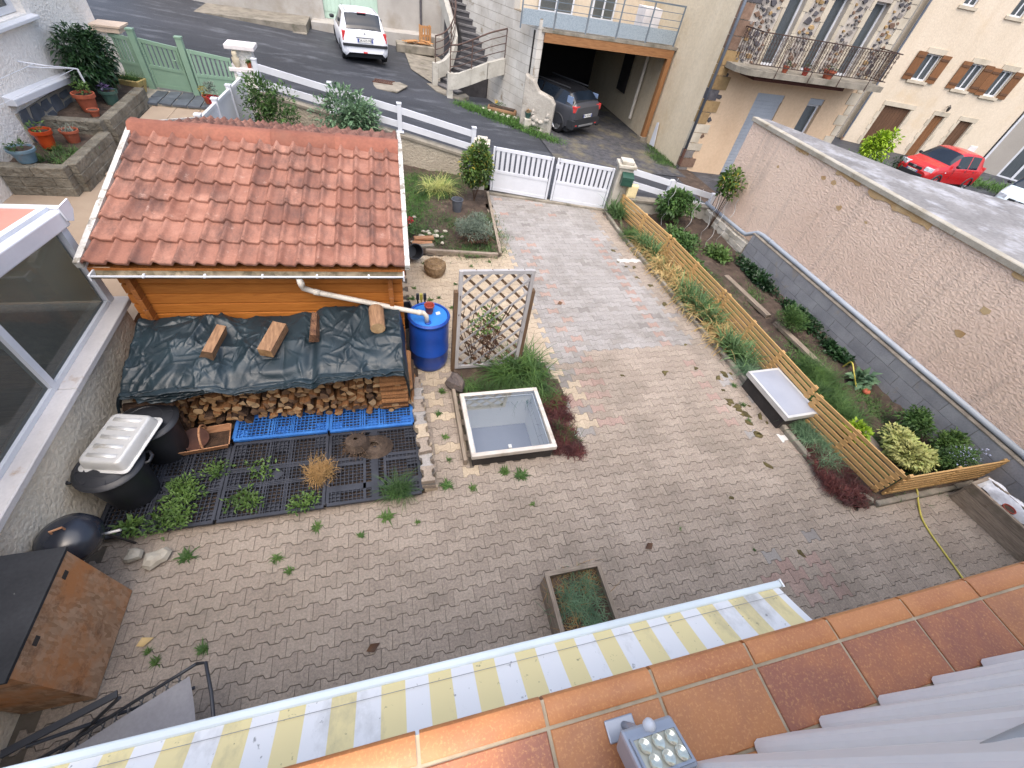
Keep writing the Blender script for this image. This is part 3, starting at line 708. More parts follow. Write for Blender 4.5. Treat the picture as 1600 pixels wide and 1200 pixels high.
# ================================================================== PALLETS
M_black = mat('black_plastic', rgb(60, 63, 72), rgb(46, 49, 57), 6, .5, .1, 60, .003, isl=.1, fine=.15, dirt=rgb(84, 80, 76), dscale=8, dlo=.6, dhi=.8)
M_bluep = mat('blue_plastic', rgb(64, 124, 200), rgb(50, 104, 180), 6, .5, .1, 60, .003, isl=.08, fine=.15, dirt=rgb(70, 88, 112), dscale=8, dlo=.6, dhi=.8)
def pallet(name, label, x0, x1, y0, y1, z, m, group, style=0, feet=True):
    cx, cy = (x0+x1)/2, (y0+y1)/2; w, d = (x1-x0)/2-.006, (y1-y0)/2-.004
    t = thing(name, label, 'pallet', (cx, cy, .0), 0, group)
    rim = MB()
    for s in (-1, 1):
        rim.bx(-w, w, s*d-.018, s*d+.018, z-.03, z); rim.bx(s*w-.02, s*w+.02, -d+.018, d-.018, z-.03, z)
    rim.build('rim', m, t)
    g = MB(); st = .044
    for i in range(1, int(2*w/st)):
        x = -w+i*st
        if abs(x) < .07 and style: continue
        g.bx(x-.004, x+.004, -d, d, z-.030, z-.004)
    for j in range(1, int(2*d/st)):
        y = -d+j*st; g.bx(-w, w, y-.0035, y+.0035, z-.028, z-.006)
    g.build('grid', m, t)
    b = MB()
    if style:
        b.bx(-.04, .04, -d, d, z-.026, z-.001); b.bx(-w, w, -d*.62-.035, -d*.62+.035, z-.027, z-.002)
        for yy in (.05, .2): b.bx(.12, w, d*yy-.02, d*yy+.02, z-.024, z-.003); b.bx(-w, -.12, d*yy-.02, d*yy+.02, z-.024, z-.003)
        b.bx(.1, .13, -d, d*.3, z-.022, z-.002); b.bx(-.13, -.1, -d, d*.3, z-.022, z-.002)
    else:
        for s in (-1, 1):
            for q in (.16, .2, .24): b.bx(-w, w, s*q*d*1.1-.007, s*q*d*1.1+.007, z-.03, z-.001)
            for q in (.18, .24, .3): b.bx(s*q*w-.006, s*q*w+.006, -d, d, z-.026, z-.0025)
        dm = [(.075, 0), (0, .075), (-.075, 0), (0, -.075)]
        b.prism(dm, z-.02, z+.001)
    b.build('brace', m, t)
    if feet:
        for sx in (-1, 0, 1):
            for sy in (-1, 0, 1): MB().bx(-.06, .06, -.06, .06, 0, z-.03).build('foot', m, t, loc=(sx*(w-.08), sy*(d-.08), 0))
    return t
G1 = 'black plastic pallets in front of the firewood'
pallet('plastic_pallet', 'black grid pallet under the two dustbins, overgrown with leafy weeds', -2.98, -1.97, 2.40, 3.36, .10, M_black, G1, 0)
pallet('plastic_pallet', 'black grid pallet in the middle with a diamond at its centre', -1.95, -.92, 2.40, 3.36, .10, M_black, G1, 0)
pallet('plastic_pallet', 'black grid pallet with a broad cross brace beside the stacked pavers', -.90, .13, 2.41, 3.36, .10, M_black, G1, 1)
G2 = 'blue plastic pallets under the firewood'
pallet('plastic_pallet', 'blue grid pallet under the firewood behind the middle black pallet', -1.95, -.92, 3.385, 4.3, .15, M_bluep, G2, 0)
pallet('plastic_pallet', 'blue grid pallet under the firewood nearest the stacked pavers', -.90, .10, 3.375, 4.3, .15, M_bluep, G2, 0)

# low wall of stacked paving stones beside the pallets: each stone its own piece
def _stackwall():
    t = thing('stacked_pavers', 'low dry wall of stacked paving stones between pallets and skylight', 'stone stack', (.24, 3.3, 0))
    v0, f0 = paver_geom(.005, .062); ms = {}
    for k in ('tan', 'beige', 'grey'):
        mb = MB(); mb.add(v0, f0); mb.f.append(tuple(range(11, -1, -1))); ms[k] = mb.mesh('paver', PM[k])
    y = 2.56; n = 0
    while y < 4.12:
        lv = 4 if n not in (1,) else 3
        for l in range(lv):
            inst(ms[random.choice(['tan', 'tan', 'grey', 'beige'])], 'paver', t, (.015*math.sin(y*3)+random.gauss(0, .008)+(l*-.01)-.02, y-3.3+random.gauss(0, .004), .064*(l+1)), (random.gauss(0, .012), random.gauss(0, .012), PI/2+random.gauss(0, .04)))
        y += .203; n += 1
_stackwall()
# ================================================================== SKYLIGHT, TRELLIS, BINS AND YARD CLUTTER
M_alu = mat('aluminium', rgb(206, 206, 204), rgb(190, 190, 188), 5, .42, .1, 40, .002, isl=.04, fine=.08, metal=.25, spec=.5, dirt=rgb(150, 130, 92), dscale=3.5, dlo=.62, dhi=.74)
M_frame = mat('skylight_frame', rgb(206, 200, 192), rgb(186, 178, 168), 5, .55, isl=.03, fine=.1, dirt=rgb(150, 140, 124), dscale=5)
M_well = mat('white_plaster', rgb(240, 240, 238), rgb(234, 234, 232), 2, .8, isl=0, fine=.02)
M_wellfloor = mat('grey_floor', rgb(136, 138, 148), rgb(128, 130, 140), 2, .6, isl=0, fine=.05)
def _panem():
    s = NT('skylight_pane'); tr = s.n('ShaderNodeBsdfTransparent'); tr.inputs[0].default_value = (.95, .99, .99, 1); gl = s.n('ShaderNodeBsdfGlossy'); gl.inputs['Roughness'].default_value = .004
    fr = s.n('ShaderNodeFresnel'); fr.inputs[0].default_value = 1.75; k = s.math('MINIMUM', s.math('ADD', s.math('MULTIPLY', fr.outputs[0], 2.0), .12), 1.0)
    mx = s.n('ShaderNodeMixShader'); s.l(k, mx.inputs[0]); s.l(tr.outputs[0], mx.inputs[1]); s.l(gl.outputs[0], mx.inputs[2]); s.l(mx.outputs[0], s.out.inputs[0]); return s.m
M_pane = _panem()
M_darkpl = mat('dark_plinth', rgb(64, 60, 58), rgb(50, 47, 46), 4, .8, .2, 50, .004, isl=0)
def _skylight():
    x0, x1, y0, y1, z = .745, 1.845, 2.70, 3.72, .25
    t = thing('skylight', 'square glass skylight over a white light well in the paving', 'skylight', ((x0+x1)/2, (y0+y1)/2, 0)); c = Vector(t.location)
    mb = MB(); w = .055
    for a, b, d, e in ((x0, x1, y0, y0+w), (x0, x1, y1-w, y1), (x0, x0+w, y0+w, y1-w), (x1-w, x1, y0+w, y1-w)): mb.bx(a, b, d, e, z-.07, z)
    mb.build('frame', M_frame, t, loc=-c, bevel=.006)
    mb = MB(); i = .06
    for a, b, d, e in ((x0+i, x1-i, y0+i, y0+i+.014), (x0+i, x1-i, y1-i-.014, y1-i), (x0+i, x0+i+.014, y0+i+.014, y1-i-.014), (x1-i-.014, x1-i, y0+i+.014, y1-i-.014)): mb.bx(a, b, d, e, z-.072, z-.062)
    mb.build('inner_frame', M_white, t, loc=-c)
    MB().quad((x0+w, y0+w, z-.052), (x1-w, y0+w, z-.052), (x1-w, y1-w, z-.006), (x0+w, y1-w, z-.006)).build('pane', M_pane, t, loc=-c)
    mb = MB(); q = .03
    for a, b, d, e in ((x0+q, x1-q, y0+q, y0+q+.03), (x0+q, x1-q, y1-q-.03, y1-q), (x0+q, x0+q+.03, y0+q+.03, y1-q-.03), (x1-q-.03, x1-q, y0+q+.03, y1-q-.03)): mb.bx(a, b, d, e, -.05, z-.071)
    mb.build('plinth', M_darkpl, t, loc=-c)
    X0, X1, Y0, Y1, zb = x0+.062, x1-.062, y0+.062, y1-.062, -.50
    MB().quad((X0, Y0, zb), (X0, Y0, z-.071), (X0, Y1, z-.071), (X0, Y1, zb)).quad((X1, Y1, zb), (X1, Y1, z-.071), (X1, Y0, z-.071), (X1, Y0, zb)).quad((X0, Y1, zb), (X0, Y1, z-.071), (X1, Y1, z-.071), (X1, Y1, zb)).quad((X1, Y0, zb), (X1, Y0, z-.071), (X0, Y0, z-.071), (X0, Y0, zb)).build('light_well', M_well, t, loc=-c)
    MB().bx(X0-.01, X1+.01, Y0-.01, Y1+.01, zb-.03, zb-.001).build('floor', M_wellfloor, t, loc=-c)
    MB().bx(1.22, 1.26, y0+.06, y0+.11, z-.011, z+.012).build('latch', M_alu, t, loc=-c)
_skylight()
M_grey = wood('grey_batten', rgb(168, 166, 166), rgb(140, 138, 138), 0, .8, .08, 14)
M_tbrown = wood('brown_batten', rgb(112, 90, 70), rgb(84, 66, 50), 2, .8, .12, 12)
M_tgrey = wood('grey_post', rgb(176, 174, 174), rgb(146, 142, 140), 2, .8, .08, 14)
def _trellis():
    x0, x1, y, z0, z1 = .80, 1.72, 4.40, .06, 1.73
    t = thing('trellis', 'weathered diamond lattice trellis panel standing between two posts', 'trellis', ((x0+x1)/2, y, 0)); c = Vector(t.location)
    for x in (x0, x1): MB().bx(x-.024, x+.024, y-.026, y+.022, z0, z1).build('frame_post', M_tgrey, t, loc=-c)
    for z in (z0+.02, z1-.02): MB().bx(x0+.024, x1-.024, y-.024, y+.02, z-.024, z+.024).build('frame_rail', M_grey, t, loc=-c)
    for x, s in ((x0-.05, -1), (x1+.05, 1)): MB().bx(x-.026, x+.026, y-.02, y+.05, -.05, 1.42).build('support_post', M_tbrown, t, loc=-c)
    W, Hh = x1-x0, z1-z0; st = .205
    for d, m, yy in ((1, M_grey, y-.012), (-1, M_tbrown, y+.008)):
        k = -Hh
        while k < W:
            pts = []
            a0, a1 = max(0, k), min(W, k+Hh)
            if a1-a0 > .03:
                if d > 0: p, q = (x0+a0, yy, z0+(a0-k)), (x0+a1, yy, z0+(a1-k))
                else: p, q = (x0+a0, yy, z1-(a0-k)), (x0+a1, yy, z1-(a1-k))
                MB().bar(p, q, .012, .032, (0, 0, 1)).build('lattice_slat', m, t, loc=-c)
            k += st
_trellis()
M_stone = mat('basalt', rgb(112, 102, 98), rgb(88, 80, 78), 6, .9, .7, 40, .02, isl=.15, fine=.2, dirt=rgb(136, 116, 104), dscale=5)
def rock(name, label, c, s, rz=0, m=None, cat='stone', group=None, parent=None):
    mb = MB().lathe([(.02, 0), (.75, .06), (1, .42), (.82, .8), (.4, .97), (.02, 1.0)], 9); k = random.random()*9
    mb.v = [(x*s[0]*(1+.18*math.sin(7*y+k)), y*s[1]*(1+.2*math.sin(5*x-k)), z*s[2]*(1+.12*math.sin(4*x+3*y+k))) for x, y, z in mb.v]
    o = mb.build(name, m or M_stone, parent, smooth=False, loc=c, rz=rz)
    if label: tag(o, label, cat, group)
    return o
rock('boulder', 'rounded brown boulder beside the foot of the lattice trellis', (.74, 4.05, 0), (.13, .16, .22), .3)
def board(label, p, q, w, h, m, name='edging_board', cat='board', group=None):
    o = MB().bar((0, 0, 0), Vector(q)-Vector(p), w, h).build(name, m, loc=p); return tag(o, label, cat, group)
M_oldwood = wood('old_wood', rgb(150, 138, 124), rgb(112, 100, 88), 1, .9, .15, 14, dirt=rgb(92, 88, 72))
board('grey timber edging between the skylight and the weedy paving', (.685, 2.75, .05), (.70, 4.15, .05), .045, .12, M_oldwood)

# ------------------------------------------------------------------ dustbins, tray, basket
M_bin = mat('bin_black', rgb(44, 46, 52), rgb(34, 36, 41), 4, .45, .12, 25, .006, isl=0, fine=.1, spec=.5, dirt=rgb(88, 86, 86), dscale=5, dlo=.62, dhi=.85)
def dustbin(label, c, rz):
    t = thing('dustbin', label, 'dustbin', c, rz, 'black dustbins on the pallet')
    MB().lathe([(0, 0), (.2, 0), (.205, .02), (.25, .48), (.27, .485), (.272, .51), (.25, .512)], 32).build('body', M_bin, t, smooth=True, angle=40)
    lid = MB().lathe([(.278, .505), (.285, .52), (.272, .535), (.262, .54), (.24, .555), (.235, .552), (.225, .553), (.16, .575), (.155, .571), (.1, .58), (0, .588)], 32).build('lid', M_bin, t, smooth=True, angle=35)
    for s in (-1, 1):
        MB().tube([(s*.255, -.07, .50), (s*.31, -.06, .505), (s*.335, 0, .51), (s*.31, .06, .505), (s*.255, .07, .50)], .015, 8).build('handle', M_bin, t, smooth=True)
    mb = MB()
    for k in range(8):
        q = 2*PI*k/8; mb.bar((.06*math.cos(q), .06*math.sin(q), .582), (.24*math.cos(q), .24*math.sin(q), .554), .012, .006)
    mb.build('lid_rib', M_bin, lid)
    return t
dustbin('black dustbin standing nearer the OSB box, half under the metal tray', (-2.76, 2.86, .10), .25)
dustbin('black dustbin standing against the firewood, half under the metal tray', (-2.60, 3.38, .10), 1.2)
def _tray():
    t = thing('roasting_tray', 'upturned aluminium baking tray with ribbed base lying on the dustbins', 'tray', (-2.68, 3.06, .69), R(-14))
    w, d, h = .20, .29, .115
    def ring(x, y, z, r=.05):
        o = []
        for cx, cy, a in ((x-r, y-r, 0), (-x+r, y-r, 90), (-x+r, -y+r, 180), (x-r, -y+r, 270)):
            for k in range(5): q = R(a+k*22.5); o.append((cx+r*math.cos(q), cy+r*math.sin(q), z))
        return o
    rings = [ring(w+.03, d+.03, 0), ring(w+.03, d+.03, .006), ring(w+.004, d+.004, .01), ring(w-.012, d-.012, h-.015), ring(w-.024, d-.024, h), ring(w-.04, d-.04, h+.001)]
    mb = MB(); n = 20
    for r in rings: mb.v += r
    for i in range(5):
        for j in range(n): mb.f.append((i*n+j, i*n+(j+1) % n, (i+1)*n+(j+1) % n, (i+1)*n+j))
    mb.f.append(tuple(5*n+j for j in range(n)))
    mb.build('pan', M_alu, t, smooth=True, angle=50)
    for k in range(5):
        y = -.2+k*.1; mb = MB(); P = []
        for i, q in enumerate(np.linspace(0, PI, 6)): P.append([(xx, y+.022*math.cos(q), h+.002+.008*math.sin(q)) for xx in (-.13, .13)])
        mb.grid(P); mb.f.append((0, 2, 4, 6, 8, 10)); mb.f.append((11, 9, 7, 5, 3, 1)); mb.build('rib', M_alu, t, smooth=True)
    t.rotation_euler = (R(3), R(-3), R(-14))
_tray()
M_bask = wood('basket_wood', rgb(178, 136, 104), rgb(140, 98, 70), 0, .7, .1, 10)
def _basket():
    t = thing('wooden_trug', 'shallow wooden trug basket with bent handle in front of the firewood', 'basket', (-2.23, 3.42, .105), R(6))
    for s in (-1, 1):
        MB().add([(-.22, s*.12, 0), (.22, s*.12, 0), (.25, s*.15, .09), (-.25, s*.15, .09), (-.22, s*.132, 0), (.22, s*.132, 0), (.25, s*.162, .09), (-.25, s*.162, .09)], [(0, 1, 2, 3), (7, 6, 5, 4), (3, 2, 6, 7)]).build('side', M_bask, t)
        MB().add([(s*.22, -.12, 0), (s*.22, .12, 0), (s*.25, .15, .09), (s*.25, -.15, .09), (s*.232, -.12, 0), (s*.232, .12, 0), (s*.262, .15, .09), (s*.262, -.15, .09)], [(0, 1, 2, 3), (7, 6, 5, 4), (3, 2, 6, 7)]).build('end', M_bask, t)
    MB().bx(-.22, .22, -.12, .12, 0, .01).build('bottom', M_bark, t)
    MB().tube([(0, .155*math.cos(q), .05+.2*math.sin(q)) for q in np.linspace(0, PI, 13)], .012, 8).build('handle', M_bask, t, smooth=True)
    p = thing('saucer', 'round brown clay saucer lying tilted in the wooden trug', 'saucer', (-2.34, 3.44, .15)); p.rotation_euler = (R(12), R(8), 0)
    MB().lathe([(0, 0), (.11, 0), (.135, .03), (.142, .03), (.12, -.008), (0, -.008)], 24).build('dish', mat('brown_clay', rgb(104, 72, 62), rgb(84, 58, 52), 6, .7, isl=0), p, smooth=True)
_basket()
# dead plants dumped on the pallets
M_straw = leafmat('straw', rgb(176, 142, 92), rgb(140, 108, 66)); M_root = leafmat('roots', rgb(122, 98, 76), rgb(86, 66, 52))
def straw_pile(label, c, n, L, rad, m, name='dry_stalks', flat=(.9, 1.5), cat='plant waste'):
    P = np.array(c)+np.stack([RNG.normal(0, rad, n), RNG.normal(0, rad, n), np.abs(RNG.normal(0, .03, n))], 1)
    V, F = blades(P, RNG.uniform(0, 2*PI, n), RNG.uniform(*flat, n), L*RNG.uniform(.4, 1.1, n), .006*RNG.uniform(.5, 1.4, n), RNG.uniform(-.3, .7, n), 4)
    return tag(npmesh(name, V-np.array(c), F, m), label, cat)
def at(o, c): o.location = c; return o
at(straw_pile('heap of dry straw-coloured stalks across two black pallets', (-.98, 2.82, .12), 520, .17, .06, M_straw), (-.98, 2.82, .12))
def _roots():
    t = thing('root_ball', 'uprooted tuft with dark soil and stringy roots on the pallet beside blue plastic', 'plant waste', (-.58, 3.12, .10))
    mb = MB().lathe([(.02, .0), (.1, .01), (.13, .08), (.10, .16), (.02, .19)], 12); mb.v = [(x*(1+.25*math.sin(9*z+5*x)), y*(1+.2*math.cos(11*z)), z) for x, y, z in mb.v]; mb.build('soil_clod', M_soil, t)
    n = 160; d = _rand_dirs(n); d[:, 2] = np.abs(d[:, 2]); P = d*np.array([.11, .11, .14])
    V, F = blades(P, np.arctan2(d[:, 1], d[:, 0]), RNG.uniform(.5, 2.2, n), .16*RNG.uniform(.5, 1.3, n), .005, RNG.uniform(.6, 1.6, n), 4); npmesh('roots', V, F, M_root, t)
    mb = MB().lathe([(.02, 0), (.22, .0), (.16, .05), (.05, .07)], 14, (.2, -.02, .0)); mb.v = [(x, y*.8, z*(1+.4*math.sin(20*x))) for x, y, z in mb.v]; mb.build('spilled_soil', M_soil, t)
_roots()
# ------------------------------------------------------------------ OSB box, kettle barbecue, garden recliner
M_osb = NT('osb_panel')
def _osb():
    s = M_osb; v = s.n('ShaderNodeTexVoronoi'); v.inputs['Scale'].default_value = 1; mp = s.n('ShaderNodeMapping'); mp.inputs['Scale'].default_value = (30, 42, 14); mp.inputs['Rotation'].default_value = (.5, 0, 0); s.l(s.pos(), mp.inputs[0]); s.l(mp.outputs[0], v.inputs['Vector'])
    c = s.mix(s.ramp(v.outputs['Color'], .1, .8), rgb(150, 118, 90), rgb(182, 150, 122)); c = s.mix(s.ramp(s.noise(2.2, 6, .65), .45, .62), c, rgb(180, 124, 80)); c = s.mix(s.math('MULTIPLY', s.ramp(s.noise(5, 7, .7), .52, .68), .75), c, rgb(98, 66, 46))
    s.bump(v.outputs['Color'], .8, .012); s.set(c, .8, 0, .3)
_osb(); M_osb = M_osb.m
M_felt = mat('roof_felt', rgb(52, 54, 58), rgb(40, 42, 46), 4, .8, .3, 60, .004, isl=0, fine=.2, dirt=rgb(110, 110, 110), dscale=9, dlo=.68, dhi=.72)
def _osbbox():
    x0, x1, y0, y1 = -3.02, -2.55, 1.05, 1.87
    t = thing('storage_box', 'brown OSB storage box with black felted top against the house', 'box', ((x0+x1)/2, (y0+y1)/2, 0)); c = Vector(t.location)
    MB().bx(x1-.018, x1, y0, y1, .01, .97).build('side_panel', M_osb, t, loc=-c)
    MB().bx(x0, x1-.018, y0, y0+.018, .01, .97).build('front_panel', M_osb, t, loc=-c)
    MB().bx(x0, x1-.018, y1-.018, y1, .01, .97).build('back_panel', M_osb, t, loc=-c)
    MB().bx(x0, x0+.018, y0+.018, y1-.018, .01, .97).build('side_panel', M_osb, t, loc=-c)
    MB().bx(x0-.01, x1+.008, y0-.03, y1+.02, .971, .995).build('lid', M_felt, t, loc=-c)
    for y in (1.28, 1.72): MB().bx(x1, x1+.004, y-.03, y+.03, .86, .9).build('hinge', M_darkpl, t, loc=-c)
_osbbox()
M_enamel = mat('black_enamel', rgb(40, 44, 54), rgb(34, 38, 46), 3, .25, isl=0, fine=.05, spec=.6)
def _bbq():
    t = thing('kettle_barbecue', 'round black kettle barbecue half hidden behind the OSB box', 'barbecue', (-2.82, 2.16, 0), R(20))
    MB().lathe([(0, .42), (.1, .43), (.18, .48), (.215, .56), (.215, .58)], 24).build('bowl', M_enamel, t, smooth=True)
    lid = MB().lathe([(.225, .575), (.225, .6), (.2, .68), (.12, .74), (.02, .76), (0, .76)], 24).build('lid', M_enamel, t, smooth=True)
    MB().tube([(-.04, 0, .755), (-.04, 0, .79), (.04, 0, .79), (.04, 0, .755)], .009, 6).build('lid_handle', M_bask, lid)
    for a in (30, 150, 270): MB().tube([(.15*math.cos(R(a)), .15*math.sin(R(a)), .46), (.24*math.cos(R(a)), .24*math.sin(R(a)), 0)], .011, 6).build('leg', M_darkpl, t)
    MB().tube([(.2, -.02, .52), (.31, -.05, .53)], .012, 8).build('side_handle', M_alu, t)
_bbq()
tag(rock('rubble_stone', None, (-2.42, 2.13, 0), (.12, .09, .10), .4, mat('pale_stone', rgb(186, 180, 166), rgb(150, 142, 128), 5, .9, .5, 40, .01)), 'pale broken stone on the paving behind the OSB box', 'stone', 'pale stones by the OSB box')
tag(rock('rubble_stone', None, (-2.62, 2.2, 0), (.08, .07, .09), .9, bpy.data.materials['pale_stone']), 'smaller pale stone between the barbecue and the pallet', 'stone', 'pale stones by the OSB box')
M_sling = mat('sling_fabric', rgb(164, 163, 166), rgb(140, 138, 142), 2, .7, .3, 220, .002, isl=0, fine=.1)
M_tube = mat('dark_steel', rgb(52, 54, 60), rgb(44, 46, 50), 3, .4, isl=0, fine=.05, spec=.5)
def _recliner():
    t = thing('reclining_chair', 'folding garden recliner with grey sling laced to a black tube frame', 'chair', (-2.0, .62, 0), 0)
    c = Vector(t.location)
    def Q(u, v, z): # u along the chair, v across
        d = Vector((.90, .30, 0)).normalized(); n = Vector((-d.y, d.x, 0)); return d*u+n*v+Vector((0, 0, z))
    prof = [(-.75, .30), (-.35, .34), (.0, .46), (.28, .53), (.46, .58)]
    for s in (-1, 1):
        pts = [Q(u, s*.25, z) for u, z in prof]
        MB().tube(pts, .013, 8).build('frame_rail', M_tube, t, smooth=True)
    MB().tube([Q(.46, -.25, .58), Q(.52, -.22, .595), Q(.53, 0, .60), Q(.52, .22, .595), Q(.46, .25, .58)], .013, 8).build('head_bar', M_tube, t, smooth=True)
    mb = MB(); us = np.linspace(0, 1, 14); P = []
    for k in us:
        u = -.72+k*1.12; i = max(j for j in range(4) if prof[j][0] <= u) if u > -.75 else 0; f = (u-prof[i][0])/(prof[i+1][0]-prof[i][0]); z = prof[i][1]+(prof[i+1][1]-prof[i][1])*f
        P.append([Q(u, v, z-.03*(1-(v/.21)**2)-.005) for v in np.linspace(-.20, .20, 9)])
    mb.grid(P); sl = mb.build('sling', M_sling, t, smooth=True)
    lace = MB()
    for s in (-1, 1):
        for i in range(len(us)*2-2):
            k = i/(len(us)*2-2); u = -.7+k*1.1; j = max(jj for jj in range(4) if prof[jj][0] <= u); f = (u-prof[j][0])/(prof[j+1][0]-prof[j][0]); z = prof[j][1]+(prof[j+1][1]-prof[j][1])*f
            lace.bar(Q(u, s*.25, z), Q(u+.03*(-1)**i, s*.197, z-.006), .007, .007)
    lace.build('lacing', M_tube, sl)['kind'] = 'stuff'
    for s in (-1, 1): MB().bar(Q(-.62, s*.31, .56), Q(.0, s*.31, .60), .05, .022).build('armrest', M_tube, t, bevel=.006)
    for s in (-1, 1):
        MB().tube([Q(-.5, s*.285, .56), Q(.25, s*.285, .012)], .013, 8).build('leg', M_tube, t); MB().tube([Q(.0, s*.285, .58), Q(-.68, s*.285, .012)], .013, 8).build('leg', M_tube, t)
_recliner()

# ================================================================== GLAZED VERANDA (left)
M_crepi = mat('crepi_cream', rgb(246, 234, 212), rgb(236, 222, 198), 1.2, .95, .75, 24, .04, isl=0, fine=.14, fscale=24, dirt=rgb(142, 138, 132), dscale=1.1, dlo=.5, dhi=.75)
M_stonew = mat('white_sill_stone', rgb(206, 202, 200), rgb(190, 186, 184), 2, .7, .15, 60, .003, isl=.03, fine=.08, dirt=rgb(158, 132, 106), dscale=5, dlo=.6, dhi=.72)
M_redroof = mat('red_panel', rgb(186, 128, 114), rgb(176, 116, 102), 1.5, .6, isl=.0, fine=.05)
M_vglass = glassmat('veranda_glass', (.55, .60, .57), .06, .55, (.12, .135, .125))
M_int = mat('veranda_inside', rgb(186, 178, 162), rgb(170, 162, 148), 1.5, .9, isl=.1)
def _veranda():
    X, Yc, zs = -3.07, 4.80, 1.13
    t = thing('glazed_veranda', 'white framed glazed veranda with pinkish red roof panels on a rendered wall', 'veranda', (X, 2, 0)); c = Vector(t.location)
    B = lambda n, mb, m, p=t, **k: mb.build(n, m, p, loc=(-c if p is t else None), **k)
    B('wall', MB().bx(-7.5, X+.02, Yc-.12, Yc+.02, -.1, zs-.05).bx(X-.2, X+.02, -1.2, Yc-.12, -.1, zs-.05), M_crepi)
    y = Yc+.05; k = 0
    for y0, y1 in ((3.42, 4.86), (1.95, 3.415), (.4, 1.945), (-1.2, .395)):
        B('sill', MB().cbox(X-.10, -2.95, y0, y1, zs-.05, zs+.01, .008), M_stonew)
    zr = lambda yy: 2.02+(4.75-yy)*.112
    # posts, rails
    for yy, w in ((Yc-.04, .10), (3.42, .07), (1.95, .07), (.45, .07)):
        B('post', MB().bx(X-.09, X-.02, yy-w/2, yy+w/2, zs+.012, zr(yy)+.02), M_white)
    B('post', MB().bx(-5.2, -5.13, Yc-.09, Yc-.01, zs+.012, zr(Yc)), M_white)
    B('bottom_rail', MB().bx(X-.085, X-.025, -1.2, Yc-.1, zs+.012, zs+.06), M_white)
    B('eave_beam', MB().bar((X-.05, -1.2, zr(-1.2)+.075), (X-.05, Yc+.06, zr(Yc+.06)+.075), .12, .15), M_white, bevel=.012)
    B('front_beam', MB().bx(-7.5, X-.1, Yc-.09, Yc, zr(Yc)-.02, zr(Yc)+.1), M_white)
    ys = [Yc-.09, 3.42, 1.95, .45, -1.2]
    for a, b in zip(ys, ys[1:]):
        B('pane', MB().add([(X-.055, b+.03, zs+.06), (X-.055, a-.03, zs+.06), (X-.055, a-.03, zr(a)+.01), (X-.055, b+.03, zr(b)+.01)], [(0, 1, 2, 3)]), M_vglass)
    B('pane', MB().quad((-7.5, Yc-.05, zs+.03), (-5.2, Yc-.05, zs+.03), (-5.2, Yc-.05, zr(Yc)), (-7.5, Yc-.05, zr(Yc))).quad((-5.13, Yc-.05, zs+.03), (X-.09, Yc-.05, zs+.03), (X-.09, Yc-.05, zr(Yc)), (-5.13, Yc-.05, zr(Yc))), M_vglass)
    # roof panels with white glazing bars
    xs = [X-.11, -4.1, -5.1, -6.1, -7.5]
    for a, b in zip(xs, xs[1:]):
        B('roof_panel', MB().add([(b+.03, -1.2, zr(-1.2)+.16), (a-.03, -1.2, zr(-1.2)+.16), (a-.03, Yc+.05, zr(Yc+.05)+.16), (b+.03, Yc+.05, zr(Yc+.05)+.16), (b+.03, -1.2, zr(-1.2)+.13), (a-.03, -1.2, zr(-1.2)+.13), (a-.03, Yc+.05, zr(Yc+.05)+.13), (b+.03, Yc+.05, zr(Yc+.05)+.13)], [(0, 1, 2, 3), (7, 6, 5, 4), (3, 2, 6, 7)]), M_redroof)
        B('glazing_bar', MB().bar((a, -1.2, zr(-1.2)+.165), (a, Yc+.05, zr(Yc+.05)+.165), .055, .04), M_white)
    # gutter along the front eave
    g = B('gutter', MB().grid([[(x, Yc+.10+.075*math.cos(q), zr(Yc)+.10+.07*math.sin(q)) for q in np.linspace(PI*.95, 2*PI, 8)] for x in (-7.5, X+.02)]), M_white, smooth=True)
    B('gutter_end', MB().prism([(.0, .08), (.02, -.06), (.10, -.10), (.19, -.02), (.2, .08)], X+.02, X+.035, T=lambda a, b, cc: (cc, Yc-.02+a, zr(Yc)+.12+b)), M_white)
    B('cover_strip', MB().bar((-7.5, Yc+.06, zr(Yc)+.165), (X, Yc+.06, zr(Yc)+.165), .05, .02), M_white)
    # inside
    B('floor', MB().bx(-7.4, X-.2, -1.2, Yc-.12, .25, .3), M_int)
    B('back_wall', MB().bx(-7.5, -7.4, -1.2, Yc, .3, 2.4), M_int)
    B('bench', MB().bx(-4.4, -3.6, 3.0, 3.9, .3, .75).bx(-4.4, -3.6, 3.85, 3.95, .75, 1.2), M_bask)
    B('blind', MB().bx(-5.9, -5.3, Yc-.15, Yc-.13, 1.0, 1.7), M_white)
_veranda()

# ================================================================== NEIGHBOUR: HOUSE SIDE, TERRACE, PLANTERS, GREEN GATE
M_crepiw = mat('crepi_pale', rgb(240, 236, 230), rgb(230, 226, 220), 1.0, .95, .75, 22, .04, isl=0, fine=.13, fscale=22, dirt=rgb(176, 160, 134), dscale=.8, dlo=.55, dhi=.8)
M_slate = mat('slate', rgb(96, 102, 110), rgb(76, 82, 90), 5, .6, .3, 30, .006, isl=.2, fine=.12)
M_mortar = mat('mortar', rgb(160, 154, 142), rgb(138, 132, 120), 5, .95, .4, 60, .006, isl=0)
M_tanstep = mat('tan_tile', rgb(166, 148, 128), rgb(154, 136, 118), 2, .6, isl=.05, fine=.05)
M_splitblk = mat('split_block', rgb(142, 136, 122), rgb(112, 106, 94), 5, .95, 1.0, 14, .06, isl=.14, fine=.3, fscale=20, dirt=rgb(96, 84, 66), dscale=4)
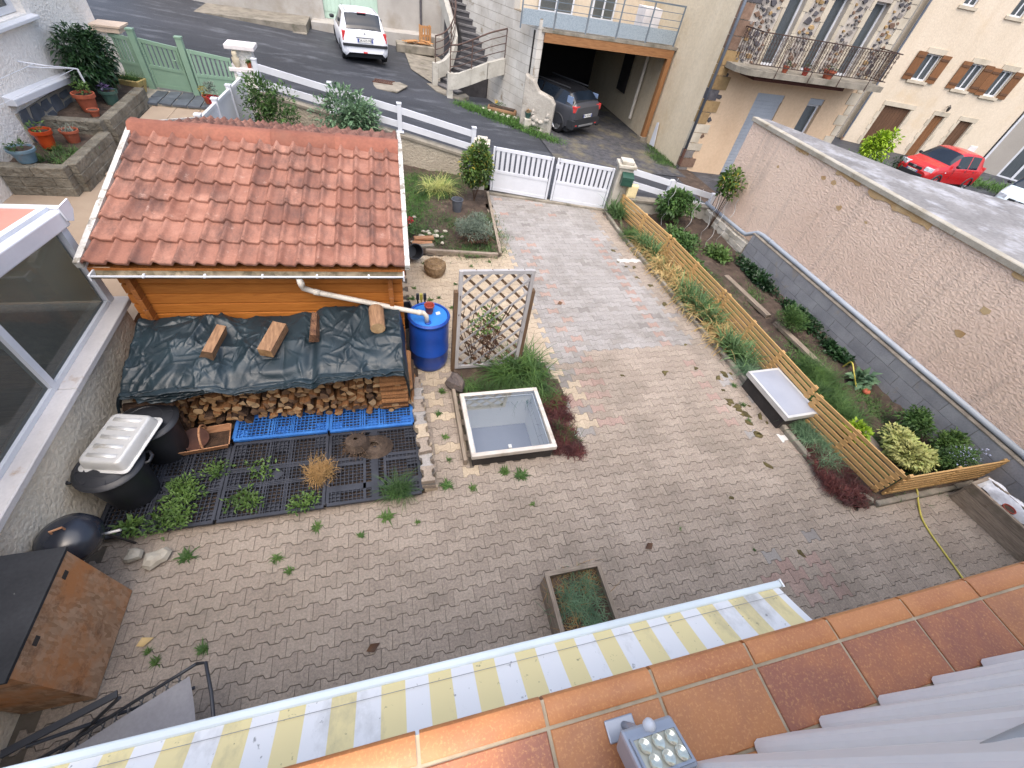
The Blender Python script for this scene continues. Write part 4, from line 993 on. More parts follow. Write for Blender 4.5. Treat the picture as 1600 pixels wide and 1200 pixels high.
def _neighbour():
    X = -5.9
    t = thing('neighbour_house', 'pale rendered house wall with white window sill in the upper left corner', 'house', (X, 9, 0)); c = Vector(t.location)
    B = lambda n, mb, m, p=t, **k: mb.build(n, m, p, loc=(-c if p is t else None), **k)
    # wall with window opening y 10.2..11.5, z 2.42..
    w = MB(); w.bx(-12, X, 13.7, 13.9, -.2, 6.2); w.bx(X-.3, X, 4.4, 10.15, -.2, 6.2); w.bx(X-.3, X, 10.15, 11.52, -.2, 2.42); w.bx(X-.3, X, 11.52, 13.7, -.2, 6.2); w.bx(X-.3, X, 10.15, 11.52, 3.75, 6.2)
    B('wall', w, M_crepiw)
    wn = B('window', MB().bx(X-.19, X-.13, 10.15, 10.23, 2.43, 3.74).bx(X-.19, X-.13, 11.40, 11.52, 2.43, 3.74).bx(X-.19, X-.13, 10.23, 11.40, 2.43, 2.52).bx(X-.19, X-.13, 10.79, 10.85, 2.52, 3.74), M_white)
    MB().quad((X-.16, 10.2, 2.5), (X-.16, 11.42, 2.5), (X-.16, 11.42, 3.74), (X-.16, 10.2, 3.74)).build('pane', glassmat('house_pane', (.2, .22, .24), .03, .4), wn)
    B('window_sill', MB().add([(X-.2, 10.05, 2.36), (X+.10, 10.05, 2.33), (X+.10, 11.68, 2.33), (X-.2, 11.68, 2.36), (X-.2, 10.05, 2.42), (X+.10, 10.05, 2.385), (X+.10, 11.68, 2.385), (X-.2, 11.68, 2.42)], [(0, 3, 2, 1), (4, 5, 6, 7), (0, 1, 5, 4), (1, 2, 6, 5), (2, 3, 7, 6)]), M_white, bevel=.01)
    MB().bx(X-.3, X-.12, 10.0, 11.6, 3.74, 3.8).build('lintel', M_white, t, loc=-c)
    # projecting ledge with slate cladding below
    B('ledge', MB().add([(X, 9.65, 1.50), (X+.14, 9.65, 1.50), (X+.14, 12.1, 1.36), (X, 12.1, 1.36), (X, 9.65, 1.64), (X+.14, 9.65, 1.60), (X+.14, 12.1, 1.46), (X, 12.1, 1.5)], [(0, 3, 2, 1), (4, 5, 6, 7), (0, 1, 5, 4), (1, 2, 6, 5), (2, 3, 7, 6)]), M_white, bevel=.012)
    B('clad_backing', MB().bx(X, X+.022, 9.7, 12.1, .6, 1.37), M_mortar)
    rs = random.Random(4); ys = [9.72, 10.05, 10.42, 10.75, 11.1, 11.5, 12.08]
    for i in range(6):
        zb = [.62, .62+.30+rs.uniform(-.08, .08), 1.14+rs.uniform(-.06, .06), 1.40-.055*(ys[i]-9.7)]
        for j in range(3):
            g = .018; sh = rs.uniform(-.07, .07)
            P = [(ys[i]+g+sh*(j-1), zb[j]+g), (ys[i+1]-g+sh*(j-1), zb[j]+g+rs.uniform(-.03, .03)), (ys[i+1]-g-sh, (zb[j]+zb[j+1])/2), (ys[i+1]-g-.04, zb[j+1]-g), (ys[i]+g+.05, zb[j+1]-g), (ys[i]+g-.02, (zb[j]+zb[j+1])/2)]
            B('slate', MB().prism(P, X+.018, X+.036, T=lambda a, b, cc: (cc, a, b)), M_slate)
    # corner pillar with cap
    B('corner_pillar', MB().bx(X+.0, X+.42, 13.62, 13.92, .5, 1.86), M_crepiw)
    B('pillar_cap', MB().bx(X-.02, X+.52, 13.52, 14.0, 1.862, 1.95).bx(X-.0, X+.56, 13.5, 14.03, 1.951, 1.985), mat('cap_tan', rgb(212, 190, 168), rgb(200, 180, 160), 3, .7, isl=0))
    # folding clothes line bracket
    B('dryer_bracket', MB().tube([(X, 10.55, 1.92), (X+.35, 10.6, 1.88), (X+.5, 11.2, 1.72)], .012, 6).tube([(X, 10.75, 1.8), (X+.5, 11.2, 1.72)], .01, 6).tube([(X+.5, 11.2, 1.72), (X+.5, 11.22, 1.5)], .018, 6), M_white)
    B('washing_line', MB().tube([(X+.48, 11.2, 1.73), (X+.40, 4.5, 1.9)], .004, 4).tube([(X+.2, 10.6, 1.9), (X+.15, 4.5, 2.0)], .004, 4), M_white)
_neighbour()
def terrace_block_wall(label, segs, z0, courses, h, name='planter_wall', cap=True):
    """split-face retaining wall made of single blocks"""
    t = thing(name, label, 'garden wall', (segs[0][0][0], segs[0][0][1], z0), 0, 'stepped block planters by the neighbour house'); c = Vector(t.location)
    for (p, q) in segs:
        d = Vector((q[0]-p[0], q[1]-p[1], 0)); L = d.length; d.normalize(); a = math.atan2(d.y, d.x); n = max(1, round(L/.42)); b = L/n
        for k in range(courses):
            off = b/2 if k % 2 else 0
            edges = [0]+[min(L, max(0, off+i*b)) for i in range(0 if off else 1, n+1)]+[L]; edges = sorted(set(round(e, 3) for e in edges))
            for e0, e1 in zip(edges, edges[1:]):
                if e1-e0 < .05: continue
                w = .18+random.uniform(-.012, .012); mb = MB().cbox(-(e1-e0)/2+.004, (e1-e0)/2-.004, -w/2, w/2, 0, h-.006, .012)
                mid = Vector((p[0], p[1], 0))+d*((e0+e1)/2); mb.build('block', M_splitblk, t, loc=Vector((mid.x, mid.y, z0+k*h))-c, rz=a)
    return t
terrace_block_wall('lower block planter wall with the blue and orange pots', [((-5.88, 8.6), (-5.0, 8.6)), ((-5.0, 8.7), (-5.0, 10.22)), ], .55, 3, .155)
terrace_block_wall('upper block planter wall below the laurel and terracotta pots', [((-5.88, 10.3), (-5.0, 10.3)), ((-5.0, 10.4), (-5.02, 12.45))], .55, 4, .155)
soil_sheet('bed_soil', [(-5.9, 8.65), (-5.05, 8.65), (-5.05, 10.25), (-5.9, 10.25)], .93, .03, res=.1)
soil_sheet('bed_soil', [(-5.9, 10.35), (-5.08, 10.35), (-5.08, 13.0), (-5.9, 13.0)], 1.08, .03, res=.1)
struct(MB().bx(-5.9, -3.25, 4.9, 11.4, -.1, .56).build('terrace', M_tanstep))
def _steps():
    t = thing('garden_steps', 'tan tiled garden steps leading up to the green gate', 'steps', (-4.3, 11.5, .56)); c = Vector(t.location)
    for i, (y0, y1, z) in enumerate(((9.3, 10.2, .62), (10.2, 11.42, .70), (11.42, 12.3, .86))):
        x = -4.88
        while x < -3.4:
            x1 = min(x+.48, -3.35); MB().cbox(x+.004, x1-.004, y0, y1+.02, .5, z, .008).build('tread_tile', M_tanstep, t, loc=-c); x = x1
    MB().bx(-5.9, -3.3, 12.31, 14.0, .5, .90).build('landing', M_mortar, t, loc=-c)
    rs = random.Random(8); x = -5.0
    while x < -3.4:   # irregular slate flags on the landing edge
        w = rs.uniform(.22, .4)
        MB().prism([(x+.01, 12.3+rs.uniform(-.03, .02)), (x+w-.01, 12.3+rs.uniform(-.03, .02)), (x+w-.02, 12.72+rs.uniform(-.05, .05)), (x+.02, 12.7+rs.uniform(-.05, .05))], .885, .925).build('slate_flag', M_slate, t, loc=-c)
        MB().prism([(x+.01, 12.74), (x+w-.01, 12.74), (x+w-.02, 13.2), (x+.02, 13.2)], .885, .92).build('slate_flag', M_slate, t, loc=-c); x += w
_steps()
M_green = mat('gate_green', rgb(134, 162, 140), rgb(124, 152, 131), 1.5, .45, isl=.02, fine=.04, spec=.45)
def gate_leaf(parent, p, q, z0, z1, m, c, slat=True, nslat=8, split=.45, post=.05):
    """framed leaf: solid lower panel, open vertical slats above"""
    p = Vector((p[0], p[1], 0)); q = Vector((q[0], q[1], 0)); d = (q-p); L = d.length; d.normalize(); up = Vector((0, 0, 1))
    zt = lambda f: z1[0]+(z1[1]-z1[0])*f if isinstance(z1, tuple) else z1
    zb = lambda f: z0[0]+(z0[1]-z0[0])*f if isinstance(z0, tuple) else z0
    P = lambda u, z: p+d*u+up*z-c
    for u in (post/2, L-post/2): MB().bar(P(u, zb(u/L)), P(u, zt(u/L)), post, .045, d).build('stile', m, parent)
    zm = lambda f: zb(f)+(zt(f)-zb(f))*split
    for fz, h in ((zt, .07), (zm, .06), (zb, .07)):
        o = -h/2 if fz is zt else h/2 if fz is zb else 0
        MB().bar(P(post, fz(post/L)+o), P(L-post, fz(1-post/L)+o), .04, h).build('rail', m, parent)
    a, b = post, L-post
    mb = MB(); nrm = Vector((-d.y, d.x, 0))*.010
    vs = [P(a, zb(0)+.07), P(b, zb(1)+.07), P(b, zm(1)-.03), P(a, zm(0)-.03)]
    mb.add([v-nrm for v in vs]+[v+nrm for v in vs], [(0, 1, 2, 3), (7, 6, 5, 4)]); mb.build('panel', m, parent)
    for i in range(nslat):
        u = a+(b-a)*(i+.5)/nslat; w = (b-a)/nslat*.62; f = u/L
        MB().bar(P(u, zm(f)+.03), P(u, zt(f)-.07), .02, w, d).build('slat', m, parent)
def _greengate():
    t = thing('garden_gate', 'sage green garden gate between two matching posts, slatted on top', 'gate', (-4.65, 13.3, .9)); c = Vector(t.location)
    gate_leaf(t, (-5.02, 13.36), (-4.24, 13.17), .95, (1.86, 1.80), M_green, c, nslat=7)
    for x, y in ((-5.12, 13.40), (-4.15, 13.14)):
        MB().bx(x-.06-c.x, x+.06-c.x, y-.06-c.y, y+.06-c.y, 0, 1.08).bx(x-.07-c.x, x+.07-c.x, y-.07-c.y, y+.07-c.y, 1.081, 1.11).build('post', M_green, t)
    MB().tube([(.32, -.15, .66), (.32, -.19, .66), (.22, -.17, .66)], .01, 6).build('handle', M_green, t)
    t2 = thing('garden_fence', 'sage green fence panel between the laurel and the gate post', 'fence', (-5.5, 13.6, .9), 0, 'green fence panels beside the gate'); gate_leaf(t2, (-5.75, 13.68), (-5.2, 13.43), .92, 1.84, M_green, Vector(t2.location), nslat=6)
    t3 = thing('garden_fence', 'sage green fence panel between the gate and the white-capped pillar', 'fence', (-3.7, 13.2, .9), 0, 'green fence panels beside the gate'); gate_leaf(t3, (-4.07, 13.13), (-3.28, 13.33), .92, (1.80, 1.66), M_green, Vector(t3.location), nslat=8)
_greengate()
M_cap = mat('cap_white', rgb(224, 220, 220), rgb(206, 200, 198), 3, .7, .1, 60, .002, isl=0, fine=.06, dirt=rgb(170, 150, 140), dscale=4, dlo=.6, dhi=.75)
def _pillar():
    t = thing('gate_pillar', 'rendered two-tier pillar with white caps, owl figure and small pot', 'pillar', (-3.05, 13.55, .5)); c = Vector((0, 0, 0))
    MB().bx(-.26, .26, -.24, .24, 0, .92).build('base', M_crepiw, t)
    MB().bx(-.30, .30, -.28, .28, .921, 1.0).build('lower_cap', M_cap, t, bevel=.01)
    MB().bx(-.18, .22, -.06, .2, 1.001, 1.33).build('upper_block', M_crepiw, t)
    MB().bx(-.30, .32, -.2, .3, 1.331, 1.42).build('top_cap', M_cap, t, bevel=.012)
    M_fig = mat('stone_figure', rgb(196, 186, 164), rgb(170, 158, 136), 10, .9, .4, 60, .006, isl=0)
    o = thing('owl_figure', 'pale stone owl figure standing on the pillar', 'ornament', (-3.17, 13.36, 1.5))
    MB().lathe([(0, 0), (.05, 0), (.055, .02), (.075, .08), (.07, .16), (.05, .2), (.056, .24), (.05, .28), (.02, .30), (0, .3)], 12, sy=.85).build('body', M_fig, o, smooth=True)
    for s in (-1, 1): MB().lathe([(.018, 0), (.0, .045)], 6, (s*.032, 0, .28)).build('ear_tuft', M_fig, o); MB().lathe([(.0, -.01), (.028, .06), (.02, .15), (0, .17)], 8, (s*.066, -.005, .03), .5, 1).build('wing', M_fig, o, smooth=True)
    pot('small terracotta pot with a green tuft on the pillar', (-2.92, 13.40, 1.5), .055, .11, M_terra, tuft_n=60)
def pot(label, c, r, h, m, tuft_n=0, leaf=None, kind='tuft', group=None, name='flower_pot', L=.16):
    t = thing(name, label, 'flower pot', c, random.random()*6, group)
    MB().lathe([(0, 0), (r*.68, 0), (r*.92, h*.8), (r*1.06, h*.8), (r*1.08, h), (r*.95, h), (r*.9, h*.86), (0, h*.86)], 20).build('pot', m, t, smooth=True, angle=40)
    MB().disc((0, 0, h*.87), r*.9, 14).build('soil', M_soil, t)
    lm = leaf or M_grass
    if tuft_n and kind == 'tuft': tuft('leaves', lm, [(0, 0, h*.88)], tuft_n, L, .012, r*.45, parent=t)
    elif tuft_n: bush('leaves', lm, (0, 0, h+L*.5), (r*1.15, r*1.15, L*.7), tuft_n, .06, .03, 5, parent=t)
    return t
_pillar()
M_lgreen = leafmat('leaf_bright', rgb(80, 110, 54), rgb(106, 134, 68)); M_dgreen = leafmat('leaf_dark', rgb(40, 66, 40), rgb(58, 90, 52), rough=.35)
M_mgreen = leafmat('leaf_mid', rgb(66, 98, 50), rgb(94, 124, 62)); M_silver = leafmat('leaf_silver', rgb(132, 146, 132), rgb(160, 170, 158)); M_blueg = leafmat('leaf_bluegreen', rgb(96, 128, 96), rgb(128, 156, 120))
M_orange = mat('orange_glaze', rgb(192, 78, 36), rgb(172, 62, 28), 5, .3, .1, 30, .004, isl=0, spec=.5); M_bluegl = mat('blue_glaze', rgb(112, 138, 152), rgb(84, 112, 130), 5, .3, isl=0, dirt=rgb(130, 96, 76), dscale=7); M_greengl = mat('green_glaze', rgb(72, 98, 88), rgb(54, 80, 74), 5, .3, isl=0); M_mossgl = mat('mossy_pot', rgb(140, 140, 96), rgb(110, 112, 72), 5, .8, isl=0)
pot('bright orange glazed pot with yellow-green succulent', (-5.60, 9.55, .93), .14, .28, M_orange, 40, M_lgreen, 'bush', L=.1)
pot('terracotta pot holding a pale striped agave', (-5.36, 9.86, .93), .13, .20, M_terra, 22, M_silver, L=.24)
pot('round blue glazed pot with mossy succulents at the wall corner', (-5.52, 8.72, 1.02), .17, .2, M_bluegl, 60, M_mgreen, 'bush', L=.08)
pot('mossy green pot against the neighbour wall behind the blue pot', (-5.70, 9.05, .94), .12, .18, M_mossgl, 20, M_mgreen, L=.2)
pot('big terracotta pot with bright green foliage in the upper planter', (-5.42, 11.0, 1.09), .17, .3, M_terra, 120, M_lgreen, 'bush', L=.14)
pot('dark green glazed pot with purple flowers in the upper planter', (-5.22, 11.5, 1.09), .15, .24, M_greengl, 80, leafmat('leaf_purple', rgb(110, 92, 140), rgb(92, 110, 84)), 'bush', L=.1)
pot('tiny terracotta pot in front of the big one', (-5.25, 10.72, 1.09), .09, .12, M_terra, 0)
def _trough():
    t = thing('plant_trough', 'ochre stone trough with grass beside the laurel and green gate', 'flower pot', (-5.35, 12.95, .92), R(-12)); m = mat('ochre_stone', rgb(188, 164, 108), rgb(168, 144, 92), 3, .7, isl=0, fine=.1)
    MB().add([(-.2, -.12, 0), (.2, -.12, 0), (.2, .12, 0), (-.2, .12, 0), (-.27, -.17, .26), (.27, -.17, .26), (.27, .17, .26), (-.27, .17, .26), (-.23, -.13, .26), (.23, -.13, .26), (.23, .13, .26), (-.23, .13, .26)], [(0, 3, 2, 1), (0, 1, 5, 4), (1, 2, 6, 5), (2, 3, 7, 6), (3, 0, 4, 7), (4, 5, 9, 8), (5, 6, 10, 9), (6, 7, 11, 10), (7, 4, 8, 11)]).build('trough', m, t, bevel=.015)
    MB().quad((-.24, -.14, .23), (.24, -.14, .23), (.24, .14, .23), (-.24, .14, .23)).build('soil', M_soil, t)
    tuft('grass', M_mgreen, [(-.12, 0, .23), (0, 0, .23), (.12, 0, .23)], 260, .28, .008, .06, parent=t)
_trough()
def _whitefence():
    t = thing('panel_fence', 'white plastic panel fence stepping down beside the tiled steps', 'fence', (-3.22, 11.4, .5)); c = Vector(t.location)
    pts = [(-3.14, 13.3, 1.34), (-3.18, 12.15, 1.37), (-3.22, 11.05, 1.40), (-3.26, 9.95, 1.43), (-3.3, 8.8, 1.46)]
    for (x0, y0, z0), (x1, y1, z1) in zip(pts, pts[1:]):
        MB().add([Vector(p)-c for p in ((x0-.015, y0, .3), (x1-.015, y1, .3), (x1-.015, y1, z1-.06), (x0-.015, y0, z0-.06), (x0+.015, y0, .3), (x1+.015, y1, .3), (x1+.015, y1, z1-.06), (x0+.015, y0, z0-.06))], [(3, 2, 1, 0), (4, 5, 6, 7), (3, 7, 6, 2)]).build('panel', M_white, t)
        MB().bar(Vector((x0, y0, z0-.03))-c, Vector((x1, y1, z1-.03))-c, .055, .06).build('top_rail', M_white, t)
    for x, y, z in pts: MB().bx(x-.05-c.x, x+.05-c.x, y-.05-c.y, y+.05-c.y, -.4, z+.05-c.z).bx(x-.06-c.x, x+.06-c.x, y-.06-c.y, y+.06-c.y, z+.051-c.z, z+.075-c.z).build('post', M_white, t)
_whitefence()
pot('red pot with silvery cineraria at the foot of the white fence', (-3.62, 12.35, .93), .12, .2, mat('red_glaze', rgb(176, 36, 44), None, 4, .35, isl=0), 160, M_silver, 'bush', L=.3)
pot('small pot with yellowing foliage beside the red pot', (-3.78, 12.55, .93), .10, .16, M_terra, 70, leafmat('leaf_yellow', rgb(170, 150, 70), rgb(120, 120, 60)), 'bush', L=.16)
def _laurel():
    t = thing('laurel_bush', 'large dark glossy laurel bush against the neighbour house', 'bush', (-5.45, 12.0, 1.08))
    MB().tube([(0, 0, 0), (.04, .02, .5)], [.06, .045], 8).build('trunk', M_bark, t)
    bush('crown', M_dgreen, (-.02, -.05, .66), (.42, .74, .54), 5200, .11, .045, 18, -.15, parent=t, curl=.35)
_laurel()
tuft('flower_plant', M_mgreen, [(0, 0, 0), (.2, .1, 0), (-.15, .2, 0), (.1, -.3, 0), (-.2, -.25, 0)], 500, .12, .012, .09); tag(at(bpy.data.objects['flower_plant'], (-5.3, 9.25, .94)), 'low green plants covering the lower planter by the agave', 'plant')
# ================================================================== FRONT WALL, WHITE GATE, FENCES, RIGHT-HAND WALL
M_wallr = mat('front_wall_render', rgb(188, 178, 160), rgb(168, 158, 142), 1.5, .95, 1.0, 22, .04, isl=0, fine=.2, fscale=22, dirt=rgb(140, 132, 116), dscale=2)
def _frontwall():
    pts = [(2.05, 11.50, .56), (.42, 12.06, .76), (-1.1, 12.55, .93), (-2.45, 13.05, 1.08), (-2.9, 13.32, 1.12)]
    t = thing('front_wall', 'low rendered front wall with stone coping under the white rails', 'wall', (0, 12.2, 0)); c = Vector(t.location)
    for (x0, y0, z0), (x1, y1, z1) in zip(pts, pts[1:]):
        d = Vector((x1-x0, y1-y0, 0)).normalized(); n = Vector((-d.y, d.x, 0))*.1
        def slab(zl0, zl1, zh0, zh1, k):
            a = Vector((x0, y0, 0)); b = Vector((x1, y1, 0)); v = [a-n*k, b-n*k, b+n*k, a+n*k]
            return MB().add([p+Vector((0, 0, z))-c for p, z in zip(v, (zl0, zl1, zl1, zl0))]+[p+Vector((0, 0, z))-c for p, z in zip(v, (zh0, zh1, zh1, zh0))], [(0, 3, 2, 1), (4, 5, 6, 7), (0, 1, 5, 4), (1, 2, 6, 5), (2, 3, 7, 6), (3, 0, 4, 7)])
        slab(-.2, -.2, z0-.06, z1-.06, 1).build('wall', M_wallr, t); slab(z0-.059, z1-.059, z0, z1, 1.35).build('coping', M_conc, t)
    r = thing('rail_fence', 'white two-rail plastic fence on the front wall along the road', 'fence', (0, 12.2, .8)); c = Vector(r.location)
    P = [(2.2, 11.45, .55), (.45, 12.05, .77), (-1.1, 12.55, .94), (-2.75, 13.2, 1.1)]
    for i, (x, y, z) in enumerate(P):
        MB().bx(x-.05-c.x, x+.05-c.x, y-.05-c.y, y+.05-c.y, z-c.z, z+.62-c.z).bx(x-.06-c.x, x+.06-c.x, y-.06-c.y, y+.06-c.y, z+.621-c.z, z+.64-c.z).build('post', M_white, r)
        MB().bx(x-.09-c.x, x+.09-c.x, y-.09-c.y, y+.09-c.y, z+.002-c.z, z+.02-c.z).build('post_foot', M_white, r)
    for (x0, y0, z0), (x1, y1, z1) in zip(P, P[1:]):
        for h in (.17, .48): MB().bar(Vector((x0, y0, z0+h))-c, Vector((x1, y1, z1+h))-c, .035, .14).build('rail', M_white, r)
_frontwall()
def _whitegate():
    t = thing('driveway_gate', 'white double driveway gate with slatted upper half across the paving', 'gate', (3.97, 10.13, .03)); c = Vector(t.location)
    gate_leaf(t, (2.50, 10.50), (3.94, 10.14), (.10, .06), (1.10, 1.06), M_white, c, nslat=11, split=.46, post=.07)
    gate_leaf(t, (4.0, 10.125), (5.40, 9.775), (.06, .03), (1.06, 1.02), M_white, c, nslat=11, split=.46, post=.07)
    MB().box((.06, -.05, .86), (.09, .04, .09), R(-14)).build('lock', M_white, t)
    tag(MB().bar((0, 0, 0), (2.95, -.74, 0), .14, .07).build('gate_threshold', M_conc, loc=(2.47, 10.49, .01)), 'concrete sill under the white driveway gate', 'kerb')
_whitegate()
M_pstone = mat('pillar_stone', rgb(196, 190, 178), rgb(170, 164, 150), 4, .95, .5, 40, .01, isl=.05, fine=.15, dirt=rgb(140, 132, 114), dscale=4)
def stone_pillar(label, x, y, h, w=.17):
    t = thing('gate_post', label, 'pillar', (x, y, 0), R(-14), 'stone posts of the white driveway gate')
    MB().bx(-w, w, -w, w, -.1, h-.14).build('shaft', M_pstone, t, bevel=.01)
    MB().bx(-w-.05, w+.05, -w-.05, w+.05, h-.139, h-.07).build('cap', M_pstone, t, bevel=.012); MB().bx(-w+.02, w-.02, -w+.02, w-.02, h-.069, h).build('cap_top', M_pstone, t, bevel=.012)
    return t
stone_pillar('stone gate post with stepped cap and letter box beside the slatted fence', 5.62, 9.72, 1.26)
stone_pillar('stone gate post behind the yellowing shrub', 2.27, 10.72, 1.2, .14)
def _boxes():
    t = thing('letter_box', 'dark green letter box on the stone gate post', 'letter box', (5.60, 9.45, .78), R(-14)); m = mat('letterbox_green', rgb(44, 78, 66), rgb(38, 68, 58), 3, .4, isl=0)
    MB().add([(-.14, -.09, 0), (.14, -.09, 0), (.14, .09, 0), (-.14, .09, 0), (-.14, -.09, .2), (.14, -.09, .2), (.14, .09, .27), (-.14, .09, .27)], [(0, 3, 2, 1), (4, 5, 6, 7), (0, 1, 5, 4), (1, 2, 6, 5), (2, 3, 7, 6), (3, 0, 4, 7)]).build('box', m, t, bevel=.008)
    MB().box((0, -.094, .15), (.2, .006, .03)).build('flap', m, t)
    t = thing('meter_box', 'small cream plastic box below the letter box', 'box', (5.80, 9.40, .52), R(-14)); MB().bx(-.12, .12, -.07, .07, 0, .3).build('box', mat('cream_plastic', rgb(222, 206, 160), None, 3, .5, isl=0), t, bevel=.02); MB().bx(-.09, .09, -.074, -.07, .04, .26).build('door', bpy.data.materials['cream_plastic'], t)
_boxes()
def _rightrails():
    w = thing('low_wall', 'low stone wall behind the hydrangea by the road', 'wall', (7.2, 9.55, 0)); MB().bx(-1.45, 1.0, -.1, .1, -.3, .32).build('wall', M_pstone, w, rz=R(-8)); MB().bx(-1.45, 1.0, -.14, .14, .321, .37).build('coping', M_conc, w, rz=R(-8))
    r = thing('rail_fence', 'short white two-rail fence behind the hydrangea', 'fence', (7, 9.6, .4)); c = Vector(r.location)
    P = [(5.85, 9.78, 1.04), (7.0, 9.65, .84), (8.25, 9.48, .62)]
    for x, y, z in P: MB().bx(x-.05-c.x, x+.05-c.x, y-.05-c.y, y+.05-c.y, -.4, z+.04-c.z).build('post', M_white, r)
    for (x0, y0, z0), (x1, y1, z1) in zip(P, P[1:]):
        for h in (-.05, -.33): MB().bar(Vector((x0, y0, z0+h))-c, Vector((x1, y1, z1+h))-c, .035, .13).build('rail', M_white, r)
_rightrails()
# ------------------------------------------------------------------ slatted wooden fence: every slat its own piece
M_pine = wood('fence_pine', rgb(196, 160, 108), rgb(170, 134, 86), 1, .65, .14, 16, dirt=None)
M_pinex = wood('fence_pine_cross', rgb(196, 160, 108), rgb(170, 134, 86), 0, .65, .14, 16)
def slat_panel(label, p, q, zb, zt, n=6, lean=.05, battens=3, m=None, gr='slatted wooden fence panels along the bed', rag=False):
    m = m or M_pine
    t = thing('slat_fence', label, 'fence', (p[0], p[1], 0), 0, gr); P = Vector((p[0], p[1], 0)); Q = Vector((q[0], q[1], 0)); d = (Q-P); L = d.length; d.normalize(); nr = Vector((d.y, -d.x, 0))
    if nr.x > 0 and abs(d.y) > .5: nr = -nr
    h = (zt-zb)/n
    for k in range(n):
        z = zb+(k+.5)*h; off = nr*(lean*(1-(k+.5)/n)); j0, j1 = (random.uniform(-.02, .02), random.uniform(-.02, .02))
        MB().bar(Vector((0, 0, z))+off+d*j0, Vector((0, 0, z))+off+d*(L+j1), .02, h*.63).build('slat', m, t)
    for b in range(battens):
        u = .06+(L-.12)*b/(battens-1); a = d*u-nr*.022
        MB().bar(a+nr*lean+Vector((0, 0, zb-.1)), a+Vector((0, 0, zt-.01)), .022, .06, d).build('batten', m, t)
        for k in range(n-1):
            z = zb+(k+1)*h; MB().box(d*u+nr*(lean*(1-(k+1)/n)+.004)+Vector((0, 0, z)), (.022, .06, h*.42), math.atan2(d.y, d.x)+PI/2).build('spacer', m, t)
    return t
slat_panel('slatted pine fence panel starting at the letter box post', (5.66, 9.5), (5.93, 7.45), .08, .56)
slat_panel('slatted pine fence panel behind the dried iris clump', (5.94, 7.43), (6.03, 5.42), .08, .56)
slat_panel('slatted pine fence panel running behind the white dome light', (6.04, 5.40), (6.06, 2.95), .08, .56, battens=4)
slat_panel('nearest slatted pine fence panel above the dark red sedum', (5.98, 2.88), (6.17, 1.45), .08, .56)
slat_panel('slatted pine fence panel closing the near end of the vegetable bed', (6.20, 1.42), (8.12, 1.40), .08, .56, m=M_pinex, lean=0)
def _dome():
    t = thing('dome_light', 'flat white roof-light lid on a kerb beside the slatted fence', 'skylight', (5.72, 3.15, 0), R(2)); m = mat('dome_white', rgb(150, 154, 164), rgb(142, 146, 156), 2, .4, isl=0, fine=.02, spec=.5)
    MB().bx(-.27, .27, -.44, .44, -.05, .24).build('plinth', M_darkpl, t)
    mb = MB()
    for a, b, d, e in ((-.31, .31, -.48, -.44), (-.31, .31, .44, .48), (-.31, -.27, -.44, .44), (.27, .31, -.44, .44)): mb.bx(a, b, d, e, .241, .32)
    mb.build('frame', M_alu, t)
    mb = MB(); P = []
    for i, yy in enumerate(np.linspace(-.44, .44, 9)): P.append([(xx, yy, .318+.035*(1-(xx/.27)**4)*(1-(yy/.44)**4)) for xx in np.linspace(-.27, .27, 7)])
    mb.grid(P).build('dome', m, t, smooth=True)
_dome()
# ------------------------------------------------------------------ right-hand boundary: block wall, pipe, tall rendered wall with flat roof
M_block = mat('concrete_block', rgb(154, 154, 156), rgb(136, 136, 140), 3, .9, .4, 60, .006, isl=.10, fine=.15, dirt=rgb(146, 134, 118), dscale=1.6, dlo=.6, dhi=.7)
def _blockwall():
    t = thing('block_wall', 'low grey concrete block wall behind the vegetable bed', 'wall', (8.18, 4.3, 0)); c = Vector(t.location); h = .2
    for k in range(3):
        y = -.6-(.25 if k % 2 else 0)
        while y < 7.5:
            y1 = min(y+.5, 7.5)
            if y1-y > .06: MB().bx(8.1-c.x, 8.26-c.x, y+.004-c.y, y1-.004-c.y, k*h+.003, (k+1)*h-.003).build('block', M_block, t)
            y = y1
    MB().bx(8.112-c.x, 8.25-c.x, -.6-c.y, 7.49-c.y, -.2, .598).build('mortar_core', M_mortar, t)
    MB().cbox(8.095-c.x, 8.30-c.x, -.6-c.y, 7.52-c.y, .601, .625, .01).build('capping', mat('cap_cement', rgb(150, 142, 130), rgb(112, 104, 94), 4, .95, .6, 40, .01, isl=0, fine=.2, dirt=rgb(74, 70, 66), dscale=5), t)
    t2 = thing('rubble_wall', 'rough stone base wall beyond the end of the block wall', 'wall', (8.18, 8.4, 0)); rs = random.Random(3)
    for k in range(3):
        y = 7.55
        while y < 9.4:
            L = rs.uniform(.2, .4); mb = MB().cbox(-.09, .09, 0, L-.015, 0, .115, .02); mb.v = [(x+rs.uniform(-.012, .012), yy, z) for x, yy, z in mb.v]; mb.build('stone', M_pstone, t2, loc=(rs.uniform(-.02, .02), y-8.4, k*.12-.02)); y += L
    p = thing('drain_pipe', 'long pale grey plastic pipe lying on the block wall', 'pipe', (8.2, 4, .66)); c = Vector(p.location); m = mat('pipe_grey', rgb(160, 168, 178), rgb(150, 158, 168), 2, .5, isl=0, fine=.04, spec=.5)
    MB().tube([Vector(q)-c for q in ((8.2, -.6, .672), (8.2, 7.3, .672), (8.2, 7.5, .64), (8.16, 7.75, .46), (8.16, 7.95, .44), (8.16, 9.5, .40))], .045, 14).build('tube', m, p, smooth=True)
    for y in (1.3, 3.2, 5.1, 7.0): MB().tube([Vector((8.2, y, .672))-c, Vector((8.2, y+.07, .672))-c], .049, 14).build('joint', m, p, smooth=True)
_blockwall()
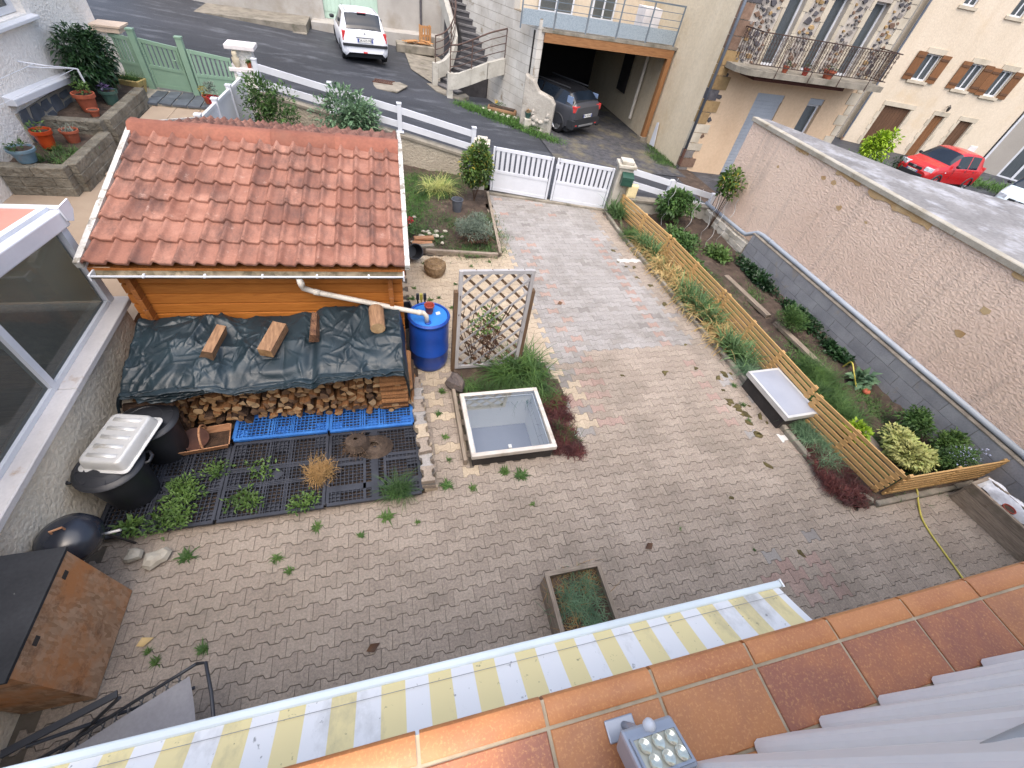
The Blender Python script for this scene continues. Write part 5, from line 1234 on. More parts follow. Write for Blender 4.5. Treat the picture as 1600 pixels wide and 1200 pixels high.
def _bigwall():
    s = NT('crepi_pink'); c = s.mix(s.ramp(s.noise(.7, 5), .35, .65), rgb(246, 220, 200), rgb(238, 210, 190))
    c = s.mix(s.math('MULTIPLY', s.ramp(s.noise(1.1, 6, .6, sc3=(1, .5, 1)), .62, .78), .6), c, rgb(196, 160, 118))
    c = s.mix(s.math('MULTIPLY', s.ramp(s.noise(1.4, 7, .7, sc3=(1, 3.2, .35)), .52, .75), .45), c, rgb(150, 136, 128))
    z = s.n('ShaderNodeSeparateXYZ'); s.l(s.pos(), z.inputs[0]); k = s.math('MULTIPLY', s.ramp(z.outputs[2], 2.0, 2.42), s.ramp(s.noise(3.5, 7, .7), .42, .6)); c = s.mix(s.math('MULTIPLY', k, .8), c, rgb(96, 90, 86))
    c = s.mix(.4, c, s.ramp(s.noise(19, 4, .7, sc3=(1, 1, 1.8)), .3, .7, (.72, .71, .70), (1.12, 1.12, 1.12)), 'MULTIPLY')
    s.bump(s.noise(19, 4, .65, sc3=(1, 1, 1.8)), 1.0, .065); m = s.set(c, .95, 0, .2)
    t = thing('outbuilding', 'tall pinkish roughcast wall with flat concrete roof along the right side', 'building', (8.3, 4, 0)); o = Vector(t.location)
    MB().prism([(8.3, -1), (16, -1), (16, 2.4), (11.5, 5.25), (9.85, 6.45), (8.62, 9.42), (8.3, 9.4)], -.5, 2.36, T=lambda x, y, zz: (x-o.x, y-o.y, zz)).build('wall', m, t)
    MR = mat('roof_concrete', rgb(140, 138, 138), rgb(112, 110, 110), 1.2, .9, .6, 18, .02, isl=0, fine=.25, fscale=14, dirt=rgb(164, 165, 170), dscale=2.2, dlo=.5, dhi=.7)
    MB().prism([(8.40, -1), (16, -1), (16, 2.5), (11.5, 5.35), (9.9, 6.52), (8.68, 9.46), (8.42, 9.44)], 2.361, 2.42, T=lambda x, y, zz: (x-o.x, y-o.y, zz)).build('roof', MR, t)
    MC = mat('coping_pale', rgb(172, 166, 154), rgb(150, 144, 130), 3, .9, .5, 40, .01, isl=.06, fine=.15, dirt=rgb(120, 106, 84), dscale=4)
    y = -1.0
    while y < 9.4:
        L = min(1.05, 9.46-y); MB().cbox(8.265-o.x, 8.41-o.x, y+.003-o.y, y+L-.003-o.y, 2.362, 2.445, .012).build('coping_slab', MC, t); y += L
    # fillet of ochre mortar where the render has broken away under the coping
    for ya, yb, dz in ((4.6, 5.9, .09), (6.1, 6.7, .06), (2.6, 3.3, .05), (7.5, 7.9, .05)):
        mb = MB(); P = []
        rr = random.Random(int(ya*10)); ys = np.linspace(ya, yb, 14)
        P.append([(8.288-o.x, yy-o.y, 2.358) for yy in ys]); P.append([(8.290-o.x, yy-o.y, 2.35-dz*rr.uniform(.5, 1.2)) for yy in ys]); mb.grid(P).build('bare_mortar', mat('ochre_mortar', rgb(196, 170, 130), rgb(176, 140, 96), 6, .95, .6, 50, .01, isl=0), t)
    # weathering slabs: small spots of fallen render
    rs = random.Random(5)
    for i in range(8):
        y, zz = rs.uniform(2.2, 8.6), rs.uniform(.85, 2.2); r_ = rs.uniform(.025, .06)
        MB().add([(8.298-o.x, y-o.y+r_*rs.uniform(.6, 1.2)*math.cos(a)*1.3, zz+r_*rs.uniform(.6, 1.2)*math.sin(a)) for a in np.linspace(0, 2*PI, 9)[:-1]][::-1], [tuple(range(8))]).build('chipped_spot', bpy.data.materials['ochre_mortar'], t)
_bigwall()
# ------------------------------------------------------------------ timber planters and hose
def timber_planter(label, c, sx, sy, h, rz, soil=.8):
    t = thing('timber_planter', label, 'planter', c, rz, 'weathered timber planters'); n = 3; hh = h/n
    for k in range(n):
        for s in (-1, 1):
            MB().bx(-sx/2, sx/2, s*sy/2-.014, s*sy/2+.014, k*hh+.003, (k+1)*hh-.003).build('board', M_grey2, t); MB().bx(s*sx/2-.014, s*sx/2+.014, -sy/2+.0145, sy/2-.0145, k*hh+.003, (k+1)*hh-.003).build('board', M_oldwood, t)
    for s in (-1, 1):
        MB().bx(-sx/2-.02, sx/2+.02, s*sy/2-.022, s*sy/2+.022, h+.001, h+.022).build('top_rail', M_grey2, t); MB().bx(s*sx/2-.022, s*sx/2+.022, -sy/2+.0225, sy/2-.0225, h+.0012, h+.0215).build('top_rail', M_oldwood, t)
    MB().quad((-sx/2, -sy/2, h*soil), (sx/2, -sy/2, h*soil), (sx/2, sy/2, h*soil), (-sx/2, sy/2, h*soil)).build('soil', M_soil, t)
    return t
M_grey2 = wood('old_wood_cross', rgb(158, 146, 132), rgb(118, 106, 94), 0, .9, .15, 14, dirt=rgb(96, 90, 76))
tp = timber_planter('weathered timber planter of grassy pinks half under the awning', (1.52, .73, 0), .56, .94, .32, R(0))
tuft('grass_clump', M_blueg, [(-.1, .2, .26), (.08, .3, .26), (.05, -.1, .26), (-.05, -.3, .26), (.1, -.3, .26), (.05, .1, .26)], 1400, .16, .006, .07, (.2, 1.3), (.2, 1.0), tp)
tuft('dry_grass', M_straw, [(-.15, .3, .26), (-.12, .0, .26), (.12, .35, .26)], 260, .17, .005, .08, (.6, 1.5), (.2, 1.0), tp)
tp = timber_planter('weathered timber trough lined with white plastic beside the end fence', (7.62, .80, 0), .36, .92, .36, R(6), .6)
M_film = mat('plastic_film', rgb(226, 228, 232), rgb(206, 208, 214), 6, .3, .5, 18, .03, isl=0, fine=.04, spec=.5)
def _film():
    mb = MB(); P = []
    for i, yy in enumerate(np.linspace(-.42, .46, 16)): P.append([(.10+.10*(j/6)+.012*math.sin(yy*30+j), yy, .24+.15*math.sin(j/6*PI*.62)+.02*math.sin(yy*22+j*1.3)) for j in range(7)])
    mb.grid(P).build('liner', M_film, tp, smooth=True)
    P = [[(-.16+.32*(i/8)+.01*math.sin(i*3), .40+.05*(j/3), .27+.10*(j/3)+.02*math.sin(i*2+j)) for j in range(4)] for i in range(9)]; MB().grid(P).build('liner', M_film, tp, smooth=True)
_film()
pot('small red pot lying in the lined timber trough', (7.58, .85, .24), .07, .12, M_redpot, 0)
M_hose = mat('hose_yellow', rgb(196, 184, 84), rgb(172, 160, 66), 6, .4, isl=0, fine=.06, spec=.5)
def spline(pts, n=8):
    out = []; P = [Vector(p) for p in pts]; P = [P[0]*2-P[1]]+P+[P[-1]*2-P[-2]]
    for i in range(1, len(P)-2):
        for k in range(n):
            t = k/n; a, b, c, d = P[i-1:i+3]; out.append(.5*((2*b)+(c-a)*t+(2*a-5*b+4*c-d)*t*t+(3*b-a-3*c+d)*t**3))
    return out+[P[-2]]
hp = [(6.86, 1.60, .12), (6.82, 1.40, .10), (6.76, 1.25, .03), (6.61, 1.05, .014), (6.53, .85, .014), (6.49, .66, .014), (6.43, .35, .014), (6.36, .0, .014), (6.4, -.5, .014)]
tag(MB().tube([p-Vector((6.5, .8, 0)) for p in spline(hp)], .011, 8).build('garden_hose', M_hose, loc=(6.5, .8, 0), smooth=True), 'yellow garden hose snaking out from under the end fence', 'hose')
tag(MB().tube([p-Vector((7.55, 3.4, 0)) for p in spline([(7.55, 3.25, .08), (7.5, 3.45, .28), (7.56, 3.62, .33), (7.62, 3.7, .12)])], .011, 8).build('garden_hose', M_hose, loc=(7.55, 3.4, 0), smooth=True), 'loop of yellow hose sticking up in the vegetable bed', 'hose')
# ================================================================== HOUSES ACROSS THE ROAD
def facade(L, z0, z1, ops, depth=.25):
    """front face at y=0 (facing -y) in local (s, y, z) with openings (s0, s1, za, zb); returns wall mesh builder"""
    ss = sorted(set([0, L]+[v for o in ops for v in o[:2]])); zs = sorted(set([z0, z1]+[v for o in ops for v in o[2:4]])); mb = MB()
    for a, b in zip(ss, ss[1:]):
        for c, d in zip(zs, zs[1:]):
            if any(o[0] <= a and b <= o[1] and o[2] <= c and d <= o[3] for o in ops): continue
            mb.quad((a, 0, c), (b, 0, c), (b, 0, d), (a, 0, d))
    for a, b, c, d in [o[:4] for o in ops]:
        mb.quad((a, 0, c), (a, 0, d), (a, depth, d), (a, depth, c)).quad((b, depth, c), (b, depth, d), (b, 0, d), (b, 0, c)).quad((a, 0, d), (b, 0, d), (b, depth, d), (a, depth, d)).quad((a, depth, c), (b, depth, c), (b, 0, c), (a, 0, c))
    return mb
M_cream = mat('render_cream', rgb(214, 200, 180), rgb(205, 191, 170), .5, .9, .6, 18, .02, isl=0, fine=.12, fscale=14, streak=rgb(178, 160, 134), dirt=rgb(196, 172, 136), dscale=.6, dlo=.55, dhi=.8)
M_beige = mat('render_beige', rgb(224, 209, 182), rgb(214, 198, 170), .6, .9, .6, 18, .02, isl=0, fine=.12, fscale=14, streak=rgb(186, 166, 132), dirt=rgb(190, 164, 122), dscale=.8, dlo=.55, dhi=.8)
M_peach = mat('render_peach', rgb(208, 182, 152), rgb(200, 172, 142), .6, .9, .5, 18, .02, isl=0, fine=.10, fscale=14, streak=rgb(176, 148, 118))
M_cutst = mat('cut_stone', rgb(196, 186, 168), rgb(172, 162, 144), 2, .9, .4, 40, .008, isl=.08, fine=.12)
M_rubm = mat('rubble_mortar', rgb(186, 178, 168), rgb(166, 158, 148), 3, .95, .5, 40, .01, isl=0, fine=.15)
M_rub = [mat('rubble_'+n, a, b, 9, .9, .5, 40, .01, isl=.2, fine=.15) for n, a, b in (('dark', rgb(92, 90, 94), rgb(72, 70, 74)), ('brown', rgb(132, 108, 92), rgb(110, 88, 74)), ('ochre', rgb(164, 138, 98), rgb(146, 120, 84)), ('grey', rgb(136, 130, 126), rgb(116, 110, 106)))]
M_shutw = wood('shutter_wood', rgb(130, 90, 58), rgb(100, 68, 44), 2, .7, .12, 12); M_doorw = wood('door_wood', rgb(102, 74, 54), rgb(80, 58, 44), 2, .75, .1, 12)
M_fgl = glassmat('far_glass', (.7, .73, .75), .03, .6, (.13, .15, .16)); M_pipeg = mat('pipe_zinc', rgb(116, 122, 132), rgb(100, 106, 116), 2, .5, isl=0, metal=.3)  # far panes: grey-blue sky reflection is partly put into the glass body colour
M_inshade = mat('inside_shade', rgb(44, 42, 42), None, 2, .9, isl=0); M_curt = mat('curtain', rgb(206, 208, 212), rgb(184, 188, 194), 4, .9, isl=0, sc3=(8, 8, 1))  # garage interior: its deep shade is painted as near-black ceiling and walls
def house(name, label, cat, p0, ang):
    return thing(name, label, cat, p0, ang)
def window_unit(t, a, b, c, d, y=.12, mull=True, fm=None, glass=None, fw=.06):
    f = MB().bx(a, a+fw, y, y+.05, c, d).bx(b-fw, b, y, y+.05, c, d).bx(a+fw, b-fw, y, y+.05, d-fw, d).bx(a+fw, b-fw, y, y+.05, c, c+fw)
    if mull: f.bx((a+b)/2-fw/2, (a+b)/2+fw/2, y, y+.05, c+fw, d-fw)
    w = f.build('window', fm or M_white, t); MB().quad((a+fw, y+.03, c+fw), (b-fw, y+.03, c+fw), (b-fw, y+.03, d-fw), (a+fw, y+.03, d-fw)).build('pane', glass or M_fgl, w)
    MB().quad((a, y+.14, c), (b, y+.14, c), (b, y+.14, d), (a, y+.14, d)).build('curtain', M_curt, w); return w
def _houseC():
    t = house('village_house', 'cream rendered village house with brown shutters and arched-stone doors', 'house', (25.2, 21.4, 0), math.atan2(-.28, .96))
    doors = [(1.2, 2.72, -1.35, .92), (4.13, 4.72, -1.35, .88), (5.67, 6.41, -.57, .85)]
    wins = [(1.55, 2.35, 2.13, 3.23), (4.04, 4.75, 2.09, 3.18), (5.72, 6.45, 2.04, 3.14)]; tops = [(1.62, 2.25, 5.05, 6.1), (4.06, 4.72, 5.0, 6.05)]
    facade(8.5, -2.0, 7.5, doors+wins+tops).build('wall', M_cream, t)
    MB().bx(0, 8.5, .4, 8, -2, 7.5).build('rear_wall', M_cream, t)
    for a, b, c, d in doors:
        dr = MB().bx(a, b, .1, .16, c, d).build('door', M_doorw if b-a > 1 else M_shutw, t)
        n = max(3, int((b-a)/.16))
        for k in range(n): MB().bx(a+(b-a)*k/n+.006, a+(b-a)*(k+1)/n-.006, .085, .099, c+.01, d-.01).build('plank', M_doorw if b-a != doors[1][1]-doors[1][0] else M_shutw, dr)
        MB().bx(a-.16, b+.16, -.03, .1, d+.001, d+.2).build('lintel', M_cutst, t)
        z = max(c, -1.2); k = 0
        while z < d-.05:
            hh = random.uniform(.25, .38); zz = min(z+hh, d); wd = .22 if k % 2 else .13
            MB().bx(a-wd, a-.001, -.02, .1, z+.004, zz-.004).build('jamb_stone', M_cutst, t); MB().bx(b+.001, b+wd, -.02, .1, z+.004, zz-.004).build('jamb_stone', M_cutst, t); z = zz; k += 1
    for a, b, c, d in wins:
        window_unit(t, a, b, c, d, .1, fw=.07); MB().bx(a-.1, b+.1, -.03, .1, d+.001, d+.22).build('lintel', M_cutst, t); MB().bx(a-.14, b+.14, -.08, .1, c-.12, c-.001).build('window_sill', M_cutst, t)
        for x0, x1 in ((a-.48, a-.02), (b+.02, b+.48)):
            s = MB().bx(x0, x1, -.075, -.035, c-.02, d+.03).build('shutter', M_shutw, t)
            for z in (c+.15, d-.2): MB().bx(x0+.02, x1-.02, -.095, -.0755, z, z+.09).build('shutter_rail', M_doorw, s)
    for a, b, c, d in tops: window_unit(t, a, b, c, d, .1, fw=.06); MB().bx(a-.14, b+.14, -.06, .1, c-.12, c-.001).build('window_sill', M_cutst, t)
    MB().tube([(.05, -.06, 7.4), (.05, -.06, -.8)], .05, 8).build('downpipe', M_pipeg, t); MB().tube([(.05, -.06, -.8), (.05, -.06, -1.3)], .055, 8).build('downpipe_foot', M_rub[1], t)
    l = MB().lathe([(0, .0), (.05, .02), (.08, .2), (.02, .26), (0, .3)], 8, (4.43, -.2, 1.12)).build('wall_lantern', M_darkpl, t); MB().tube([(4.43, 0, 1.3), (4.43, -.15, 1.42), (4.43, -.2, 1.4)], .015, 5).build('bracket', M_darkpl, l)
    MB().bx(7.3, 7.75, -.02, 0.01, -.55, -.15).build('meter_panel', M_cap, t)
    # grey lower building at its right with white framed glass doors
    g = house('garage_building', 'grey building with white framed glazed doors at the right edge', 'building', (33.5, 18.9, 0), math.atan2(-.75, .66))
    facade(7, -2, 4.0, [(1.0, 2.5, -1.3, 1.0), (3.0, 4.6, -1.3, 1.0)]).build('wall', mat('render_grey', rgb(168, 162, 154), None, .6, .9, .3, 40, .01, isl=0), g); MB().bx(0, 7, .4, 5, -2, 4).build('rear_wall', bpy.data.materials['render_grey'], g)
    for a, b in ((1.0, 2.5), (3.0, 4.6)): window_unit(g, a, b, -1.3, 1.0, .1, fw=.12)
    MB().bar((-.05, -.02, -1.3), (-.05, -.02, 4), .12, .1).build('corner_strip', M_white, g)
_houseC()
def stones_on(t, rects, seed, y=-.015, dens=1.0, smin=.10, smax=.24):
    """irregular rubble stones, each a piece, poisson-scattered in the (s0, s1, z0, z1) rectangles"""
    rs = random.Random(seed); placed = []
    for (a, b, c, d) in rects:
        n = int((b-a)*(d-c)*420*dens); 
        for _ in range(n):
            r = rs.uniform(smin, smax)/2; s, z = rs.uniform(a+r*.8, b-r*.8) if b-a > 2*r else (a+b)/2, rs.uniform(c+r, d-r)
            if any((s-p)**2*.75+(z-q)**2 < ((r+w)*.92)**2 for p, q, w in placed): continue
            placed.append((s, z, r)); k = rs.randint(4, 6); o = rs.random()*6; P = [(s+r*1.3*rs.uniform(.72, 1.15)*math.cos(o+2*PI*i/k+rs.uniform(-.25, .25)), z+r*.85*rs.uniform(.72, 1.15)*math.sin(o+2*PI*i/k+rs.uniform(-.25, .25))) for i in range(k)]
            Pi = [(s+(x-s)*.86, z+(w-z)*.86) for x, w in P]; mb = MB(); mb.add([(x, 0, w) for x, w in P]+[(x, y*1.2, w) for x, w in Pi], [(i, (i+1) % k, k+(i+1) % k, k+i) for i in range(k)]+[tuple(range(k, 2*k))])
            mb.build('stone', rs.choices(M_rub, [.34, .26, .18, .22])[0], t)
def _houseB():
    X0, Y0 = 9.68, 13.3
    t = house('stone_house', 'stone-faced house with peach ground floor and wrought iron balcony', 'house', (X0, Y0, 0), 0); L = 5.68
    wins = [(1.30, 1.86, 2.86, 4.62), (2.76, 3.30, 2.86, 4.62), (4.18, 4.74, 2.86, 4.62)]; low = [(1.72, 2.76, -.3, 2.2), (3.78, 4.38, -.3, 2.22)]
    facade(L, 2.74, 7.0, wins).build('upper_wall', M_rubm, t); facade(L, -.6, 2.739, low).build('lower_wall', M_peach, t)
    MB().bx(.02, L-.0, .3, 8, -.6, 7.0).build('rear_wall', M_beige, t)
    # left flank: beige render, seen down to the garage
    MB().quad((0, 10.6, -.6), (0, .001, -.6), (0, .001, 7.0), (0, 10.6, 7.0)).build('flank_wall', M_beige, t)
    for a, b, c, d in wins:
        window_unit(t, a, b, c, d, .14, False); 
        z = c; k = 0
        while z < d+.1:
            hh = random.uniform(.28, .5); wd = .20 if k % 2 else .11
            MB().bx(a-wd, a-.001, -.02, .12, z+.004, z+hh-.004).build('jamb_stone', M_cutst, t); MB().bx(b+.001, b+wd, -.02, .12, z+.004, z+hh-.004).build('jamb_stone', M_cutst, t); z += hh; k += 1
        MB().bx(a-.2, b+.2, -.022, .12, d+.13, d+.4).build('lintel', M_cutst, t)
    sh = MB().bx(1.72, 2.76, .05, .09, -.2, 2.0).build('roller_shutter', mat('shutter_grey', rgb(160, 166, 174), None, 2, .5, isl=0), t); MB().bx(1.72, 2.76, .02, .12, 2.001, 2.2).build('shutter_box', bpy.data.materials['shutter_grey'], t)
    for k in range(22): MB().bx(1.73, 2.75, .04, .0495, -.19+k*.1, -.105+k*.1).build('shutter_slat', bpy.data.materials['shutter_grey'], sh)
    window_unit(t, 3.78, 4.38, -.2, 2.05, .12, False); MB().bx(3.78, 4.38, .03, .12, 2.051, 2.21).build('shutter_box', bpy.data.materials['shutter_grey'], t)
    # rubble between the windows, quoins at both corners
    stones_on(t, [(.34, 1.12, 2.86, 4.9), (2.06, 2.58, 2.86, 4.9), (3.50, 4.00, 2.86, 4.9), (4.94, 5.46, 2.86, 4.9)], 5, y=-.03, dens=2.0, smin=.08, smax=.22)
    stones_on(t, [(.05, .5, .0, 2.7)], 9, smin=.16, smax=.3, dens=.5)
    z = -.3; k = 0
    while z < 5:
        hh = random.uniform(.2, .42); wd = .5 if k % 2 else .3
        MB().bx(-.025, wd, -.03, .2, z+.01, z+hh-.01).build('quoin', random.choice(M_rub+[M_cutst]), t); 
        wd2 = .42 if k % 2 else .25; MB().bx(L-wd2, L+.0, -.018, .1, z+.01, z+hh-.01).build('quoin', M_cutst, t); z += hh; k += 1
    MB().tube([(-.09, -.06, 7), (-.09, -.06, .5)], .045, 10).build('downpipe', M_pipeg, t, smooth=True); MB().tube([(-.09, -.06, .5), (-.09, -.06, .02)], .05, 10).build('downpipe_foot', mat('rust_iron', rgb(96, 66, 54), rgb(74, 52, 44), 6, .8, isl=0), t)
    # balcony
    sl = MB().prism([(.12, 0), (.12, -.55), (.3, -.85), (.6, -.92), (5.30, -.92), (5.30, 0)][::-1], 2.72, 2.86).build('balcony_slab', M_conc, t); MB().bx(.75, 4.1, -.7, -.02, 2.6, 2.719).build('beam', mat('beam_red', rgb(86, 52, 44), None, 3, .8, isl=0), t)
    M_iron = mat('wrought_iron', rgb(58, 52, 50), rgb(84, 60, 50), 9, .7, isl=0)
    rl = MB().bar((.3, -.86, 3.66), (5.26, -.88, 3.66), .035, .025).bar((.3, -.86, 2.98), (5.26, -.88, 2.98), .025, .02).bar((.3, -.86, 3.66), (.3, 0, 3.66), .035, .025).bar((5.26, -.88, 3.66), (5.26, 0, 3.66), .035, .025).bar((5.26, -.88, 2.98), (5.26, 0, 2.98), .025, .02).build('railing', M_iron, t)
    b = MB().tube([(0, 0, 2.98), (0, 0, 3.66)], .009, 5)
    for zc, rr in ((3.57, .04), (3.46, .03), (3.32, .026), (3.1, .035), (3.2, .026)):
        b.tube([(rr*math.cos(q)+(.012 if zc > 3.3 else -.012), 0, zc+rr*1.2*math.sin(q)) for q in np.linspace(0, 2*PI, 9)], .006, 4, False)
    me = b.mesh('baluster', M_iron)
    for k in range(48): inst(me, 'baluster', rl, (.36+k*.102, -.87, 0))
    for k in range(7): inst(me, 'baluster', rl, (5.26, -.78+k*.11, 0), (0, 0, PI/2)); inst(me, 'baluster', rl, (.3, -.78+k*.11, 0), (0, 0, PI/2))
    for x in (1.2, 2.4, 3.5, 4.6): MB().tube([(x, -.89, 3.66), (x, -.94, 2.7)], .012, 5).build('stay', M_iron, rl)
    for x, r_, h_, m in ((1.62, .09, .16, M_terra), (2.35, .1, .17, M_redpot), (3.2, .17, .2, M_terra)):
        p = pot('terracotta pot on the iron balcony, %s' % {1.62: 'leftmost of three', 2.35: 'the middle one with pink bloom', 3.2: 'the broad one'}[x], (X0+x, Y0-.72, 2.861), r_, h_, m, 40, M_mgreen, 'bush', 'pots on the iron balcony', L=.1)
_houseB()
def perforated(name):
    s = NT(name); s.set(rgb(132, 146, 158), .5, .3, .5); return s.m
def _garage():
    t = house('garage_terrace', 'open garage under a railed terrace with an orange-brown timber beam', 'garage', (5.05, 15.9, 0), 0); W = 4.55
    MB().bx(-.1, W+.1, -.06, 7, 2.6, 2.68).build('terrace_slab', M_conc, t); M_beam = wood('beam_orange', rgb(152, 110, 72), rgb(120, 82, 52), 0, .7, .05, 10)
    MB().bx(.0, W, -.05, .12, 2.36, 2.599).build('beam', M_beam, t); MB().bx(W-.17, W, -.05, .12, -.2, 2.359).build('post', wood('post_orange', rgb(152, 110, 72), rgb(120, 82, 52), 2, .7, .05, 10), t)
    MB().bx(W-.24, W+.02, -.1, .2, -.3, -.02).build('post_footing', M_conc, t)
    MB().bx(-.1, W, .13, 7, 2.4, 2.598).build('ceiling', M_inshade, t); MB().bx(-.3, 0, .1, 7, -.3, 2.6).build('side_wall', M_inshade, t); MB().bx(-.3, W+.1, 6.6, 6.8, -.3, 6).build('rear_wall', M_inshade, t)
    MB().tube([(W-.06, 1.5, 2.4), (W-.06, 1.5, .15)], .06, 10).build('drain_pipe', M_pvc, t); 
    MB().bx(W-.03, W-.01, 2.6, 3.4, .7, 2.2).build('side_opening', M_darkpl, t)
    MB().bx(-.1, W+.1, 3.2, 3.4, 2.68, 6.0).build('upper_wall', M_cream, t)
    for a, b in ((.6, 1.9), (2.6, 3.5)): window_unit(t, a, b, 2.75, 4.6, 3.08)
    # steel railing with sheet infill
    m = mat('steel_grey', rgb(128, 140, 150), rgb(112, 124, 134), 2, .45, isl=0, metal=.3); r_ = MB().bar((-.8, -.02, 3.68), (W-.1, -.02, 3.68), .04, .04).build('railing', m, t)
    for z in (3.15, 3.32, 3.5): MB().bar((-.8, -.02, z), (W-.1, -.02, z), .016, .016).build('railing_wire', m, r_)
    for x in np.linspace(-.8, W-.1, 6): MB().bar((x, -.02, 2.62), (x, -.02, 3.7), .035, .035).build('railing_post', m, r_)
    xs = np.linspace(-.8, W-.1, 6)
    s = NT('mesh_sheet'); ck = s.n('ShaderNodeTexVoronoi'); ck.inputs['Scale'].default_value = 70; s.l(s.pos(), ck.inputs['Vector']); s.set(s.mix(s.ramp(ck.outputs['Distance'], .3, .45), rgb(120, 132, 142), rgb(160, 172, 180)), .5, .3, .5)
    for a, b in zip(xs, xs[1:]): MB().bx(a+.03, b-.03, -.03, -.015, 2.72, 3.08).build('infill_sheet', s.m, r_)
    MB().bx(3.3, 3.9, .35, .9, 2.68, 3.5).build('terrace_cabinet', M_cap, t)
    d = MB().bx(4.15, 4.25, -.35, -.33, 0.0, .75).build('leaning_board', M_white, t); d.rotation_euler = (R(-12), 0, R(70)); d.location = (.15, -4.3, 0)
    bpy.data.objects.remove(d)
    tag(MB().prism([(0, 0), (.28, 0), (.12, .75), (.02, .72)], 0, .02, T=lambda a, b, c: (c, -a, b)).build('leaning_board', M_white, loc=(9.55, 15.4, -.1), rz=R(8)), 'white board leaning at the foot of the garage post', 'board')
    # painted block wall beside the stairs and its broken end
    w = house('stair_wall', 'tall whitewashed block wall with dark joints beside the outside stairs', 'wall', (5.03, 15.9, 0), R(110)); h = .24; rs = random.Random(2); M_wblk = mat('whitewashed_block', rgb(204, 200, 192), rgb(180, 174, 164), 1.6, .9, .4, 40, .01, isl=.06, fine=.12, dirt=rgb(132, 118, 98), dscale=2.2, dlo=.6, dhi=.7)
    for k in range(13):
        s_ = -.02-(.25 if k % 2 else 0)
        top = 2.95
        while s_ < 5.2:
            e = min(s_+.5, 5.2); a = max(s_, 0)
            z1 = (k+1)*h
            if e-a > .08 and (z1 < top+.02 or a > 1.0): MB().bx(a+.005, e-.005, -.02, .2, k*h+.005, z1-.005).build('block', M_wblk, w)
            s_ = e
    MB().bx(.01, 5.2, -.005, .19, -.3, 2.9).build('joint_core', mat('joint_dark', rgb(150, 140, 122), rgb(116, 104, 86), 5, .95, isl=0), w)
    w2 = house('broken_wall', 'low cracked plastered wall end in front of the garage', 'wall', (4.55, 15.6, 0), R(-25)); M_crk = mat('cracked_plaster', rgb(186, 180, 170), rgb(160, 154, 144), 2, .95, .8, 14, .03, isl=.06, fine=.2, dirt=rgb(112, 104, 92), dscale=3, dlo=.58, dhi=.66)
    MB().prism([(0, -.3), (1.08, -.3), (1.08, .92), (.95, 1.08), (.5, 1.2), (.3, 1.45), (0, 1.6)], -.16, .16, T=lambda a, b, c: (a, c, b)).build('plaster', M_crk, w2, bevel=.04)
    for i in range(16): rock('rubble', None, (rs.uniform(.1, 1.0), -.17+rs.uniform(-.01, .01), rs.uniform(-.1, .6)), (rs.uniform(.06, .12), .05, rs.uniform(.08, .14)), rs.random(), M_crk, parent=w2)
_garage()
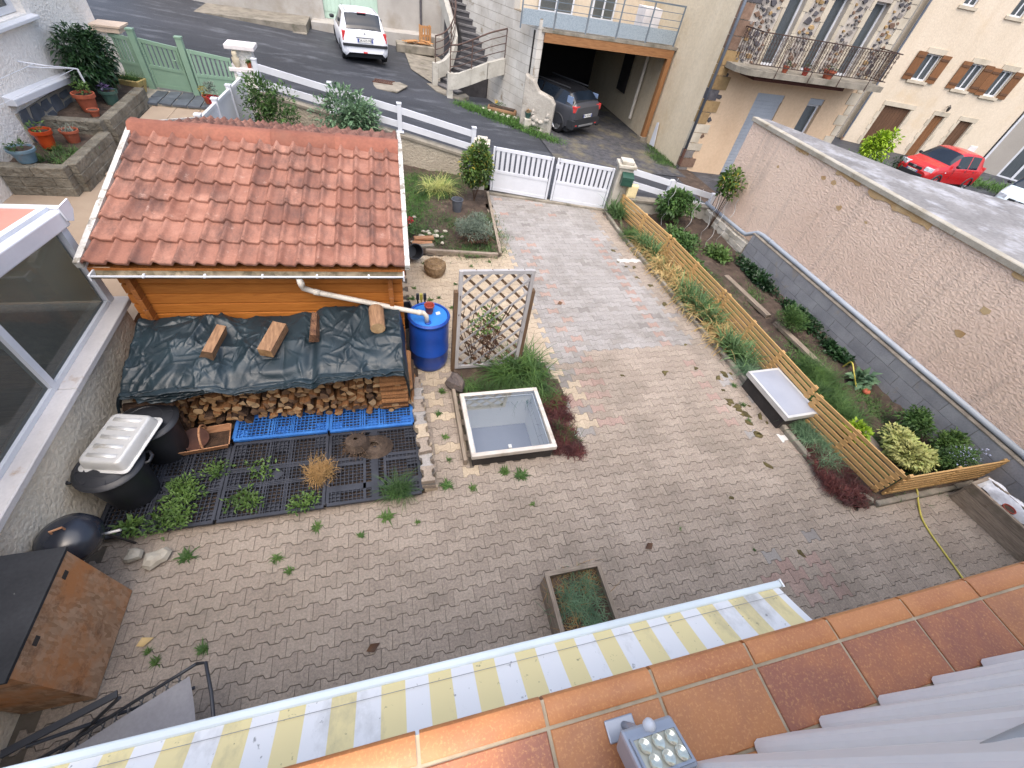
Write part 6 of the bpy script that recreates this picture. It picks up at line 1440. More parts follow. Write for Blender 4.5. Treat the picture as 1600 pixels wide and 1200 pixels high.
def _stairs():
    t = house('outside_stairs', 'curved grey concrete outside stairs with rusty rails and white parapet', 'stairs', (3.2, 18.2, .1), 0); c = Vector(t.location)
    LL = [(2.0, 18.9), (2.25, 18.95), (2.48, 19.0), (2.66, 19.02), (2.8, 19.04), (2.92, 19.06), (3.0, 19.1), (3.04, 19.2), (3.06, 19.32), (3.04, 19.5), (3.0, 19.72), (2.94, 19.95), (2.86, 20.2), (2.78, 20.45), (2.7, 20.7), (2.62, 20.95)]
    RR = [(2.75, 17.75), (2.95, 17.95), (3.15, 18.1), (3.4, 18.2), (3.65, 18.26), (3.88, 18.3), (4.0, 18.4), (4.02, 18.55), (3.98, 18.75), (3.92, 18.95), (3.84, 19.18), (3.76, 19.42), (3.68, 19.66), (3.6, 19.9), (3.52, 20.15), (3.44, 20.4)]
    M_st = mat('stair_stone', rgb(112, 110, 110), rgb(84, 82, 84), 3, .85, .4, 40, .01, isl=.1, fine=.15, dirt=rgb(140, 138, 136), dscale=3); M_ris = mat('stair_riser', rgb(84, 82, 84), rgb(64, 62, 64), 3, .9, isl=.05)
    for i in range(15):
        z = .38+.165*i; a, b, d, e = LL[i], RR[i], RR[i+1], LL[i+1]
        ov = Vector((b[0]-d[0], b[1]-d[1]))*.12
        MB().prism([(a[0]-c.x, a[1]-c.y), (b[0]-c.x, b[1]-c.y), (d[0]-c.x, d[1]-c.y), (e[0]-c.x, e[1]-c.y)], -.3, z-.05-c.z).build('riser', M_ris, t)
        q = [(a[0]+(a[0]-e[0])*.15-c.x, a[1]+(a[1]-e[1])*.15-c.y), (b[0]+(b[0]-d[0])*.15-c.x, b[1]+(b[1]-d[1])*.15-c.y), (d[0]-c.x, d[1]-c.y), (e[0]-c.x, e[1]-c.y)]
        MB().prism(q, z-.049-c.z, z-c.z).build('tread', M_st, t)
    MB().prism([(x-c.x, y-c.y) for x, y in ((1.75, 18.9), (2.0, 18.0), (2.5, 17.5), (2.95, 17.45), (3.15, 17.7), (3.0, 18.2), (2.2, 19.0))], -.1, .2).build('foot_slab', M_conc, t)
    Mp = mat('parapet_white', rgb(190, 186, 176), rgb(166, 162, 152), 2.5, .9, .4, 40, .01, isl=0, fine=.15, dirt=rgb(124, 118, 104), dscale=3); M_rust = mat('rusty_tube', rgb(96, 76, 68), rgb(74, 60, 56), 8, .8, isl=0)
    def parapet(pts, w=.1):
        for (x0, y0, z0), (x1, y1, z1) in zip(pts, pts[1:]):
            p, q = Vector((x0, y0, 0))-c, Vector((x1, y1, 0))-c; p.z = q.z = 0; d = (q-p).normalized(); n = Vector((-d.y, d.x, 0))*w; b0, b1 = z0-.45-c.z, z1-.45-c.z
            MB().add([p-n+Vector((0, 0, b0)), q-n+Vector((0, 0, b1)), q+n+Vector((0, 0, b1)), p+n+Vector((0, 0, b0)), p-n+Vector((0, 0, z0-c.z)), q-n+Vector((0, 0, z1-c.z)), q+n+Vector((0, 0, z1-c.z)), p+n+Vector((0, 0, z0-c.z))], [(0, 3, 2, 1), (4, 5, 6, 7), (0, 1, 5, 4), (1, 2, 6, 5), (2, 3, 7, 6), (3, 0, 4, 7)]).build('parapet', Mp, t)
    f = [(2.42, 17.55, .95), (2.7, 17.50, 1.0), (3.12, 17.42, 1.18), (3.65, 17.35, 1.42), (4.25, 17.45, 1.58)]; parapet(f)
    MB().bx(2.33-c.x, 2.52-c.x, 17.46-c.y, 17.66-c.y, .1-c.z, .98-c.z).build('parapet_post', Mp, t)
    l = [(2.05, 18.75, .95), (2.35, 18.85, 1.05), (2.62, 18.95, 1.3), (2.78, 19.1, 1.75), (2.72, 19.6, 2.15), (2.58, 20.3, 2.6), (2.46, 20.9, 2.95)]; parapet(l)
    MB().bx(1.95-c.x, 2.14-c.x, 18.65-c.y, 18.85-c.y, .1-c.z, .98-c.z).build('parapet_post', Mp, t)
    for pts in (f, l):
        r_ = MB().tube([p-c for p in spline([(x, y, z+.78) for x, y, z in pts], 5)], .024, 8).build('handrail', M_rust, t, smooth=True)
        for h in (.2, .4, .6): MB().tube([p-c for p in spline([(x, y, z+h) for x, y, z in pts], 4)], .013, 6).build('rail_bar', M_rust, r_)
        for x, y, z in (pts[0], pts[2], pts[-1]): MB().tube([Vector((x, y, z))-c, Vector((x, y, z+.78))-c], .02, 6).build('rail_post', M_rust, r_)
    # planter log, stones and pot at the stair foot
    lg = thing('log_planter', 'hollowed pale log planted with yellow flowers under the stairs', 'planter', (4.1, 16.45, .25), R(-28)); MB().tube([(-.5, 0, 0), (.5, 0, 0)], .13, 10).build('log', M_wpale, lg, smooth=True); MB().bx(-.44, .44, -.09, .09, .08, .14).build('soil', M_soil, lg)
    bush('leaves', M_mgreen, (-.1, 0, .2), (.3, .08, .07), 120, .05, .02, 4, parent=lg); bush('flowers', leafmat('petal_yellow', rgb(232, 188, 20), rgb(240, 200, 40)), (-.25, 0, .26), (.05, .04, .03), 24, .04, .03, 1, parent=lg)
    for i, (x, y) in enumerate(((3.5, 16.7), (3.68, 16.55), (3.85, 16.3), (4.05, 16.15), (4.25, 16.05), (4.45, 15.95))): rock('edging_stone', 'rounded ochre edging stone, %s from the stairs, below the log planter' % ['first', 'second', 'third', 'fourth', 'fifth', 'sixth'][i], (x, y, .12), (.12, .1, .14), i, M_pstone, 'stone', 'row of stones below the log planter')
    pot('dark green pot with dry plant against the cracked wall', (4.72, 15.35, .42), .11, .17, M_greengl, 60, M_straw, 'bush', L=.08); tag(MB().bx(-.12, .12, -.12, .12, 0, .42).build('pot_stand', M_pstone, loc=(4.72, 15.35, 0), bevel=.02), 'square stone stand carrying the dark green pot', 'stand')
_stairs()
def _houseD():
    t = house('grey_house', 'weathered grey house with pale green double doors behind the white car', 'house', (-9.0, 25.2, 0), 0); m = mat('grey_plaster', rgb(176, 172, 166), rgb(156, 152, 146), .8, .95, .4, 30, .01, isl=0, fine=.12, dirt=rgb(140, 132, 120), dscale=.9, dlo=.5, dhi=.7)
    facade(12.4, -.2, 7, [(7.0, 9.25, .85, 3.1)]).build('wall', m, t); MB().bx(0, 12.4, .3, 8, -.2, 7).build('rear_wall', m, t)
    mg = mat('door_green', rgb(184, 208, 192), rgb(172, 196, 180), 1.5, .6, isl=.03)
    for a, b in ((7.0, 8.12), (8.13, 9.25)):
        d = MB().bx(a, b, .12, .16, .86, 3.1).build('door_leaf', mg, t)
        for k in range(7): MB().bx(a+(b-a)*k/7+.008, a+(b-a)*(k+1)/7-.008, .1, .119, 1.1, 3.05).build('door_board', mg, d)
    MB().bx(6.5, 12.4, -.9, -.001, -.1, .82).build('ramp_base', m, t); MB().bx(-1, 6.4, -2.0, -.001, -.1, .85).build('terrace_step', M_conc, t); MB().bx(-1, 6.4, -2.25, -2.001, -.1, .62).build('lower_step', M_conc, t)
    MB().tube([(11.1, -.05, 7), (11.1, -.05, .8)], .05, 8).build('downpipe', M_rub[0], t)
    MB().bx(12.0, 12.4, -2.5, -.001, -.1, 2.3).build('side_pier', m, t)
    cr = thing('wooden_crate', 'open slatted wooden crate standing against the grey house', 'crate', (2.2, 23.9, .55), R(15)); m2 = wood('crate_wood', rgb(190, 144, 98), rgb(160, 116, 76), 2, .8, .1, 10)
    for x in (-.18, -.06, .06, .18): MB().bx(x-.035, x+.035, -.02, 0, 0, .7).build('slat', m2, cr)
    for z in (.06, .35, .64): MB().bx(-.22, .22, .0, .03, z-.04, z+.04).build('batten', m2, cr)
    for s in (-1, 1): MB().bx(s*.22-.01, s*.22+.01, -.02, .25, 0, .7).build('side', m2, cr)
    pl = thing('broken_boards', 'heap of broken pale boards beside the crate', 'wood scraps', (1.85, 23.5, .62)); rs = random.Random(6)
    for i in range(9): MB().box((rs.uniform(-.4, .4), rs.uniform(-.2, .2), .04+i*.012), (.6, .09, .02), rs.uniform(-1, 1), 0, rs.uniform(-.2, .2)).build('board', m2, pl)
    tag(MB().bx(-.9, .7, -.4, .4, 0, .3).build('stone_step', M_conc, loc=(1.8, 23.6, .33), bevel=.03), 'low stone ledge under the crate and broken boards', 'ledge')
_houseD()
struct(MB().grid([[(x, y, road_z(x, y)+.02) for x in np.linspace(5.0, 9.6, 8)] for y in np.linspace(12.6, 22, 12)]).build('gravel_drive', M_gravel))
struct(MB().add([(x, y, road_z(x, y)+.03) for x, y in ((1.3, 20.5), (2.3, 18.2), (2.6, 17.4), (3.2, 22), (2.4, 24.5), (1.2, 24.2))], [(0, 1, 2, 3, 4, 5)]).build('pavement', M_conc))
tag(MB().prism([(-.5, .25), (-.3, -.6), (.35, -.75), (.75, .1), (.5, .45)], 0, .03).build('drain_surround', M_conc, loc=(.25, 17.7, road_z(.25, 17.7)-.003)), 'pale concrete patch round the rusty drain grating in the road', 'drain')
dg = thing('drain_grate', 'rusty rectangular drain grating in the road', 'grating', (.2, 17.95, road_z(.2, 17.95)+.03), R(-12))
for k in range(9): MB().bx(-.32+k*.07, -.28+k*.07, -.17, .17, 0, .02).build('grate_bar', bpy.data.materials['rust_iron'], dg)
MB().bx(-.34, .34, -.2, -.171, 0, .022).bx(-.34, .34, .171, .2, 0, .022).build('grate_frame', bpy.data.materials['rust_iron'], dg)

# ================================================================== CARS
M_tyre = mat('tyre', rgb(38, 38, 40), None, 4, .9, isl=0); M_rim = mat('rim_silver', rgb(170, 172, 176), None, 4, .35, isl=0, metal=.7); M_cgl = mat('car_glass', rgb(26, 34, 44), rgb(20, 26, 34), 2, .08, isl=0, fine=0, spec=.45)
M_trim = mat('black_trim', rgb(44, 46, 50), None, 3, .55, isl=0); M_lampr = mat('tail_lamp', rgb(176, 40, 44), rgb(196, 70, 68), 12, .15, isl=0, fine=0, spec=.6); M_lampw = mat('head_lamp', rgb(214, 218, 224), rgb(170, 176, 184), 9, .1, isl=0, fine=0, spec=.6); M_plate = mat('plate_white', rgb(222, 222, 218), None, 3, .5, isl=0, fine=0); M_plb = mat('plate_blue', rgb(30, 60, 150), None, 3, .5, isl=0, fine=0); M_ink = mat('plate_ink', rgb(28, 28, 30), None, 3, .6, isl=0, fine=0)
def paint(name, a): return mat(name, a, tuple(x*.96 for x in a), 1, .22, isl=0, fine=.02, spec=.6)
def car(label, loc, rz, body, L, W, Hh, st, wb, plate=None, strip=True, tilt=(0, 0), rw=.30, name='parked_car', wiper=True):
    """x forward. st: stations (x, z_bottom, z_belt, z_top, half-width belt, half-width roof)"""
    t = thing(name, label, 'car', loc, rz, 'cars parked along the street'); t.rotation_euler = (tilt[0], tilt[1], rz)
    st = np.array(st, float); N = 64; xs = np.unique(np.concatenate([np.linspace(st[0, 0], st[-1, 0], N), st[:, 0]])); C = [np.interp(xs, st[:, 0], st[:, k]) for k in range(1, 6)]
    for k in range(5):
        c = C[k].copy(); 
        for _ in range(2): c[1:-1] = (c[:-2]+2*c[1:-1]+c[2:])/4
        C[k] = c
    K = 17; rows = []
    for i, x in enumerate(xs):
        zb, zm, zt, hb, ht = [C[k][i] for k in range(5)]
        key = [(hb*.86, zb), (hb*.97, zb+.08), (hb*1.0, zb+(zm-zb)*.55), (hb*.985, zm-.04), (hb*.955, zm), (ht+(hb*.955-ht)*.12, zt-(zt-zm)*.14), (ht*.93, zt-(zt-zm)*.03-.004), (ht*.5, zt), (0, zt+.006)]
        u = np.linspace(0, len(key)-1, K); ky = np.array(key); yy = np.interp(u, range(len(key)), ky[:, 0]); zz = np.interp(u, range(len(key)), ky[:, 1])
        half = [(x, a, b) for a, b in zip(yy, zz)]; rows.append(half+[(p[0], -p[1], p[2]) for p in half[-2::-1]])
    n = len(rows[0]); body_mb = MB(); body_mb.v = [p for r_ in rows for p in r_]; win = {'rear_window': [], 'windscreen': [], 'side_window': [], 'roof_panel': []}
    rs = st[:, 0]; roof0, roof1 = body['roof']; rw0, ws1 = body['rear'][0], body['front'][1]
    for i in range(len(xs)-1):
        xm = (xs[i]+xs[i+1])/2
        for j in range(n-1):
            f = (i*n+j, (i+1)*n+j, (i+1)*n+j+1, i*n+j+1); jj = j if j < n//2 else n-2-j
            side = 8 <= jj <= 9; top = jj >= 10; key = None
            if top and body['rear'][0] < xm < body['rear'][1] and jj >= 11: key = 'rear_window'
            elif top and body['front'][0] < xm < body['front'][1]: key = 'windscreen'
            elif side and any(a < xm < b for a, b in body['side']): key = 'side_window'
            elif body.get('roofmat') and jj >= 8 and body['rear'][0] < xm < body['front'][1]: key = 'roof_panel'
            (win[key] if key else body_mb.f).append(f)
    body_mb.f.append(tuple(range(n-1, -1, -1))); body_mb.f.append(tuple((len(xs)-1)*n+j for j in range(n)))
    V = body_mb.v; bo = body_mb.build('body', body['mat'], t, angle=38)
    for k, fs in win.items():
        groups = [fs] if k != 'side_window' else [[f for f in fs if (V[f[0]][1] > 0) == sgn and a < (V[f[0]][0]+V[f[1]][0])/2 < b] for sgn in (True, False) for a, b in body['side']]
        for g in groups:
            if not g: continue
            ids = sorted(set(i for f in g for i in f)); mp = {v: q for q, v in enumerate(ids)}; m = MB(); m.v = [V[i] for i in ids]; m.f = [tuple(mp[i] for i in f) for f in g]; m.build(k, body['roofmat'] if k == 'roof_panel' else M_cgl, t, smooth=True)
    MB().bx(st[0, 0]+.25, st[-1, 0]-.25, -W/2+.12, W/2-.12, .16, .45).build('underbody', M_trim, t)
    for sx in (wb[0], wb[1]):
        for sy in (-1, 1):
            y = sy*(W/2-.115); w = MB().lathe([(rw*.62, -.09), (rw*.95, -.09), (rw, -.05), (rw, .05), (rw*.95, .09), (rw*.62, .09)], 22); w.xf(Matrix.Rotation(PI/2, 4, 'X')); w = w.build('wheel', M_tyre, t, smooth=True, loc=(sx, y, rw))
            rm = MB().lathe([(rw*.63, .075), (rw*.56, .05), (.03, .03), (0, .03)], 20)
            for q in range(5): a = 2*PI*q/5; rm.bar((.02*math.cos(a), .02*math.sin(a), .06), (rw*.6*math.cos(a), rw*.6*math.sin(a), .075), .05, .02)
            rm.xf(Matrix.Rotation(PI/2 if sy < 0 else -PI/2, 4, 'X')); rm.build('rim', body.get('rim', M_rim), w)
            # dark arch
            ar = MB(); P = []
            for q in np.linspace(-.15, PI+.15, 12): P.append([(sx+(rw+.05)*math.cos(q), sy*(W/2-.10), rw+(rw+.05)*math.sin(q)), (sx+(rw+.05)*math.cos(q), sy*(W/2+.004), rw+(rw+.05)*math.sin(q)), (sx+(rw+.0)*math.cos(q), sy*(W/2+.006), rw+(rw+.0)*math.sin(q))])
            ar.grid(P).build('wheel_arch', M_trim, t, smooth=True)
    for nm, m, boxes in body.get('bits', []):
        for c, sz, rot in boxes: MB().box(c, sz, *rot).build(nm, m, t, bevel=.012)
    for sy in (-1, 1):
        mi = MB().lathe([(0, -.06), (.06, -.05), (.085, 0), (.07, .05), (0, .065)], 10, (body['mirror'][0], sy*(W/2+.06), body['mirror'][1]), .7, 1.1).build('mirror', M_trim, t, smooth=True)
    if plate:
        px_, pz, side = plate[1:]; p = MB().box((px_, 0, pz), (.012, .52, .11)).build('number_plate', M_plate, t)
        for sy in (-1, 1): MB().box((px_+.002*side, sy*.24, pz), (.012, .04, .108)).build('plate_band', M_plb, p)
        M = Matrix.Translation((px_+side*.008, 0, pz)) @ Matrix.Rotation(PI/2*side, 4, 'Z') @ Matrix.Rotation(PI/2, 4, 'X')
        text_mesh(plate[0], .095, M_ink, 'plate_text', p, M)
    return t
def _cars():
    white = {'mat': paint('car_white', rgb(226, 228, 234)), 'roof': (-1.4, .2), 'rear': (-1.83, -1.42), 'front': (.35, .98), 'side': [(-1.2, -.42), (-.36, .55)], 'mirror': (.62, .98),
        'bits': [('tail_lamp', M_lampr, [((-1.80, .66, .80), (.16, .20, .28), (0, 0, 0)), ((-1.80, -.66, .80), (.16, .20, .28), (0, 0, 0))]), ('bumper_strip', M_trim, [((-1.925, 0, .56), (.04, 1.42, .085), (0, 0, 0)), ((-1.84, .74, .56), (.2, .06, .085), (0, 0, 0)), ((-1.84, -.74, .56), (.2, .06, .085), (0, 0, 0))]), ('fog_lamp', M_lampr, [((-1.925, .02, .36), (.03, .14, .05), (0, 0, 0))]), ('roof_strip', M_trim, [((-.6, .53, 1.418), (1.5, .018, .012), (0, 0, 0)), ((-.6, -.53, 1.418), (1.5, .018, .012), (0, 0, 0))]), ('rear_wiper', M_trim, [((-1.80, -.16, 1.02), (.02, .46, .02), (0, .0, 0))]), ('badge', M_rim, [((-1.905, 0, .90), (.02, .05, .06), (0, 0, 0))]), ('plate_lip', M_trim, [((-1.915, 0, .775), (.02, .60, .02), (0, 0, 0))]), ('brake_lamp', M_lampr, [((-1.47, 0, 1.405), (.05, .3, .02), (0, 0, 0))])]}
    st = [(-1.91, .34, .72, .90, .66, .62), (-1.88, .26, .78, .96, .76, .64), (-1.80, .22, .86, 1.03, .80, .60), (-1.45, .2, .90, 1.39, .82, .60), (-1.2, .2, .9, 1.43, .825, .61), (-.2, .2, .90, 1.44, .825, .61), (.35, .2, .88, 1.38, .825, .60), (1.0, .2, .86, .93, .82, .70), (1.6, .2, .74, .80, .79, .66), (1.82, .24, .60, .66, .74, .60), (1.91, .3, .5, .54, .62, .5)]
    car('white hatchback parked on the road seen from behind', (-.55, 21.75, .43), R(97), white, 3.83, 1.65, 1.43, st, (-1.22, 1.22), ('DA 615 ME', -1.925, .70, -1), tilt=(0, R(1)), rw=.29)
    grey = {'mat': paint('car_grey', rgb(60, 62, 68)), 'roof': (-1.5, .1), 'rear': (-1.95, -1.6), 'front': (.3, .95), 'side': [(-1.55, -1.1), (-1.05, -.3), (-.24, .5)], 'mirror': (.6, 1.1), 'rim': M_rim, 'roofmat': paint('car_black', rgb(24, 25, 28)),
        'bits': [('tail_lamp', M_lampr, [((-1.97, .68, .95), (.14, .3, .2), (0, 0, 0)), ((-1.97, -.68, .95), (.14, .3, .2), (0, 0, 0))]), ('bumper', M_trim, [((-2.04, 0, .5), (.1, 1.5, .3), (0, 0, 0)), ((-1.95, .80, .45), (.3, .12, .3), (0, 0, 0)), ((-1.95, -.80, .45), (.3, .12, .3), (0, 0, 0))]), ('skid_plate', M_rim, [((-2.07, 0, .40), (.07, .9, .07), (0, 0, 0))]), ('reflector', M_lampr, [((-2.08, .62, .42), (.03, .12, .04), (0, 0, 0)), ((-2.08, -.62, .42), (.03, .12, .04), (0, 0, 0))]), ('quarter_glass', mat('quarter_blue', rgb(120, 140, 172), None, 2, .2, isl=0), [((-1.70, .775, 1.18), (.28, .02, .26), (0, 0, 0)), ((-1.70, -.775, 1.18), (.28, .02, .26), (0, 0, 0))]), ('badge', M_rim, [((-2.035, 0, .98), (.02, .1, .09), (0, 0, 0))]), ('roof_rail', M_trim, [((-.5, .56, 1.49), (1.9, .03, .04), (0, 0, 0)), ((-.5, -.56, 1.49), (1.9, .03, .04), (0, 0, 0))]), ('rear_wiper', M_trim, [((-1.93, -.12, 1.12), (.02, .4, .02), (0, 0, 0))])]}
    st = [(-2.06, .42, .85, 1.0, .74, .66), (-2.02, .34, .95, 1.08, .82, .68), (-1.93, .28, 1.02, 1.16, .86, .68), (-1.62, .26, 1.02, 1.40, .875, .62), (-1.3, .25, 1.02, 1.46, .88, .62), (-.2, .25, 1.0, 1.50, .88, .62), (.3, .25, .99, 1.45, .88, .62), (1.0, .25, .98, 1.05, .87, .76), (1.7, .25, .86, .93, .85, .72), (2.0, .3, .66, .74, .78, .64), (2.08, .36, .55, .6, .66, .55)]
    car('dark grey compact crossover parked nose first in the open garage', (5.83, 16.86, .02), R(122), grey, 4.15, 1.76, 1.6, st, (-1.3, 1.3), ('FA 472 KE', -2.095, .72, -1), rw=.33).scale = (.88, .88, .88)
    red = {'mat': paint('car_red', rgb(172, 30, 32)), 'roof': (-1.4, .1), 'rear': (-1.9, -1.5), 'front': (.30, 1.0), 'side': [(-1.2, -.5), (-.44, .45)], 'mirror': (.62, 1.02),
        'bits': [('head_lamp', M_lampw, [((1.80, .56, .70), (.30, .34, .17), (.3, 0, 0)), ((1.80, -.56, .70), (.30, .34, .17), (-.3, 0, 0))]), ('grille', M_trim, [((1.985, 0, .64), (.05, .66, .12), (0, 0, 0)), ((2.02, 0, .38), (.05, 1.1, .18), (0, 0, 0))]), ('badge', M_rim, [((2.015, 0, .66), (.03, .14, .10), (0, 0, 0))]), ('tail_lamp', M_lampr, [((-1.92, .7, .9), (.12, .16, .36), (0, 0, 0)), ((-1.92, -.7, .9), (.12, .16, .36), (0, 0, 0))]), ('door_handle', M_trim, [((-.35, .845, .86), (.14, .02, .03), (0, 0, 0)), ((-1.05, .845, .86), (.14, .02, .03), (0, 0, 0))]), ('indicator', M_lampw, [((1.05, .845, .72), (.08, .02, .04), (0, 0, 0))]), ('door_seam', M_trim, [((-.41, .842, .72), (.012, .012, .45), (0, 0, 0)), ((.52, .846, .66), (.012, .012, .42), (0, 0, 0))])]}
    st = [(-2.0, .4, .8, .98, .70, .64), (-1.95, .28, .9, 1.04, .80, .64), (-1.85, .24, .95, 1.1, .83, .62), (-1.5, .22, .96, 1.46, .845, .62), (-1.2, .22, .96, 1.51, .85, .63), (-.2, .22, .95, 1.53, .85, .63), (.3, .22, .93, 1.47, .85, .62), (1.02, .22, .9, .98, .845, .74), (1.6, .22, .80, .87, .83, .68), (1.9, .26, .66, .72, .78, .6), (2.01, .34, .52, .58, .66, .5)]
    car('red hatchback parked facing left beyond the flat roof', (25.45, 15.75, -.98), R(186), red, 4.02, 1.72, 1.53, st, (-1.3, 1.3), ('BX 318 KE', 2.03, .50, 1), tilt=(0, R(-3)))
    sil = dict(red); sil['mat'] = paint('car_silver', rgb(176, 190, 196)); car('silver car at the right edge, only bonnet and windscreen showing', (28.6, 13.4, -1.15), R(200), sil, 4.02, 1.72, 1.53, st, (-1.3, 1.3), None)
_cars()
# ================================================================== OUR BALCONY: TILES, BOARDED RAILING, LAMP, AWNING
def _tilem(name, a, b, edge):
    s = NT(name); v = s.rnd(); c = s.mix(v, a, b)
    c = s.mix(s.ramp(s.noise(7, 5, .6), .42, .68), c, edge)
    c = s.mix(s.math('MULTIPLY', s.ramp(s.noise(170, 4, .7), .52, .66), .5), c, rgb(214, 156, 98)); s.bump(s.noise(60, 4), .15, .002)
    return s.set(c, s.ramp(s.noise(40, 3), .3, .7, (.36,)*3, (.5,)*3), 0, .5)
M_nose = _tilem('glazed_nosing', rgb(184, 122, 74), rgb(192, 128, 78), rgb(170, 108, 68)); M_field = [_tilem('glazed_tile_a', rgb(152, 96, 72), rgb(146, 90, 68), rgb(176, 112, 72)), _tilem('glazed_tile_b', rgb(186, 126, 76), rgb(178, 116, 70), rgb(158, 102, 70))]
M_grout = mat('grout', rgb(196, 182, 156), rgb(178, 164, 138), 9, .95, .5, 120, .002, isl=0, fine=.2)
def _balcony():
    zb, p = 3.56, .2472
    t = thing('balcony', 'tiled balcony edge of glazed orange-brown clinker in the foreground', 'balcony', (.8, -.3, 3.4)); c = Vector(t.location)
    MB().bx(-1.6-c.x, 5.5-c.x, -.9-c.y, .045-c.y, 0, .14).build('slab', M_conc, t); MB().bx(-1.6-c.x, 5.5-c.x, -.9-c.y, .060-c.y, .141, .155).build('grout_bed', M_grout, t)
    k = -7
    while k < 22:
        x0 = -.022+k*p; x1 = x0+p-.0055; g = .0025
        pr = [(.0168, zb-.022), (.0168, zb-.0015), (.0195, zb), (.052, zb), (.061, zb-.003), (.0665, zb-.010), (.068, zb-.020), (.068, zb-.055), (.060, zb-.055), (.060, zb-.022)]
        MB().prism(pr, x0+g, x1, T=lambda a, b, cc: (cc-c.x, a-c.y, b-c.z)).build('nosing_tile', M_nose, t, angle=30)
        o = p*0
        m = M_field[(k*7+3) % 5 in (0, 2)]
        for y0, y1 in ((-.1065, .0105), (-.2295, -.1125), (-.3525, -.2355)):
            MB().cbox(x0+g-c.x, x1-c.x, y0-c.y, y1-c.y, .145, .16, .002).build('floor_tile', m if y0 > -.2 else random.choice(M_field), t)
        k += 1
_balcony()
M_bwhite = mat('board_white', rgb(244, 244, 242), rgb(240, 240, 238), 2, .4, isl=.02, fine=.03, spec=.45)
def _railing():
    t = thing('balcony_railing', 'white vertical boards of the balcony railing in the lower right corner', 'railing', (1.3, -.14, 3.565)); c = Vector(t.location)
    x = .125
    pr = [(0, 0), (.003, -.008), (.012, -.012), (.10, -.004), (.155, .012), (.162, .022), (.162, .034), (0, .034)]  # u along x, v inwards
    me = MB().prism([(a, -b) for a, b in pr][::-1], 0, 1.02, T=lambda a, b, z: (a, b, z)).mesh('board', M_bwhite)
    k = 0
    while x < 3.4: inst(me, 'board', t, (x-c.x, .032, 0)); x += .1665; k += 1
    MB().bx(.1-c.x, 3.5-c.x, -.02, -.006, .1, .16).build('inner_rail', M_bwhite, t); MB().bx(.1-c.x, 3.5-c.x, -.02, -.006, .8, .86).build('inner_rail', M_bwhite, t)
    h = thing('railing_clamp', 'grey rounded clamp on the white railing boards at the corner', 'clamp', (.525, -.118, 4.115)); m = mat('clamp_grey', rgb(176, 176, 176), rgb(162, 162, 162), 6, .6, .2, 60, .002, isl=0)
    MB().tube([(-.012, 0, -.004), (-.006, 0, .0), (.008, 0, .004), (.09, 0, .006)], [.008, .015, .018, .019], 14).build('jaw', m, h, smooth=True); MB().bx(.06, .08, -.03, -.02, -.02, .0).build('bolt_block', m, h, bevel=.004)
_railing()
M_silverp = mat('lamp_silver', rgb(172, 176, 184), rgb(160, 164, 172), 3, .35, isl=0, fine=.04, metal=.35, spec=.5)
def _lamp():
    t = thing('led_floodlight', 'silver six-lens LED floodlight with motion sensor on the balcony tiles', 'lamp', (.385, -.045, 3.56))
    MB().bx(-.05, .012, .008, .045, .001, .006).build('mounting_plate', M_silverp, t, bevel=.003)
    MB().tube([(-.012, .03, .006), (-.006, .024, .03), (.0, .012, .052), (.004, .0, .06)], .007, 10).build('arm', M_silverp, t, smooth=True)
    h = bpy.data.objects.new('head', None); bpy.data.objects.remove(h)
    rot = Matrix.Translation((.012, -.012, .085)) @ Matrix.Rotation(R(14), 4, 'Y') @ Matrix.Rotation(R(-20), 4, 'X')
    def part(mb, n, m, par, **k):
        mb.xf(rot); return mb.build(n, m, par, **k)
    hd = part(MB().add([(-.062, -.042, 0), (.062, -.042, 0), (.062, .042, 0), (-.062, .042, 0), (-.052, -.036, -.055), (.052, -.036, -.055), (.052, .036, -.055), (-.052, .036, -.055)], [(0, 1, 2, 3), (7, 6, 5, 4), (4, 5, 1, 0), (5, 6, 2, 1), (6, 7, 3, 2), (7, 4, 0, 3)]), 'head', M_silverp, t, bevel=.006)
    part(MB().bx(-.054, .054, -.036, -.031, .001, .004).bx(-.054, .054, .019, .024, .001, .004).bx(-.054, -.049, -.031, .019, .001, .004).bx(.049, .054, -.031, .019, .001, .004), 'lens_frame', M_silverp, hd)
    part(MB().bx(-.049, .049, -.031, .019, .0005, .0015), 'reflector_tray', mat('reflector_cream', rgb(206, 204, 186), None, 4, .3, isl=0), hd)
    mc = mat('lens_chrome', rgb(232, 232, 214), rgb(214, 212, 190), 30, .12, isl=0, metal=.6)
    for i in range(3):
        for j in range(2): part(MB().lathe([(.0125, .006), (.011, .0055), (.006, .002), (.003, .0018), (0, .0025)], 16, (-.032+i*.031+(j*.004), .006-j*.025, 0)), 'led_lens', mc, hd, smooth=True)
    part(MB().lathe([(.012, 0), (.011, .008), (.006, .013), (0, .0145)], 16, (.0, .033, 0)), 'motion_sensor', mat('sensor_white', rgb(222, 224, 228), None, 4, .3, isl=0), hd, smooth=True)
_lamp()
